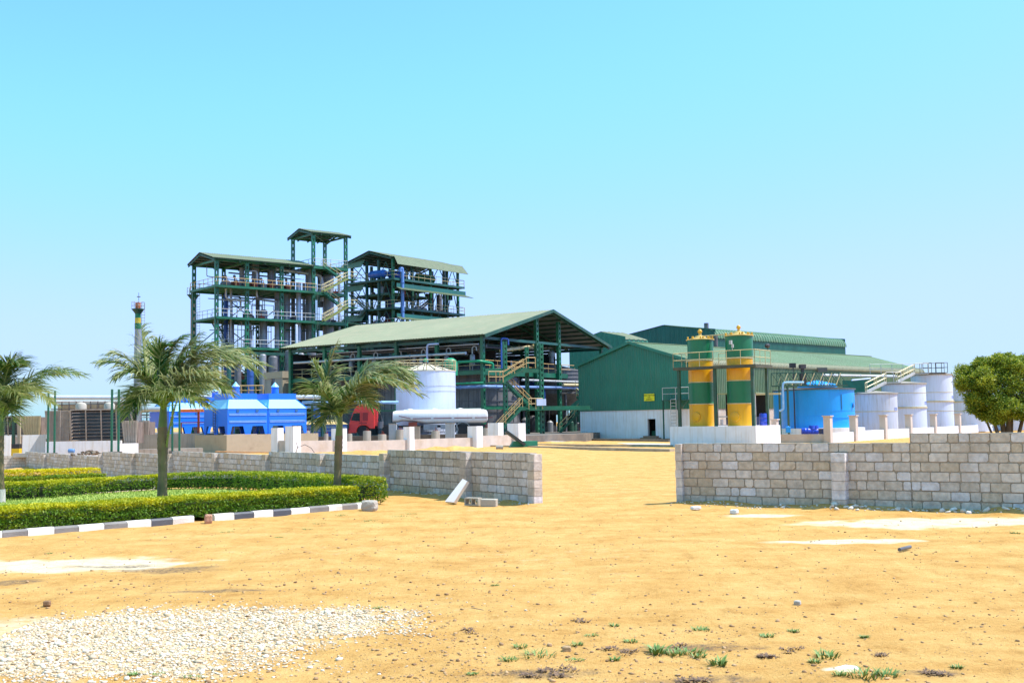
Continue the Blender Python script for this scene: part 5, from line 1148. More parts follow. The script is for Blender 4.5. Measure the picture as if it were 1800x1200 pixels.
for v in vs_[1:]:
    m = MB(); m.beam((0, v, eC - .4), (WC / 2, v, rC - .45), .14, .3); m.beam((WC, v, eC - .4), (WC / 2, v, rC - .45), .14, .3); m.beam((0, v, eC - .45), (WC, v, eC - .45), .12, .2)
    for k in range(1, 8): t = k / 8; zt_ = eC - .4 + (rC - eC) * (1 - abs(t - .5) * 2); m.beam((WC * t, v, eC - .45), (WC * (t + .06), v, min(zt_, rC - .5)), .07)
    m.build('roof_truss', DKG, sh)
dC = Z(900, 650, 127); dL = Z(900, 715, 125)
m = MB(); m.box(.1, WC, .3, 2.6, dC - .08, dC); m.box(.1, WC, .2, .3, dC - .55, dC); m.box(.1, 2.4, 2.6, LC, dC - .08, dC); m.box(.1, .2, .4, LC, dC - .5, dC); m.build('gallery_deck', GRN, sh)
railing(sh, [(.3, .35, dC), (WC, .35, dC)], OCH, r=.04, sp=1.5); railing(sh, [(.35, .4, dC), (.35, LC, dC)], YEL, r=.035, sp=1.6)
m = MB(); m.box(.1, WC, .3, .45, dL - .2, dL + .2); m.box(.1, .3, .4, LC, dL - .2, dL); m.build('middle_beam', GRN, sh)
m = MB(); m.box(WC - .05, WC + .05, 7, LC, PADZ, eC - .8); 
m.build('dark_rear_sheet', DARK, sh)  # rear, end and middle dark sheets added to darken the open shed
m = MB(); m.box(.3, WC, LC - .1, LC, PADZ, eC - .9); m.build('dark_end_sheet', DARK, sh)
m = MB(); m.box(12.5, 12.6, 7, LC - 1, PADZ, eC - 1); m.build('dark_partition', DARK, sh)
# fermenters
def fermenter(words, u, v, r, ztop, cone=True, bottom_cone=False):
    p = wC(u, v, PADZ); root = thing('fermenter_tank', words, 'tank', p, angC); h = ztop - PADZ; m = MB()
    n = 36; pr = [(r, 0), (r, h)] if not bottom_cone else [(r * .2, h * .28), (r, h * .62), (r, h)]
    m.lathe(0, 0, pr, n, False, False); m.build('shell', FERM, root, smooth=30)
    m = MB(); m.lathe(0, 0, [(r * 1.02, h - .02), (r * .08, h + r * .24), (r * .08, h + r * .3)], n, True, True); m.build('cone_roof', STEELD, root, smooth=30)
    m = MB()
    for k in range(1, 6):
        z = h * k / 6 if not bottom_cone else h * (.62 + .38 * k / 6)
        m.lathe(0, 0, [(r, z - .05), (r * 1.015, z - .05), (r * 1.015, z + .05), (r, z + .05)], n, False, False)
    if not bottom_cone:
        for k in range(24): a = k * math.pi / 12; m.box(-.001, .001, -.001, .001, 0, .001) if False else m.beam((r * 1.008 * math.cos(a), r * 1.008 * math.sin(a), 0), (r * 1.008 * math.cos(a), r * 1.008 * math.sin(a), h), .05)
    else:
        for k in range(8): a = k * math.pi / 4 + .2; m.beam((r * .96 * math.cos(a), r * .96 * math.sin(a), 0), (r * .96 * math.cos(a), r * .96 * math.sin(a), h * .62), .22)
    m.build('cladding_band', STEELD, root)
    m = MB(); m.tube([(0, 0, h + r * .24), (0, 0, h + r * .24 + .9)], .3, 10); m.lathe(0, 0, [(.45, h + r * .24 + .9), (.45, h + r * .24 + 1.5), (.2, h + r * .24 + 1.7)], 12); m.build('agitator_motor', STEEL, root)
    return root
zf = dC + .35
fermenter('big grey clad fermenter tank at the front corner of the shed', 6.6, 4.9, 4.4, zf); fermenter('grey clad fermenter tank behind the white cone roofed tank', 6.6, 15, 4.4, zf)
fermenter('grey clad fermenter tank at the far left inside the shed, behind the red cab', 6.6, 25, 4.4, zf)
fermenter('cone bottomed fermenter tank on stilts at the right side of the shed', 20.3, 3.8, 4.1, zf + .1, True, True)
# dark wall cladding between the tanks low down
# pipes
pipe_run('header_pipe', 'long silver header pipe running the length of the shed above the rail', [wC(-.4, LC - 1, dC + 1.9), wC(-.4, 2.0, dC + 1.9)], .17, PIPE, flange=5)
pipe_run('header_pipe', 'thinner silver pipe above the long header pipe in the shed', [wC(.6, LC - 4, dC + 2.9), wC(.6, 1, dC + 2.9)], .09, PIPE)
pipe_run('header_pipe', 'dark pipe under the eave of the shed', [wC(2.2, LC - 1, eC - 1.2), wC(2.2, 1, eC - 1.2)], .16, STEELD)
pipe_run('header_pipe', 'blue and silver pipe crossing the front of the shed at mid height', [wC(-.5, 6, Z(850, 679, 124)), wC(-.5, -.6, Z(850, 679, 124)), wC(WC - 2, -.6, Z(1000, 680, 137))], .17, mat('pale_blue_pipe', (.16, .27, .52), .4, var=.3, scale=.4))
pipe_run('header_pipe', 'dark red pipe behind the white tank shoulder', [wC(-.6, 11, Z(820, 681, 127)), wC(-.6, 4.2, Z(820, 681, 127))], .2, mat('dark_red_pipe', (.20, .03, .02), .5, var=.2))
pipe_run('header_pipe', 'silver pipe crossing below the gallery at the right of the shed', [wC(7, -.5, dC - 1.0), wC(WC - .5, -.5, dC - 1.0)], .13, LGT)
pipe_run('header_pipe', 'cream pipe entering the green warehouse wall', [wC(15.5, -.8, Z(1000, 676, 137)), wC(WC, -.8, Z(1040, 676, 143))], .17, YEL)
pipe_run('header_pipe', 'green pipe loop in front of the left fermenter', [wC(-1.2, 3.4, PADZ), wC(-1.2, 3.4, Z(830, 673, 124)), wC(-1.2, .4, Z(830, 673, 124)), wC(-.5, -.4, Z(830, 673, 124))], .12, mat('bright_green_pipe', (.01, .26, .12), .4, var=.1))
pipe_run('header_pipe', 'fat green pipe along the gallery rail to the right of the white tank', [wC(-.8, 5.4, dC + .3), wC(-.8, 5.4, dC + .9), wC(-.8, -.2, dC + .9), wC(1.2, -.5, dC + .7), wC(1.2, -.5, dC)], .16, MATS['bright_green_pipe'])
pipe_run('header_pipe', 'upright blue pipe with a crook at its top under the gable', [wC(3.2, -.3, dC), wC(3.2, -.3, dC + 3.6), wC(4.6, -.3, dC + 3.6), wC(4.6, -.3, dC + 2.9)], .10, PIPEB)
pipe_run('header_pipe', 'upright silver pipe with a crook at its top left of the corner post', [wC(-.9, vCat(760), dC - 1.0), wC(-.9, vCat(760), eC - .9), wC(-.9, vCat(760) - 1.6, eC - .9)], .12, mat('pale_lilac_pipe', (.42, .46, .66), .4))
pipe_run('header_pipe', 'pale pipe slanting below the gable tie beam', [wC(4.4, 0.6, dC + 2.3), wC(12, .6, dC + 3.2)], .2, YEL, flange=1.5)
pipe_run('header_pipe', 'large dark blue bend on the right of the shed', [wC(12, 1.4, dC - 1.3), wC(14.2, 1.4, dC - 1.3), wC(14.2, 1.4, dL + 1)], .42, mat('navy_pipe', (.012, .05, .22), .4))
root = thing('pipe_rack', 'dense dim pipes, valves and beams filling the shed above the fermenters', 'pipework', (OC.x, OC.y, 0), angC)
for k in range(90):
    u = rp.uniform(.3, WC - 1); v = rp.uniform(.5, LC - 1); z = rp.uniform(dC + .8, eC - .7); L = rp.uniform(1.5, 7); r = rp.choice([.05, .07, .1, .14]); m = MB()
    if k % 3 == 0: m.tube([(u, v, z), (u, v + L * .7 if v + L < LC else v - L * .5, z)], r, 6)
    elif k % 3 == 1: m.tube([(u, v, z), (min(WC - .3, u + L), v, z)], r, 6)
    else: m.tube([(u, v, dC - .5), (u, v, z)], r, 6)
    m.build('pipe', rp.choice([STEELD, STEEL, DKG, DARK, LGT, DARK]), root)
for i in range(7):
    v = 2.2 + i * (LC - 4) / 7; p = wC(1.1, v, dC)
    r_ = thing('valve_station', ['first', 'second', 'third', 'fourth', 'fifth', 'sixth', 'seventh'][i] + ' grey filter pot with hooked pipe from the right along the shed gallery', 'filter', p, angC, group='filter pots along the shed gallery')
    m = MB(); m.lathe(0, 0, [(.08, 0), (.08, .5), (.3, .7), (.3, 1.7), (.1, 1.9)], 12); m.build('pot', STEEL, r_, smooth=50)
    m = MB(); m.tube([(0, 0, 1.8), (0, 0, 2.5), (0, -.25, 2.75), (0, -.55, 2.6), (0, -.6, 2.2)], .08, 6); m.build('hook_pipe', LGT, r_, smooth=50)
root = thing('pump_set', 'grey drums, frames and small tanks at ground level under the shed gallery', 'machinery', (OC.x, OC.y, 0), angC)
for k in range(16):
    u = rp.uniform(9, WC - 1); v = rp.uniform(.8, 3.0); s = rp.uniform(.3, .7); m = MB()
    if k % 2: m.lathe(u, v, [(s, PADZ), (s, PADZ + 3 * s), (s * .4, PADZ + 3.6 * s)], 12)
    else: m.box(u - s, u + s, v - s, v + s, PADZ, PADZ + 1.5 * s); m.tube([(u, v, PADZ), (u, v, dL)], .1, 6)
    m.build('drum' if k % 2 else 'pump', rp.choice([STEELD, DARK, STEEL, DKG, RED]), root)
p = wC(WC * .86, -.4, PADZ); o = MB().lathe(0, 0, [(.05, 0), (.3, .1), (.35, .4), (.25, .7), (.05, .8)], 12).build('orange_float', mat('orange_plastic', (.85, .12, .03), .5), loc=tuple(P(1024, 134)) + (PADZ,), smooth=60); tag(o, 'small round orange object on the ground beside the corner of the green warehouse', 'float')
# stair frame before the shed
OD = P(889, 119.0); uD = Vector((.93, .367)); angD = math.atan2(.367, .93); vD = Vector((-.367, .93))
sd = thing('access_stair', 'green stair frame with ochre handrails zigzagging up to the shed gallery', 'stairs', (OD.x, OD.y, 0), angD)
W_ = hit(OD, uD, 953); zD1 = Z(900, 648, 120); zD0 = Z(900, 716, 120); zt1 = Z(889, 600, 119)
g0 = .75
column(sd, 0, 0, g0, zt1, .42, .12, .55, GRN, .55, .36); column(sd, W_, 0, g0, Z(953, 604, 120.5), .42, .12, .55, GRN, .55, .36); column(sd, W_ * .86, 2.6, g0, zt1 - .4, .36, .12, .6, GRN, .5)
m = MB(); m.box(.22, W_ - .22, -.12, .12, zD1 - .45, zD1 - .05); m.box(.22, W_ - .22, -.12, .12, zD0 - .3, zD0); m.box(-2.2, 0 - .22, -.1, .1, zD1 - .35, zD1); m.box(W_ * .55, W_ + 5.5, -.9, 2.4, zD0 - .34, zD0 - .26); m.box(W_ + .2, W_ + 5.6, -.1, .1, zD0 - .25, zD0 + .1)
m.box(.3, W_ + .6, .2, 2.6, zD1 - .1, zD1); m.build('landing_beam', GRN, sd)
for (xa, za, xb, zb, y) in [(hit(OD, uD, 868), g0 + .1, hit(OD, uD, 913), zD0, -.95), (hit(OD, uD, 936), zD0, hit(OD, uD, 893), Z(893, 672, 119), -.1 + .3), (hit(OD, uD, 893) - .9, Z(893, 672, 119), hit(OD, uD, 921), zD1, -.95)]:
    stair(sd, (xa, y, za), (xb, y, zb), (0, 1, 0), .8, GRN, OCH, .04)
m = MB(); z_ = Z(893, 672, 119); m.box(-2.2, -.3, -1.0, 1.0, z_ - .1, z_); m.build('landing', GRN, sd); railing(sd, [(-2.2, -1, z_), (-.6, -1, z_)], OCH, r=.04, sp=1); railing(sd, [(hit(OD, uD, 921), -.9, zD1), (hit(OD, uD, 937), -.9, zD1)], OCH, r=.045, sp=.9)
railing(sd, [(W_ * .55, -.9, zD0 - .2), (W_ - .3, -.9, zD0 - .2)], OCH, r=.04, sp=.9, mids=1)
m = MB(); m.box(W_ * .76, W_ * 1.02, -.96, -.93, zD0 + .15, zD0 + .85); m.build('white_panel', WHT, sd)
# cream stair by warehouse corner
oe = P(1008, 131); se = thing('yard_stair', 'short green stair with cream rails beside the left corner of the green warehouse', 'stairs', (oe.x, oe.y, 0), -.1)
stair(se, (-1.6, 0, PADZ), (1.0, 0, Z(1020, 722, 131) + .2), (0, 1, 0), .8, GRN, YEL, .04); stair(se, (1.9, .5, Z(1020, 722, 131)), (.4, .5, Z(1005, 706, 131) + .6), (0, 1, 0), .8, GRN, YEL, .04)

# ============================================================ white cone roofed tank
D = 113; p = P(749, D); rt = 52.5 * D / FPX; zt_ = Z(749, 653, D); wt = thing('cone_roof_tank', 'white cylindrical tank with a cone roof and rail behind the tanker', 'tank', (p.x, p.y, 0)); m = MB()
m.lathe(0, 0, [(rt, PADZ), (rt, zt_)], 48, False, False); m.build('shell', WHT, wt, smooth=30)
m = MB(); m.lathe(0, 0, [(rt * 1.015, zt_ - .05), (rt * 1.015, zt_ + .03), (.12, zt_ + .85), (.12, zt_ + 1.0)], 48); m.build('cone_roof', mat('cream_roof', (.62, .56, .42), .6, var=.08), wt, smooth=30)
m = MB()
for k in range(16): a = k * math.pi / 8; m.beam((rt * math.cos(a), rt * math.sin(a), zt_ + .07), (.2 * math.cos(a), .2 * math.sin(a), zt_ + .88), .05)
m.build('roof_rib', DARK, wt); m = MB()
for z in (zt_ - 1.5, zt_ - 2.0, PADZ + 1.0, PADZ + .5): MB().lathe(0, 0, [(rt, z - .03), (rt * 1.008, z - .03), (rt * 1.008, z + .03), (rt, z + .03)], 48, False, False).build('weld_ring', WHTC, wt)
m = MB()
for k in range(22):
    a0, a1 = [math.pi * (.02 + k_ * 1.96 / 22) * 1.0 for k_ in (k, k + 1)]; q0 = Vector((rt * 1.01 * math.cos(a0), rt * 1.01 * math.sin(a0), zt_ + .03)); q1 = Vector((rt * 1.01 * math.cos(a1), rt * 1.01 * math.sin(a1), zt_ + .03)); m.rail([q0, q1], 1.0, .035, 5)
m.build('railing', YEL, wt); m = MB(); m.lathe(0, 0, [(.25, zt_ + 1.0), (.2, zt_ + 1.25), (.01, zt_ + 1.35)], 12); m.build('vent_cap', MATS['bright_green_pipe'], wt)
p = V(792, 645, 121); m = MB(); m.lathe(0, 0, [(.75, -.9), (.75, .4), (.6, .75), (.3, .95), (.01, 1.0)], 18); o = m.build('green_dome_vessel', MATS['bright_green_pipe'], loc=tuple(p), smooth=50); tag(o, 'green dome topped vessel on the gallery right behind the white tank roof', 'process vessel')
m = MB()

# ============================================================ road tanker
OT = P(613, 107.0); angT = .06; tr = thing('road_tanker', 'red articulated lorry pulling a white tank trailer parked on the factory yard', 'tanker truck', (OT.x, OT.y, PADZ + .12), angT)
k = 107 / FPX
# cab: side profile in x (along) and z
cabp = [(0, .38), (.02, 1.25), (.10, 1.45), (.42, 2.35), (.62, 2.75), (.95, 3.0), (1.5, 3.12), (2.15, 3.12), (2.42, 3.05), (2.42, .75), (1.92, .75), (1.80, .92), (1.55, 1.06), (1.2, 1.07), (.92, .95), (.76, .72), (.70, .38)]
m = MB(); Wc = 2.45; m.prism([(x, 0, z) for x, z in cabp], (0, Wc, 0)); cab = m.build('cab', TRED, tr)
bv = cab.modifiers.new('bevel', 'BEVEL'); bv.width = .07; bv.segments = 3; bv.limit_method = 'ANGLE'
m = MB(); m.prism([(.22, -.012, 1.55), (.46, -.012, 2.22), (1.05, -.012, 2.22), (1.05, -.012, 1.45)], (0, -.01, 0)); m.build('side_window', GLS, cab)
m = MB(); m.add([(.10, .15, 1.50), (.10, Wc - .15, 1.50), (.43, Wc - .2, 2.32), (.43, .2, 2.32)], [(0, 1, 2, 3)]); o = m.build('windscreen', GLS, cab); o.location = (-.03, 0, 0)
m = MB(); m.box(-.06, .0, -.02, Wc + .02, .35, .8); m.build('bumper', mat('red_bumper', (.42, .02, .015), .4), cab)
m = MB(); m.beam((1.2, -.03, .95), (1.2, -.03, 2.3), .015); m.beam((1.14, -.012, 1.3), (1.14, -.012, 2.4), .012); m.beam((.3, -.012, 1.38), (2.3, -.012, 1.42), .012); m.prism([(1.3, -.005, 1.5), (1.8, -.005, 1.5), (1.8, -.005, 2.25), (1.3, -.005, 2.25)], (0, -.03, 0)); m.build('body_seams', mat('dark_red', (.30, .015, .015), .4), cab)
m = MB(); m.box(2.43, 2.62, .1, Wc - .1, 1.0, 3.0); m.box(2.0, 2.35, .3, Wc - .3, 3.12, 3.35); m.build('rear_fairing', TRED, cab)
m = MB(); m.box(.02, .12, -.28, -.12, 1.5, 2.1); m.beam((.1, -.2, 2.05), (.35, 0, 2.05), .03); m.build('mirror', DARK, cab)
m = MB(); m.box(-.075, -.06, .15, .55, .55, .75); m.build('headlight', mat('lamp_glass', (.6, .6, .55), .15), cab); m = MB(); m.box(-.075, -.06, Wc - .55, Wc - .15, .55, .75); m.build('headlight', MATS['lamp_glass'], cab)
m = MB(); m.beam((.95, -.01, 1.27), (1.7, -.01, 1.27), .09); m.build('wheel_arch_trim', mat('dark_red', (.3, .02, .02)), cab)
def wheel(x, y, r=.52, w_=.32):
    m = MB(); m.lathe(x, r, [(r * .62, y), (r * .96, y), (r, y + .05), (r, y + w_ - .05), (r * .96, y + w_), (r * .62, y + w_)], 24, axis='y'); o = m.build('wheel', RUB, tr, smooth=50)
    m = MB(); m.lathe(x, r, [(.02, y + .08), (r * .3, y + .05), (r * .35, y + .14), (r * .62, y + .02)], 18, True, False, axis='y'); m.build('rim', RIM, o, smooth=50)
for x in (1.32, 3.6): wheel(x, .02); wheel(x, Wc - .34)
for x in (8.3, 9.55, 10.7)[1:]: wheel(x, .02); wheel(x, Wc - .34)
x0 = hit(OT, Vector((math.cos(angT), math.sin(angT))), 690); x1 = hit(OT, Vector((math.cos(angT), math.sin(angT))), 858)
m = MB(); m.box(2.4, x1 - .2, .7, .95, .75, 1.0); m.box(2.4, x1 - .2, Wc - .95, Wc - .7, .75, 1.0); m.box(2.9, 4.4, .5, Wc - .5, 1.0, 1.12); m.box(x0 + 2.2, x0 + 2.4, .2, Wc - .2, .3, .9); m.build('chassis', DARK, tr)
# tank body: rounded section, stepped belly at the front
def sect(x, zb, zt_, wy=1.22, n=26):
    out = []; zc = (zb + zt_) / 2; h = (zt_ - zb) / 2
    for i in range(n):
        a = 2 * math.pi * i / n; c, s = math.cos(a), math.sin(a); e = .55
        out.append((x, Wc / 2 + wy * math.copysign(abs(c) ** e, c), zc + h * math.copysign(abs(s) ** e, s)))
    return out
bt = Z(700, 721, 107) - PADZ - .12
secs = [sect(x0, 1.32, bt - .22, 1.1), sect(x0 + .05, 1.28, bt - .08, 1.17), sect(x0 + .45, 1.28, bt, 1.22), sect(x0 + .9, 1.42, bt, 1.22), sect(x0 + 2.0, 1.3, bt, 1.22), sect(x0 + 3.2, 1.12, bt, 1.22), sect(x1 - .35, 1.12, bt, 1.22), sect(x1 - .08, 1.25, bt - .12, 1.12), sect(x1, 1.45, bt - .4, .9)]
m = MB(); n = 26; vs = [p for s in secs for p in s]; fs = [(i * n + j, i * n + (j + 1) % n, (i + 1) * n + (j + 1) % n, (i + 1) * n + j) for i in range(len(secs) - 1) for j in range(n)] + [tuple(range(n)), tuple((len(secs) - 1) * n + j for j in range(n))]
m.add(vs, fs); tk = m.build('tank_body', TWHT, tr, smooth=40)
MAR = mat('maroon_stripe', (.20, .02, .03), .4)
m = MB(); zs_ = 1.12 + (bt - 1.12) * .40
m.prism([(x0 + .6, -.012, zs_ + .28), (x0 + 1.7, -.012, zs_ + .02), (x0 + 1.7, -.012, zs_ - .04), (x0 + .6, -.012, zs_ + .22)], (0, .03, 0)); xx = x0 + 1.9
while xx < x1 - 1: m.box(xx, xx + 1.7, -.012, .02, zs_ - .05, zs_ + .02); xx += 1.95
m.build('stripe', MAR, tk)
m = MB()
for xx in (x0 + 1.6, x0 + 3.9, x0 + 6.4): m.lathe(xx, Wc / 2, [(.3, bt - .05), (.3, bt + .1), (.05, bt + .16)], 14)
m.box(x0 + 1, x1 - .6, Wc / 2 + .45, Wc / 2 + .5, bt, bt + .1); m.build('manhole', TWHT, tk)
m = MB()
for xx in (9.55, 10.7): m.lathe(xx, .55, [(.66, .0), (.70, 0), (.70, .4), (.66, .4)], 20, False, False, axis='y')
mud = m.build('mudguard', mat('grey_mudguard', (.45, .45, .45), .5), tr)
m = MB(); m.box(x0 + 1.5, x0 + 2.3, -.02, .3, .75, 1.3); m.build('red_locker', RED, tr); m = MB(); m.box(x0 + 2.9, x0 + 4.2, -.02, .25, .55, 1.05); m.box(x0 + 4.5, x0 + 5.4, -.02, .25, .6, 1.05); m.build('side_locker', STEEL, tr)
m = MB(); m.lathe(2.95, .3, [(.02, .75), (.28, .75), (.28, 1.4)], 12); m.box(4.5, 4.62, -.02, .1, .2, 1.1); m.tube([(2.7, .4, 1.5), (2.85, .4, 2.4), (3.2, .4, 1.3)], .03, 6); m.build('fuel_tank', STEELD, tr)
m = MB(); m.box(x1 - .05, x1, .2, Wc - .2, .8, .95); m.box(x1 - .05, x1, .2, .5, .98, 1.12); m.build('rear_bumper', mat('dark_red', (.3, .02, .02)), tr)

# concrete stumps and grey boxes along the retaining wall
def stump(words, xa, xb, ya, yb, D, kind):
    c = P((xa + xb) / 2, D); w_ = (xb - xa) * D / FPX; zt_ = Z((xa + xb) / 2, ya, D); zb = Z((xa + xb) / 2, yb, D)
    root = thing('concrete_stump' if kind == 'r' else 'grey_box', words, 'concrete stump' if kind == 'r' else 'cabinet', (c.x, c.y, zb)); m = MB(); h = zt_ - zb
    if kind == 'r': m.lathe(0, 0, [(w_ / 2, -.6), (w_ / 2, h - .06), (w_ * .46, h)], 20); m.build('stump', CONC, root, smooth=40); m = MB(); m.lathe(0, 0, [(w_ * .3, h + .002), (w_ * .3, h + .05)], 12); m.box(-.02, .02, -.02, .02, h, h + .3); m.box(.1, .13, .08, .11, h, h + .22); m.build('rebar', RED, root)
    else: m.box(-w_ / 2, w_ / 2, -w_ / 2, w_ / 2, -.5, h); b_ = m.build('box_body', CONC if kind == 'c' else mat('pale_blue_grey_box', (.33, .39, .45), .7, var=.1, dirt=(.22, .2, .17), dirt_amt=.5, streak=True), root); m = MB(); m.box(-w_ / 2 - .03, w_ / 2 + .03, -w_ / 2 - .03, w_ / 2 + .03, h, h + .05); m.build('lid', CONC, root)
cnt = 0
for xa, xb, ya, yb, D, kd_, wd in [(569, 577, 762, 772, 95, 'r', 'concrete stump left of the small palm trunk foot'), (609, 619, 762, 771, 95.5, 'r', 'concrete stump just left of the red cab front wheel'), (638, 652, 757, 768, 95.5, 'r', 'concrete stump hiding the front wheel of the red cab'), (664, 679, 763, 772, 95, 'r', 'concrete stump behind the cab between two wheels'),
                                   (684, 697, 745, 764, 96.5, 'b', 'pale grey square box at the front end of the white trailer'), (696, 710, 755, 769, 96, 'r', 'concrete stump right of the pale square box'), (728, 738, 750, 765, 97, 'c', 'grey concrete box right of the middle white post'), (758, 773, 757, 769, 97, 'r', 'wide concrete stump under the middle of the trailer'),
                                   (783, 799, 744, 764, 97.5, 'b', 'pale box with bars before the trailer wheels'), (848, 860, 752, 767, 98.5, 'r', 'concrete stump at the tail of the trailer'), (532, 545, 757, 770, 95, 'r', 'concrete stump carrying the pair of blue pipes')]:
    stump(wd, xa, xb, ya, yb, D, kd_)

# ============================================================ low white wall with posts (left middle)
FL = [(478, 497, 752, 76, 0), (503, 527, 749, 74.5, 1), (584, 608, 753, 77, 1), (710, 727, 750, 81, 1), (823, 847, 749, 86, 1), (893, 922, 744, 90, 1)]
lf = thing('low_wall', 'low whitewashed wall with square posts between the grey block wall and the red truck', 'wall', (0, 0, 0)); pc = []
for xa, xb, yt, D, _ in FL:
    c = P((xa + xb) / 2, D); w_ = (xb - xa) * D / FPX / 1.25; zt_ = Z(xa, yt, D); m = MB(); m.box(-w_ / 2, w_ / 2, -w_ / 2, w_ / 2, -.8, zt_); o = m.build('post', LIME, lf, loc=(c.x, c.y, 0)); o.rotation_euler = (0, 0, -.55); pc.append(c)
tops = [1.12, 1.12, 1.05, .98, 1.0]
tops = [None, Z(555, 774, 76), Z(660, 774, 79), Z(780, 770, 84), Z(865, 765, 88)]
for i in range(1, 5):
    a_, b_ = pc[i], pc[i + 1]; m = MB(); t_ = tops[i]; m.beam((a_.x, a_.y, t_ / 2 - .5), (b_.x, b_.y, t_ / 2 - .5), .22, t_ + 1.0); m.build('wall_panel', LIMEB, lf)
a_, b_ = pc[0], pc[1]; m = MB(); m.beam((a_.x, a_.y, .1), (b_.x, b_.y, .1), .2, 2 * (Z(500, 774, 75) - .1)); m.build('wall_panel', LIMEB, lf)
c = P(871, 93); m = MB(); m.box(-.5, .5, -.4, .4, -.3, Z(871, 743, 93)); o = m.build('white_post', LIME, loc=(c.x, c.y, 0)); o.rotation_euler = (0, 0, -.55); tag(o, 'separate square whitewashed post behind the low wall, just right of the trailer tail', 'post')
# leaning chute and trough
c = P(912, 84); ch = thing('steel_chute', 'dark green steel chute leaning on a green trough by the last white post', 'chute', (c.x, c.y, .3), .15); k = 84 / FPX
m = MB(); a_ = Vector(((889 - 912) * k, 0, (781 - 757) * k)); b_ = Vector(((921 - 912) * k, -.2, 0)); s_ = Vector((0, .9, 0)); nn = Vector((.12, 0, .22))
m.prism([a_, b_, b_ + s_, a_ + s_], (.02, 0, .05)); m.beam(a_ + nn * .4, b_ + nn * .4, .06, .2); m.beam(a_ + s_ + nn * .4, b_ + s_ + nn * .4, .06, .2); m.build('chute_plate', mat('dark_chute', (.05, .06, .055), .6, var=.2), ch)
m = MB(); m.box(.3, 1.4, .1, 1.1, -.2, .35); m.prism([(-.7, .3, -.2), (.3, .3, -.2), (.3, .3, .35), (-.35, .3, .35)], (0, .8, 0)); m.build('trough', mat('trough_green', (.02, .22, .12), .5, var=.15), ch)
c = P(875, 79); m = MB(); m.lathe(0, .15, [(.15, 0), (.15, .5), (.13, .5), (.13, 0)], 18, False, False, axis='x'); o = m.build('pipe_stub', CONC, loc=(c.x - .15, c.y, .18), smooth=50); tag(o, 'short grey pipe lying on the dirt near the green trough', 'pipe')
# low concrete strips across the yard
KS = mat('sandy_kerb_concrete', (.42, .34, .24), .9, var=.2, dirt=(.2, .14, .09), dirt_amt=.6, bump=.5)
for i, (xa, ya, xb, yb, h, w_) in enumerate([(850, 787, 1180, 790, .16, .5), (852, 783, 1180, 782, .12, .4), (915, 768, 1028, 770, .30, .6), (1000, 778, 1180, 779, .06, 3.0), (1030, 772, 1178, 774, .2, .5), (930, 777, 1010, 776, .08, 2.0)]):
    def gp_(px, py): return (2.05 - .1) * FPX / (py - HZ(px))
    a_, b_ = P(xa, gp_(xa, ya)), P(xb, gp_(xb, yb)); za, zb = tz(*a_), tz(*b_); m = MB(); m.beam((a_.x, a_.y, za + h / 2 - .1), (b_.x, b_.y, zb + h / 2 - .1), w_, h + .2)
    o = m.build('concrete_strip', [KS, KS, CONCD, LIMEB, CONCD, LIMEB][i]); struct(o)
# dirt banks
def mound(words, px, D, w_, d_, h, seed, rot=0):
    c = P(px, D); m = MB(); n = 22; r = np.random.RandomState(seed)
    for i in range(n + 1):
        for j in range(n + 1):
            x = (i / n - .5) * 2; y = (j / n - .5) * 2; z = h * max(0, (1 - x * x)) ** .8 * max(0, 1 - y * y) * (1 + .5 * math.sin(x * 7 + seed) * math.sin(y * 5)) + r.uniform(0, .04); m.v.append((x * w_ / 2, y * d_ / 2, z - .05))
    for i in range(n):
        for j in range(n): a = i * (n + 1) + j; m.f.append((a, a + n + 1, a + n + 2, a + 1))
    o = m.build('dirt_bank', SOIL, loc=(c.x, c.y, tz(*c)), smooth=80); o.rotation_euler = (0, 0, rot); struct(o, words)
mound('heap of dug soil beside the low white wall', 650, 70, 6, 4, .22, 3, .2); mound('soil banked against the low white wall', 790, 81, 6, 2.5, .26, 4, .4); mound('soil banked before the retaining wall', 965, 98, 12, 8, .2, 5, .1)
mound('sandy slope behind the far block wall', 430, 72, 10, 4, .15, 6, .3)
# ============================================================ G: green warehouse
OG = P(1018, 128.3); aG = Vector((.699, -.715)); bG = Vector((.715, .699)); angG = math.atan2(-.715, .699)
WG = hit(OG, aG, 1213, 700); LG = 52.0; zeG = Z(1018, 644, 128.3); cG = OG + aG * WG; zrG = Z(1106, 604, (OG + aG * (WG / 2)).y); zw = Z(1030, 722, 128)
wh = thing('warehouse', 'long green corrugated warehouse with a white lower wall and yellow sign, behind the silos', 'warehouse', (OG.x, OG.y, 0), angG)
def gz_(x): return zeG + (zrG - zeG) * (1 - abs(x / WG - .5) * 2)
m = MB(); corr_strip(m, lambda s: (s, 0, zw - .05), lambda s: (s, 0, gz_(s)), WG, .32, .05, (0, -1, 0)); m.build('gable_cladding', CLAD, wh)
m = MB(); corr_strip(m, lambda s: (WG, s, zw - .05), lambda s: (WG, s, zeG - .35), LG, .32, .05, (1, 0, 0)); m.build('side_cladding', CLADS, wh)
m = MB(); corr_strip(m, lambda s: (0, s, zw - .05), lambda s: (0, s, zeG), LG, .5, .05, (-1, 0, 0)); corr_strip(m, lambda s: (s, LG, zw), lambda s: (s, LG, gz_(s)), WG, .5, .05, (0, 1, 0)); m.build('rear_cladding', CLAD, wh)
xd0 = hit(OG, aG, 1138, 750); xd1 = hit(OG, aG, 1152, 750); zd = Z(1145, 736, (OG + aG * xd0).y)
m = MB(); wall_holes(m, .1, WG - .05, -.1, zw, .08, .25, [(xd0, xd1, -.2, zd)]); m.build('base_wall', LIME, wh)
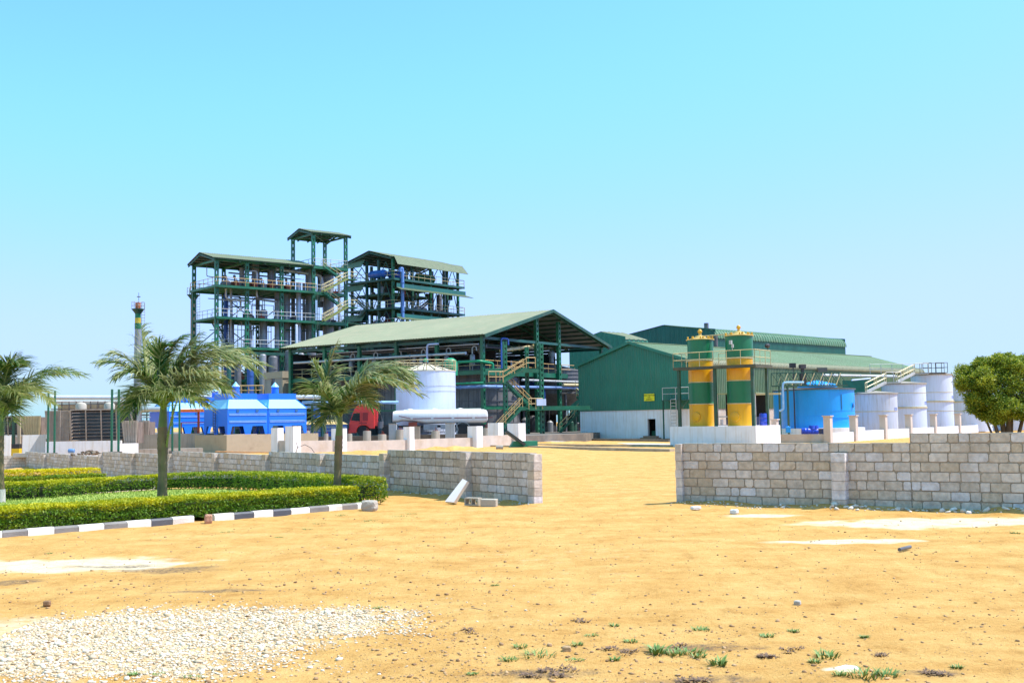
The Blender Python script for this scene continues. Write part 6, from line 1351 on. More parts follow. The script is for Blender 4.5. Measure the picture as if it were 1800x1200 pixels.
m = MB(); m.box(WG - .3, WG - .05, .34, LG, -.1, zw); m.box(.1, .35, .34, LG, -.1, zw); m.build('base_wall', LIMEB, wh)
m = MB(); m.box(xd0, xd1, 1.6, 1.7, 0, zd + .3); m.box(xd0 - 1, xd1 + 1, .35, 4, -.05, .02); m.build('dark_interior', BLK, wh)
m = MB(); m.box(xd0 - .09, xd0, .04, .30, 0, zd + .08); m.box(xd1, xd1 + .09, .04, .30, 0, zd + .08); m.box(xd0, xd1, .04, .30, zd, zd + .08); m.build('door_frame', LIME, wh)
m = MB(); m.box(xd0 + .1, xd0 + .6, .6, 1.0, .02, .9); m.build('green_cabinet', GRN, wh)
m = MB(); m.box(xd0 - .5, xd1 + .7, -.7, .07, -.1, .22); m.box(xd0 - .3, xd1 + .4, -.4, .07, .22, .40); m.box(.0, WG, -.35, .07, -.15, .12); m.build('door_step', mat('reddish_step', (.28, .17, .11), .9, var=.2), wh)
# roof with a rounded right eave
m = MB(); A = Vector((0 - .15, -.3, zeG)); L = LG + .6
corr_strip(m, lambda s: (-.2, s - .3, zeG + .0), lambda s: (WG / 2, s - .3, zrG + .12), L, .32, .045, (-.3, 0, 1)); m.build('roof_sheet', ROOFG, wh)
m = MB(); corr_strip(m, lambda s: (WG - .35, s - .3, zeG + .12), lambda s: (WG / 2, s - .3, zrG + .12), L, .32, .045, (.3, 0, 1)); m.build('roof_sheet', ROOFG, wh)
m = MB(); arc = [(WG - .35, zeG + .12), (WG - .1, zeG + .02), (WG + .08, zeG - .15), (WG + .14, zeG - .36), (WG + .10, zeG - .55)]
for (xa, za), (xb, zb) in zip(arc[:-1], arc[1:]): corr_strip(m, lambda s: (xb, s - .3, zb), lambda s: (xa, s - .3, za), L, .32, .045, (.7, 0, .7))
m.build('rounded_eave', mat('cream_green_eave', (.27, .27, .165), .5, var=.1, dirt=(.2, .22, .13), dirt_amt=.4), wh)
m = MB(); m.beam((-.25, -.33, zeG - .02), (WG / 2, -.33, zrG + .12), .05, .3); m.beam((WG + .1, -.33, zeG - .08), (WG / 2 + .001, -.33, zrG + .12), .05, .3); m.build('gable_trim', CLAD, wh)
m = MB(); m.box(WG / 2 - .25, WG / 2 + .25, -.4, L - .3, zrG + .14, zrG + .2); m.build('ridge_cap', ROOFG, wh)
# sign
xs0, xs1 = hit(OG, aG, 1133.5, 700), hit(OG, aG, 1151.5, 700); D = (OG + aG * xs0).y; zs0, zs1 = Z(1142, 704.5, D), Z(1142, 692, D)
sg = thing('wall_sign', 'small yellow sign with dark lettering on the green warehouse gable', 'sign', tuple(OG + aG * xs0 - bG * .0) + (zs0,), angG); m = MB(); m.box(0, xs1 - xs0, -.14, -.10, 0, zs1 - zs0); m.build('board', YSIGN, sg)
def text(root, s, size, x, y, z, mat_, rx=math.pi / 2, rz=0, name='lettering'):
    cu = bpy.data.curves.new(name, 'FONT'); cu.body = s; cu.size = size; cu.align_x = 'CENTER'; cu.align_y = 'CENTER'; cu.extrude = .006
    tmp = bpy.data.objects.new('tmp', cu); col.objects.link(tmp); me = bpy.data.meshes.new_from_object(tmp); bpy.data.objects.remove(tmp)
    me.materials.clear(); me.materials.append(mat_); o = bpy.data.objects.new(name, me); col.objects.link(o); o.parent = root; o.location = (x, y, z); o.rotation_euler = (rx, 0, rz); return o
h_ = zs1 - zs0; text(sg, 'MOST PARTNER', .21, (xs1 - xs0) / 2, -.147, h_ * .76, LETT); text(sg, 'FOR', .2, (xs1 - xs0) / 2, -.147, h_ * .48, LETT); text(sg, 'ANIMALS', .2, (xs1 - xs0) / 2, -.147, h_ * .2, LETT)
# access platform at the gable
xl0, xl1 = hit(OG, aG, 1164, 730), hit(OG, aG, 1196, 730); y_ = -2.2; q0 = P(1165, 118.5); ap = thing('access_platform', 'small green access platform with grey rails between the warehouse gable and the left silo', 'platform', (q0.x, q0.y, 0), angG)
zp = Z(1165, 703, 118.5); wd = 3.4
m = MB(); m.box(0, wd, 0, 1.2, zp - .1, zp); m.build('deck', DKG, ap); m = MB()
for x in (0, wd * .62): m.box(x, x + .12, 0, .12, -.1, zp - .1)
m.beam((wd * .3, .06, zp - .1), (wd * .62, .06, zp - 1.2), .08); m.beam((wd * .95, .06, zp - .1), (wd * .62, .06, zp - 1.2), .08); m.build('legs', DKG, ap); railing(ap, [(0, .05, zp), (wd, .05, zp)], LGT, h=1.25, r=.04, sp=1.7); m = MB()
for xx in (1.15, 1.85): m.tube([(xx, -.1, 0), (xx, -.1, zp)], .04, 4)
for i in range(12): m.tube([(1.15, -.1, .3 + i * .35), (1.85, -.1, .3 + i * .35)], .03, 4)
m.build('ladder', LGT, ap)

# rear building
OH = P(1262, 190.0); h2 = thing('warehouse', 'tall teal green shed rising behind the warehouse, with a rounded ribbed eave', 'warehouse', (OH.x, OH.y, 0), angG)
WH = 21.8; LH = hit(OH, bG, 1486, 610); zeH = Z(1262, 584, 190); zrH = Z(1172, 572, (OH - aG * (WH / 2)).y)
m = MB(); fz = lambda x: zeH + .6 + (zrH - zeH - .6) * (1 - abs(x / WH - .5) * 2)
corr_strip(m, lambda s: (s - WH, 0, 0), lambda s: (s - WH, 0, fz(s)), WH, 1.0, .07, (0, -1, 0)); m.build('gable_cladding', CLADT, h2)
m = MB(); corr_strip(m, lambda s: (0, s, 0), lambda s: (0, s, zeH - .9), LH, .4, .06, (1, 0, 0)); m.build('side_cladding', CLADT, h2)
m = MB(); corr_strip(m, lambda s: (-WH, s, 0), lambda s: (-WH, s, zeH), LH, 1, .06, (-1, 0, 0)); corr_strip(m, lambda s: (s - WH, LH, 0), lambda s: (s - WH, LH, fz(s)), WH, 1, .06, (0, 1, 0)); m.build('rear_cladding', CLADT, h2)
m = MB(); corr_strip(m, lambda s: (-.9, s - .2, zeH + .55), lambda s: (-WH / 2, s - .2, zrH + .1), LH + .4, .8, .08, (.2, 0, 1)); corr_strip(m, lambda s: (-WH - .1, s - .2, zeH + .5), lambda s: (-WH / 2, s - .2, zrH + .1), LH + .4, .8, .08, (-.2, 0, 1)); m.build('roof_sheet', ROOFG, h2)
m = MB(); arc = [(-.9, zeH + .55), (-.4, zeH + .3), (-.02, zeH - .1), (.15, zeH - .55), (.2, zeH - 1.0)]
for (xa, za), (xb, zb) in zip(arc[:-1], arc[1:]): corr_strip(m, lambda s: (xb, s - .2, zb), lambda s: (xa, s - .2, za), LH + .4, .8, .12, (.7, 0, .7))
m.build('rounded_eave', mat('green_eave', (.075, .19, .11), .5, var=.2, dirt=(.3, .32, .2), dirt_amt=.5, streak=True), h2)
m = MB(); m.lathe(-4, 3, [(.4, zeH + .3), (.4, zeH + 2.0)], 12); m.box(-.2, .25, -.1, .2, 2, zeH - .5); m.build('vent_stack', STEELD, h2)
# middle green building between shed and warehouse
OM = P(1003, 168); mg = thing('warehouse', 'teal gabled shed glimpsed between the open shed and the white based warehouse', 'warehouse', (OM.x, OM.y, 0), angG); WM = hit(OM, aG, 1100, 620); zeM = Z(1003, 604, 168); zrM = Z(1060, 583, (OM + aG * (WM * .55)).y)
m = MB(); corr_strip(m, lambda s: (s, 0, 0), lambda s: (s, 0, zeM + (zrM - zeM) * (1 - abs(s / WM - .58) * 1.7)), WM, 1.0, .07, (0, -1, 0)); m.build('gable_cladding', mat('mid_green_cladding', (.03, .20, .13), .45, var=.15, dirt=(.1, .22, .16), dirt_amt=.5, streak=True), mg)
m = MB(); corr_strip(m, lambda s: (0, s, 0), lambda s: (0, s, zeM), 5, 1.0, .07, (-1, 0, 0)); corr_strip(m, lambda s: (WM, s, 0), lambda s: (WM, s, zeM), 5, 1.0, .07, (1, 0, 0)); m.build('side_cladding', MATS['mid_green_cladding'], mg)
m = MB(); corr_strip(m, lambda s: (-.1, s, zeM), lambda s: (WM * .58, s, zrM + .05), 5, 1, .07, (0, 0, 1)); corr_strip(m, lambda s: (WM + .1, s, zeM), lambda s: (WM * .58, s, zrM + .05), 5, 1, .07, (0, 0, 1)); m.build('roof_sheet', ROOF, mg)

# ============================================================ silos
OS = P(1177, 88.3); aS = (P(1328, 84.0) - OS).normalized(); LS = (P(1328, 84.0) - OS).length; bS = Vector((-aS.y, aS.x)); angS = math.atan2(aS.y, aS.x); DS = hit(P(1328, 84.0), bS, 1371); zP = Z(1328, 748, 84)
def wS(x, y, z): return Vector((OS.x + aS.x * x + bS.x * y, OS.y + aS.y * x + bS.y * y, z))
m = MB(); m.box(0, LS, 0, DS, -.2, zP); o = m.build('white_plinth', LIME, loc=(OS.x, OS.y, 0)); o.rotation_euler = (0, 0, angS); tag(o, 'whitewashed concrete plinth carrying the two green and yellow silos', 'plinth')
def silo(words, px, D0, ytop, bys, wpx):
    x = hit(OS + bS * 1.75, aS, px); p = wS(x, 1.75, zP); D = p.y; r = wpx / 2 * D / FPX; root = thing('silo', words, 'silo', p, angS); zs = [Z(px, y, D) - zP for y in bys]; zt_ = Z(px, ytop, D) - zP
    lv_ = [0] + zs[::-1] + [zt_]; ms = [SYEL, SGRN, SYEL, SGRN]
    for i in range(4): m = MB(); rr = r * (1.0 if i < 3 else 1.03); m.lathe(0, 0, [(rr, lv_[i]), (rr, lv_[i + 1])], 40, False, i == 3); m.build('shell_band', ms[i], root, smooth=30)
    m = MB()
    for z in lv_[1:4]: m.lathe(0, 0, [(r, z - .03), (r * 1.035, z - .03), (r * 1.035, z + .03), (r, z + .03)], 40, False, False)
    m.build('flange_ring', YEL, root)
    m = MB(); m.lathe(0, 0, [(r * 1.02, zt_ - .02), (r * 1.12, zt_ - .02), (r * 1.12, zt_ + .05), (r * .5, zt_ + .14), (r * .4, zt_ + .3), (r * .12, zt_ + .36), (r * .12, zt_ + .5)], 40); m.build('lid', mat('lid_cream_yellow', (.66, .46, .14), .5, var=.15), root, smooth=40)
    m = MB()
    for k in range(10): a = k * .628 + .2; m.lathe(r * 1.02 * math.cos(a), r * 1.02 * math.sin(a), [(.05, zt_ + .05), (.07, zt_ + .22), (.02, zt_ + .25)], 6)
    for k in range(5): a = k * 1.257 + .5; m.lathe(r * .72 * math.cos(a), r * .72 * math.sin(a), [(.1, zt_ + .08), (.1, zt_ + .26)], 8)
    m.lathe(0, 0, [(.05, zt_ + .5), (.16, zt_ + .58), (.18, zt_ + .7), (.1, zt_ + .82), (.01, zt_ + .86)], 12); m.build('lid_fittings', mat('fitting_gold', (.62, .36, .03), .4), root, smooth=50)
    m = MB(); y0 = -r; zc = Z(px, 732, D) - zP; m.lathe(0, zc, [(.36, y0 + .12), (.36, y0 - .08), (.33, y0 - .1), (.02, y0 - .1)], 24, axis='y'); m.build('manhole', SYEL, root, smooth=40)
    m = MB()
    for k in range(16): a = k * .3927; m.lathe(.345 * math.cos(a), zc + .345 * math.sin(a), [(.02, y0 - .12), (.02, y0 - .08)], 6, axis='y')
    m.build('bolts', mat('lid_cream_yellow', (.5, .3, .1)), root); return root, x, r
s1_, xs1_, r1_ = silo('left one of the two green and yellow banded silos', 1234.5, 88, 597.5, (634, 672, 710), 44); s2_, xs2_, r2_ = silo('right one of the two green and yellow banded silos, slightly taller', 1303, 86, 590.5, (630, 669, 709), 46.5)
a_ = wS(xs1_ + .3, 1.75, Z(1250, 588, 87)); b_ = wS(xs2_ - .3, 1.75, Z(1290, 584.5, 86)); m = MB(); m.tube([a_, b_], .045, 6); o = m.build('link_rod', YEL); tag(o, 'thin cream rod linking the tops of the two silos', 'rod')
pf = thing('silo_platform', 'dark green service platform with cream rails in front of the two silos', 'platform', (OS.x, OS.y, 0), angS); zD = Z(1256, 643, 86); xp = [hit(OS, aS, p, 700) for p in (1192.5, 1256, 1322)]
m = MB()
for x in xp: MB().box(x - .11, x + .11, .05, .25, zP, zD - .22).build('post', DKG, pf)
MB().box(xp[2] - .08, xp[2] + .12, 2.5, 2.7, zP, zD - .22).build('post', DKG, pf)
xL, xR = hit(OS, aS, 1184, 645), LS + .1
m = MB(); gap = [(xs1_ - r1_ - .1, xs1_ + r1_ + .1), (xs2_ - r2_ - .1, xs2_ + r2_ + .1)]
m.box(xL, xR, -.1, .7, zD - .05, zD); m.box(gap[0][1], gap[1][0], .7, 2.8, zD - .05, zD); m.box(gap[1][1], xR + .1, .7, 2.8, zD - .05, zD); m.box(xL, gap[0][0], .7, 2.8, zD - .05, zD)
m.box(xL, xR, -.1, 0, zD - .22, zD - .052); m.box(xL, xR, .35, .45, zD - .22, zD - .052); m.box(xR, xR + .1, -.1, 2.8, zD - .22, zD - .052); m.build('deck', mat('deck_brown_green', (.07, .075, .05), .7, var=.3), pf)
railing(pf, [(xL, -.05, zD), (xR, -.05, zD), (xR, 2.75, zD)], YEL, h=1.1, r=.028, sp=1.05); railing(pf, [(xL, -.05, zD), (xL, 2.7, zD), (gap[0][0], 2.7, zD)], YEL, h=1.1, r=.028, sp=1.1); railing(pf, [(gap[0][1], 2.7, zD), (gap[1][0], 2.7, zD)], YEL, h=1.1, r=.028, sp=1)
m = MB(); p_ = (xs2_ + .2, -.05 , zD + 1.55); m.box(p_[0] - .1, p_[0] + .1, p_[1] - .12, p_[1] + .04, p_[2] - .0, p_[2] + .3); m.box(p_[0] + .05, p_[0] + .2, p_[1] - .05, p_[1] + .05, p_[2] - .25, p_[2]); m.tube([(p_[0] + .1, p_[1], zD + 1.1), (p_[0] + .1, p_[1], p_[2])], .025, 5); m.build('floodlight', LGT, pf)
m = MB(); m.tube([(xR, 2.3, zD + 1.1), (xR, 2.3, zD + 1.35)], .03, 5); m.lathe(xR - .05, zD + 1.45, [(.05, 2.1), (.16, 2.2), (.18, 2.45)], 12, axis='y'); m.build('floodlight', DARK, pf)
# things behind silos: side shelter, drum
DR = P(1341.5, 86.2)
def drum(words, x, y, z, r=.29, h=.9, m_=DRUM, lie=None, name='plastic_drum'):
    root = thing(name, words, 'drum', (x, y, z)); m = MB(); m.lathe(0, 0, [(r * .9, 0), (r, .05), (r, h * .33), (r * 1.04, h * .35), (r, h * .37), (r, h * .66), (r * 1.04, h * .68), (r, h * .7), (r, h - .05), (r * .92, h)], 24); m.build('barrel', m_, root, smooth=40)
    m = MB(); m.lathe(r * .5, 0, [(.05, h), (.05, h + .03)], 8); m.lathe(-r * .5, 0, [(.05, h), (.05, h + .03)], 8); m.build('bung', m_, root)
    if lie is not None: root.rotation_euler = (math.pi / 2, 0, lie); root.location = (x, y, z + r)
    return root
drum('upright blue plastic drum on the plinth right of the silos', DR.x, DR.y, zP)
sp = P(1258, 98); sr_ = thing('lean_to_shelter', 'low lean-to shelter with dark bays behind and between the two silos', 'shelter', (sp.x, sp.y, 0), angS + .15)
zt_ = Z(1300, 691, 98); m = MB(); m.box(0, 3.6, 0, 3, zt_ - .03, zt_ + .03); m.build('roof_sheet', ROOFG, sr_); m = MB(); 
for x in (0.1, 1.8, 3.4): m.box(x, x + .1, .1, .2, -.1, zt_ - .03)
m.box(.1, 3.5, .1, .16, 2.2, 2.3); m.build('posts', LGT, sr_); m = MB(); m.box(0, 3.6, 2.9, 3, -.1, zt_ - .05); m.build('back_panel', BLK, sr_); m = MB(); m.box(.6, 1.6, 1, 2, 0, 2.0); m.lathe(3, 1.5, [(.5, 0), (.5, 2.2)], 14); m.build('stored_tank', mat('navy_steel', (.02, .04, .12)), sr_)
m = MB(); m.box(3.6, 5.7, -.05, .12, zt_ - .22, zt_ - .06); m.build('cream_rail', YEL, sr_)
q_ = P(1272, 90.5); m = MB(); m.box(-.5, .5, -.2, .2, 0, .08); m.lathe(-.15, 0, [(.12, .08), (.12, .5)], 10); o = m.build('small_pump', STEEL, loc=(q_.x, q_.y, zP)); tag(o, 'small pump on the plinth between the two silos', 'pump')

# ============================================================ tank farm
def tank(words, px, D, rpx, ytop, z0, m_, rings, lip=.10, label=None, name='storage_tank'):
    p = P(px, D); r = rpx * D / FPX; zt_ = Z(px, ytop, D); root = thing(name, words, 'tank', (p.x, p.y, 0)); m = MB(); m.lathe(0, 0, [(r, z0), (r, zt_ - .1)], 56, False, False); m.build('shell', m_, root, smooth=30)
    m = MB(); m.lathe(0, 0, [(r * .98, zt_ - .12), (r + lip, zt_ - .12), (r + lip, zt_), (.05, zt_ + .25)], 56); m.build('roof', CONC if m_ is not BLUET else STEELD, root)
    m = MB()
    for z, w_, pr in rings: m.lathe(0, 0, [(r, z - w_), (r + pr, z - w_), (r + pr, z + w_), (r, z + w_)], 56, False, False)
    m.build('ring', YEL if m_ is not BLUET else BLUET, root)
    if label:
        a = label[1]; o = text(root, label[0], .5, (r + .01) * math.cos(a), (r + .01) * math.sin(a), Z(px, label[2], D), BLETT, math.pi / 2, a + math.pi / 2, 'tank_number')
    return root, p, r, zt_
bt_, bp, br, bz = tank('wide bright blue open plan tank right of the silos', 1438, 116, 62.5, 684, 1.0, BLUET, [(Z(1438, 733, 112), .10, .05), (Z(1438, 722, 112), .03, .02)], .14)
m = MB(); m.lathe(0, 0, [(br + .9, -.1), (br + .9, 1.0), (br * .2, 1.02)], 40); m.build('foundation', LIME, bt_, smooth=30)
m = MB(); a = -1.15; m.box(-.001, .001, 0, .001, 0, .001) if False else m.beam((br * 1.005 * math.cos(a), br * 1.005 * math.sin(a), 2.8), (br * 1.005 * math.cos(a), br * 1.005 * math.sin(a), bz - .6), .08); m.build('seam', mat('seam_blue', (.05, .2, .42), .5), bt_)
a = -.62; m = MB(); m.beam((br * 1.01 * math.cos(a), br * 1.01 * math.sin(a), 3.0), (br * 1.01 * math.cos(a), br * 1.01 * math.sin(a), 3.45), .6, .01, up=(1, 0, 0)); m.build('number_plate', WHT, bt_)
m = MB(); m.lathe(0, 0, [(br * .55, bz + .2), (br * .5, bz + .5), (.2, bz + .9)], 40); m.build('roof_cone', BLUET, bt_)
# second blue tank to the left, partly hidden
tank('blue tank mostly hidden behind the right silo and its green post', 1388, 121, 27, 686, 1.0, BLUET, [(Z(1388, 733, 118), .08, .04)], .08)
TA = [(1540, 122, 36.5, 691, 'shortest of the pale cylindrical tanks, right beside the blue tank', [(2.6, .04, .02)], ('D3', -.75, 720)), (1590, 127, 37, 674, 'second pale cylindrical tank, taller and topped by a stair', [(Z(1590, 716, 124), .07, .10), (Z(1590, 690, 124), .03, .02)], ('D2', -.62, 709)),
      (1640, 132, 34.5, 658, 'third pale cylindrical tank with a railed walkway on its top', [(Z(1640, 705, 129), .07, .10), (Z(1640, 689, 129), .03, .02), (Z(1640, 722, 129), .03, .02)], ('D1', -.62, 699)), (1707, 138, 34, 660, 'last pale cylindrical tank, half hidden by the bushy tree', [(Z(1707, 705, 135), .07, .10), (Z(1707, 722, 135), .03, .02)], None),
      (1782, 144, 34, 706, 'low pale tank behind the trunk of the bushy tree', [(1.5, .04, .02)], None)]
TT = [tank(w_, px, D, rp_, yt, .1, WHTC if i in (0,) else WHT, rg_, .12, lb) for i, (px, D, rp_, yt, w_, rg_, lb) in enumerate(TA)]
def cat_stair(words, p, q, py_, width):
    root = thing('tank_stair', words, 'stairs', p); stair(root, (0, 0, 0), Vector(q) - Vector(p), (.15, 1, 0), width, LGT, YEL, .045); d = Vector(q) - Vector(p)
    m = MB(); m.box(-1.0, .1, 0, width, -.08, 0); m.build('lower_landing', LGT, root); m = MB(); m.box(d.x, d.x + 1.6, d.y, d.y + width, d.z - .08, d.z); m.build('upper_landing', LGT, root); railing(root, [(d.x, d.y, d.z), (d.x + 1.6, d.y, d.z)], LGT, r=.04, sp=.8)
cat_stair('cream railed stair climbing from the shortest pale tank to the second', V(1524, 689, 121), V(1558, 672, 123), 0, 1.1)
cat_stair('cream railed stair climbing from the second pale tank to the third', V(1578, 671, 126), V(1608, 656, 129), 0, 1.1)
root = thing('rail_walkway', 'grey railed walkway on top of the third pale tank', 'walkway', V(1620, 656, 130)); k = 130 / FPX; m = MB(); m.box(-.2, 43 * k, -.5, .5, -.02, .06); m.build('deck', STEELD, root); railing(root, [(0, -.5, .06), (15 * k, -.5, .06)], DARK, r=.035, sp=.8); railing(root, [(22 * k, -.5, .06), (43 * k, -.5, .06)], DARK, r=.035, sp=.7); railing(root, [(0, .5, .06), (43 * k, .5, .06)], DARK, r=.03, sp=1)
railing(root, [(-6, -.4, .0), (-1, -.4, .0)], LGT, r=.03, sp=1.2)
# truss bridge over the blue tank
D = 111; a_, b_ = V(1366, 678, D), V(1490, 678, D + 2); tb2 = thing('truss_bridge', 'green lattice truss bridge with cream diagonals above the blue tank', 'bridge', a_, math.atan2(b_.y - a_.y, b_.x - a_.x)); LB2 = (b_ - a_).length; H2 = (678 - 655) * D / FPX
m = MB()
for y in (0, 1.1):
    m.beam((0, y, 0), (LB2, y, 0), .12); m.beam((0, y, H2), (LB2 - .8, y, H2), .08); N = 8
    for i in range(N): x = LB2 * i / N; m.beam((x, y, 0), (x, y, H2), .05); m.beam((x, y, H2), (x + LB2 / N, y, 0), .045)
m.box(0, LB2, .07, 1.03, -.04, .0); m.build('truss', DKG, tb2)
m = MB()
for i in range(1, 8): x = LB2 * (i - .5) / 8; m.beam((x + .1, -.1, 0.05), (x + .65, -.1, H2 - .05), .075); m.beam((x + .2, 1.0, 0.25), (x + .45, 1.0, H2 * .7), .05)
m.build('cream_diagonals', YEL, tb2); m = MB()
for x in (hit(a_, Vector((1, 0)), 1369) * 0 + .15, 1.05): m.box(x, x + .16, -.05, .11, -a_.z, 0)
m.build('bridge_post', DKG, tb2)
m = MB(); x = LB2 * .40; m.box(x - .25, x + .25, .3, .7, 0, 1.2); m.box(x - .12, x + .12, .4, .6, 1.2, 1.7); m.box(x - .3, x + .3, .3, .7, 1.7, 2.1); m.build('motor', DARK, tb2)
pipe_run('tank_pipe', 'pale blue pipe bending down the side of the blue tank', [V(1413, 672, 110.5), V(1376, 672, 110.5), V(1377, 719, 110.5), V(1370, 722, 110.5)], .11, mat('sky_blue_pipe', (.30, .52, .80), .4)) 
pipe_run('tank_pipe', 'long silver pipe running from the truss bridge to the pale tanks', [V(1445, 659, 122), V(1575, 661, 130)], .12, mat('pale_silver', (.62, .64, .66), .4)); pipe_run('tank_pipe', 'thinner white pipe just under the long silver pipe', [V(1497, 668, 122), V(1530, 665, 124)], .08, WHT)
p = P(1397, 113.5); m = MB(); m.tube([(0, 0, 0), (0, 0, Z(1397, 655, 113.5))], .07, 6); m.box(-.35, .25, -.2, .2, Z(1397, 646, 113.5), Z(1397, 638, 113.5)); m.tube([(0, 0, Z(1397, 655, 113.5)), (0, 0, Z(1397, 645, 113.5))], .05, 6); o = m.build('floodlight_mast', DARK, loc=(p.x, p.y, 0)); tag(o, 'dark floodlight on a mast above the lattice bridge', 'floodlight')
p = P(1448, 134); m = MB(); m.box(-.55, .55, -.2, .2, Z(1448, 654, 134), Z(1448, 646, 134)); m.tube([(0, 0, 1), (0, 0, Z(1448, 654, 134))], .07, 6); o = m.build('junction_box', CONCD, loc=(p.x, p.y, .0)); tag(o, 'grey box on a post against the warehouse wall above the blue tank', 'cabinet')
p = P(1506, 128); m = MB(); m.box(-1.4, 1.9, 0, 5, 0, Z(1506, 668, 128)); o = m.build('green_kiosk', mat('mid_teal', (.015, .15, .10), .5, var=.2, streak=True, dirt=(.03, .09, .06), dirt_amt=.5), loc=(p.x, p.y, 0)); o.rotation_euler = (0, 0, -.3); tag(o, 'teal metal kiosk between the blue tank and the pale tanks', 'shed')
# small blue things at the foot
q_ = P(1384.5, 98); m = MB(); m.box(-.2, .2, -.15, .15, -.25, .25); m.lathe(0, 0, [(.12, .25), (.12, .32)], 8); o = m.build('blue_cabinet', BLUET, loc=(q_.x, q_.y, Z(1384.5, 755, 98))); bv = o.modifiers.new('b', 'BEVEL'); bv.width = .06; bv.segments = 3; tag(o, 'small rounded blue cabinet on a post below the blue tank', 'cabinet')
for i, (px, rr) in enumerate([(1408, .3), (1421, .28), (1427, .3), (1433, .26)]):
    q_ = P(px, 100); drum('blue drum in the row by the low wall, ' + ['leftmost', 'second from left', 'third from left', 'rightmost'][i] + ' of four', q_.x, q_.y, Z(px, 764, 100), rr, .8, DRUM, lie=None if i > 1 else 1.5)
q_ = P(1443, 97); m = MB(); m.lathe(0, 0, [(.2, 0), (.26, .55), (.24, .55), (.18, .05)], 20, True, False); o = m.build('bucket', mat('dark_blue_plastic', (.02, .04, .12), .5), loc=(q_.x, q_.y, Z(1443, 764.5, 97)), smooth=40); tag(o, 'dark open bucket beside the drums at the low wall', 'bucket')
q_ = P(1395, 99); m = MB(); m.box(-3, 3.2, -.3, .3, -.5, 0); o = m.build('drum_ledge', LIMEB, loc=(q_.x, q_.y, Z(1400, 764, 99.5))); tag(o, 'pale ledge under the row of small blue drums', 'ledge')

# ============================================================ right fence: posts and low panels
fr = thing('low_wall', 'low whitewashed wall with capped posts in front of the pale tanks on the right', 'wall', (0, 0, 0)); PF = [(1362, 88.5, .95), (1455, 92, 1), (1500, 97, 1), (1552.5, 104, 1), (1597, 111, 1), (1640.5, 119, 1), (1683.5, 128, 1), (1722, 137, 1), (1758, 147, 1), (1795, 158, 1)]; pcs = []
for px, D, s in PF:
    c = P(px, D); zt_ = Z(px, HZ(px) - 3.2, D) if px > 1400 else Z(px, 736, D); w_ = .56 if px > 1400 else .42; m = MB(); m.box(-w_ / 2, w_ / 2, -w_ / 2, w_ / 2, -.4, zt_ - .08); o = m.build('post', LIMEB, fr, loc=(c.x, c.y, 0)); o.rotation_euler = (0, 0, angS); m = MB(); m.box(-w_ / 2 - .08, w_ / 2 + .08, -w_ / 2 - .08, w_ / 2 + .08, zt_ - .078, zt_); m.build('cap', LIMEB, o); pcs.append(c)
for i in range(1, len(pcs) - 1):
    a_, b_ = pcs[i], pcs[i + 1]; t_ = .86 if i > 1 else .80; m = MB(); m.beam((a_.x, a_.y, t_ / 2 - .2), (b_.x, b_.y, t_ / 2 - .2), .2, t_ + .4); m.build('wall_panel', LIME, fr)
a_, b_ = P(1362, 95), pcs[1]; m = MB(); m.beam((a_.x, a_.y, .16), (b_.x, b_.y, .16), .25, 1.1); m.build('wall_panel', LIMEB, fr)
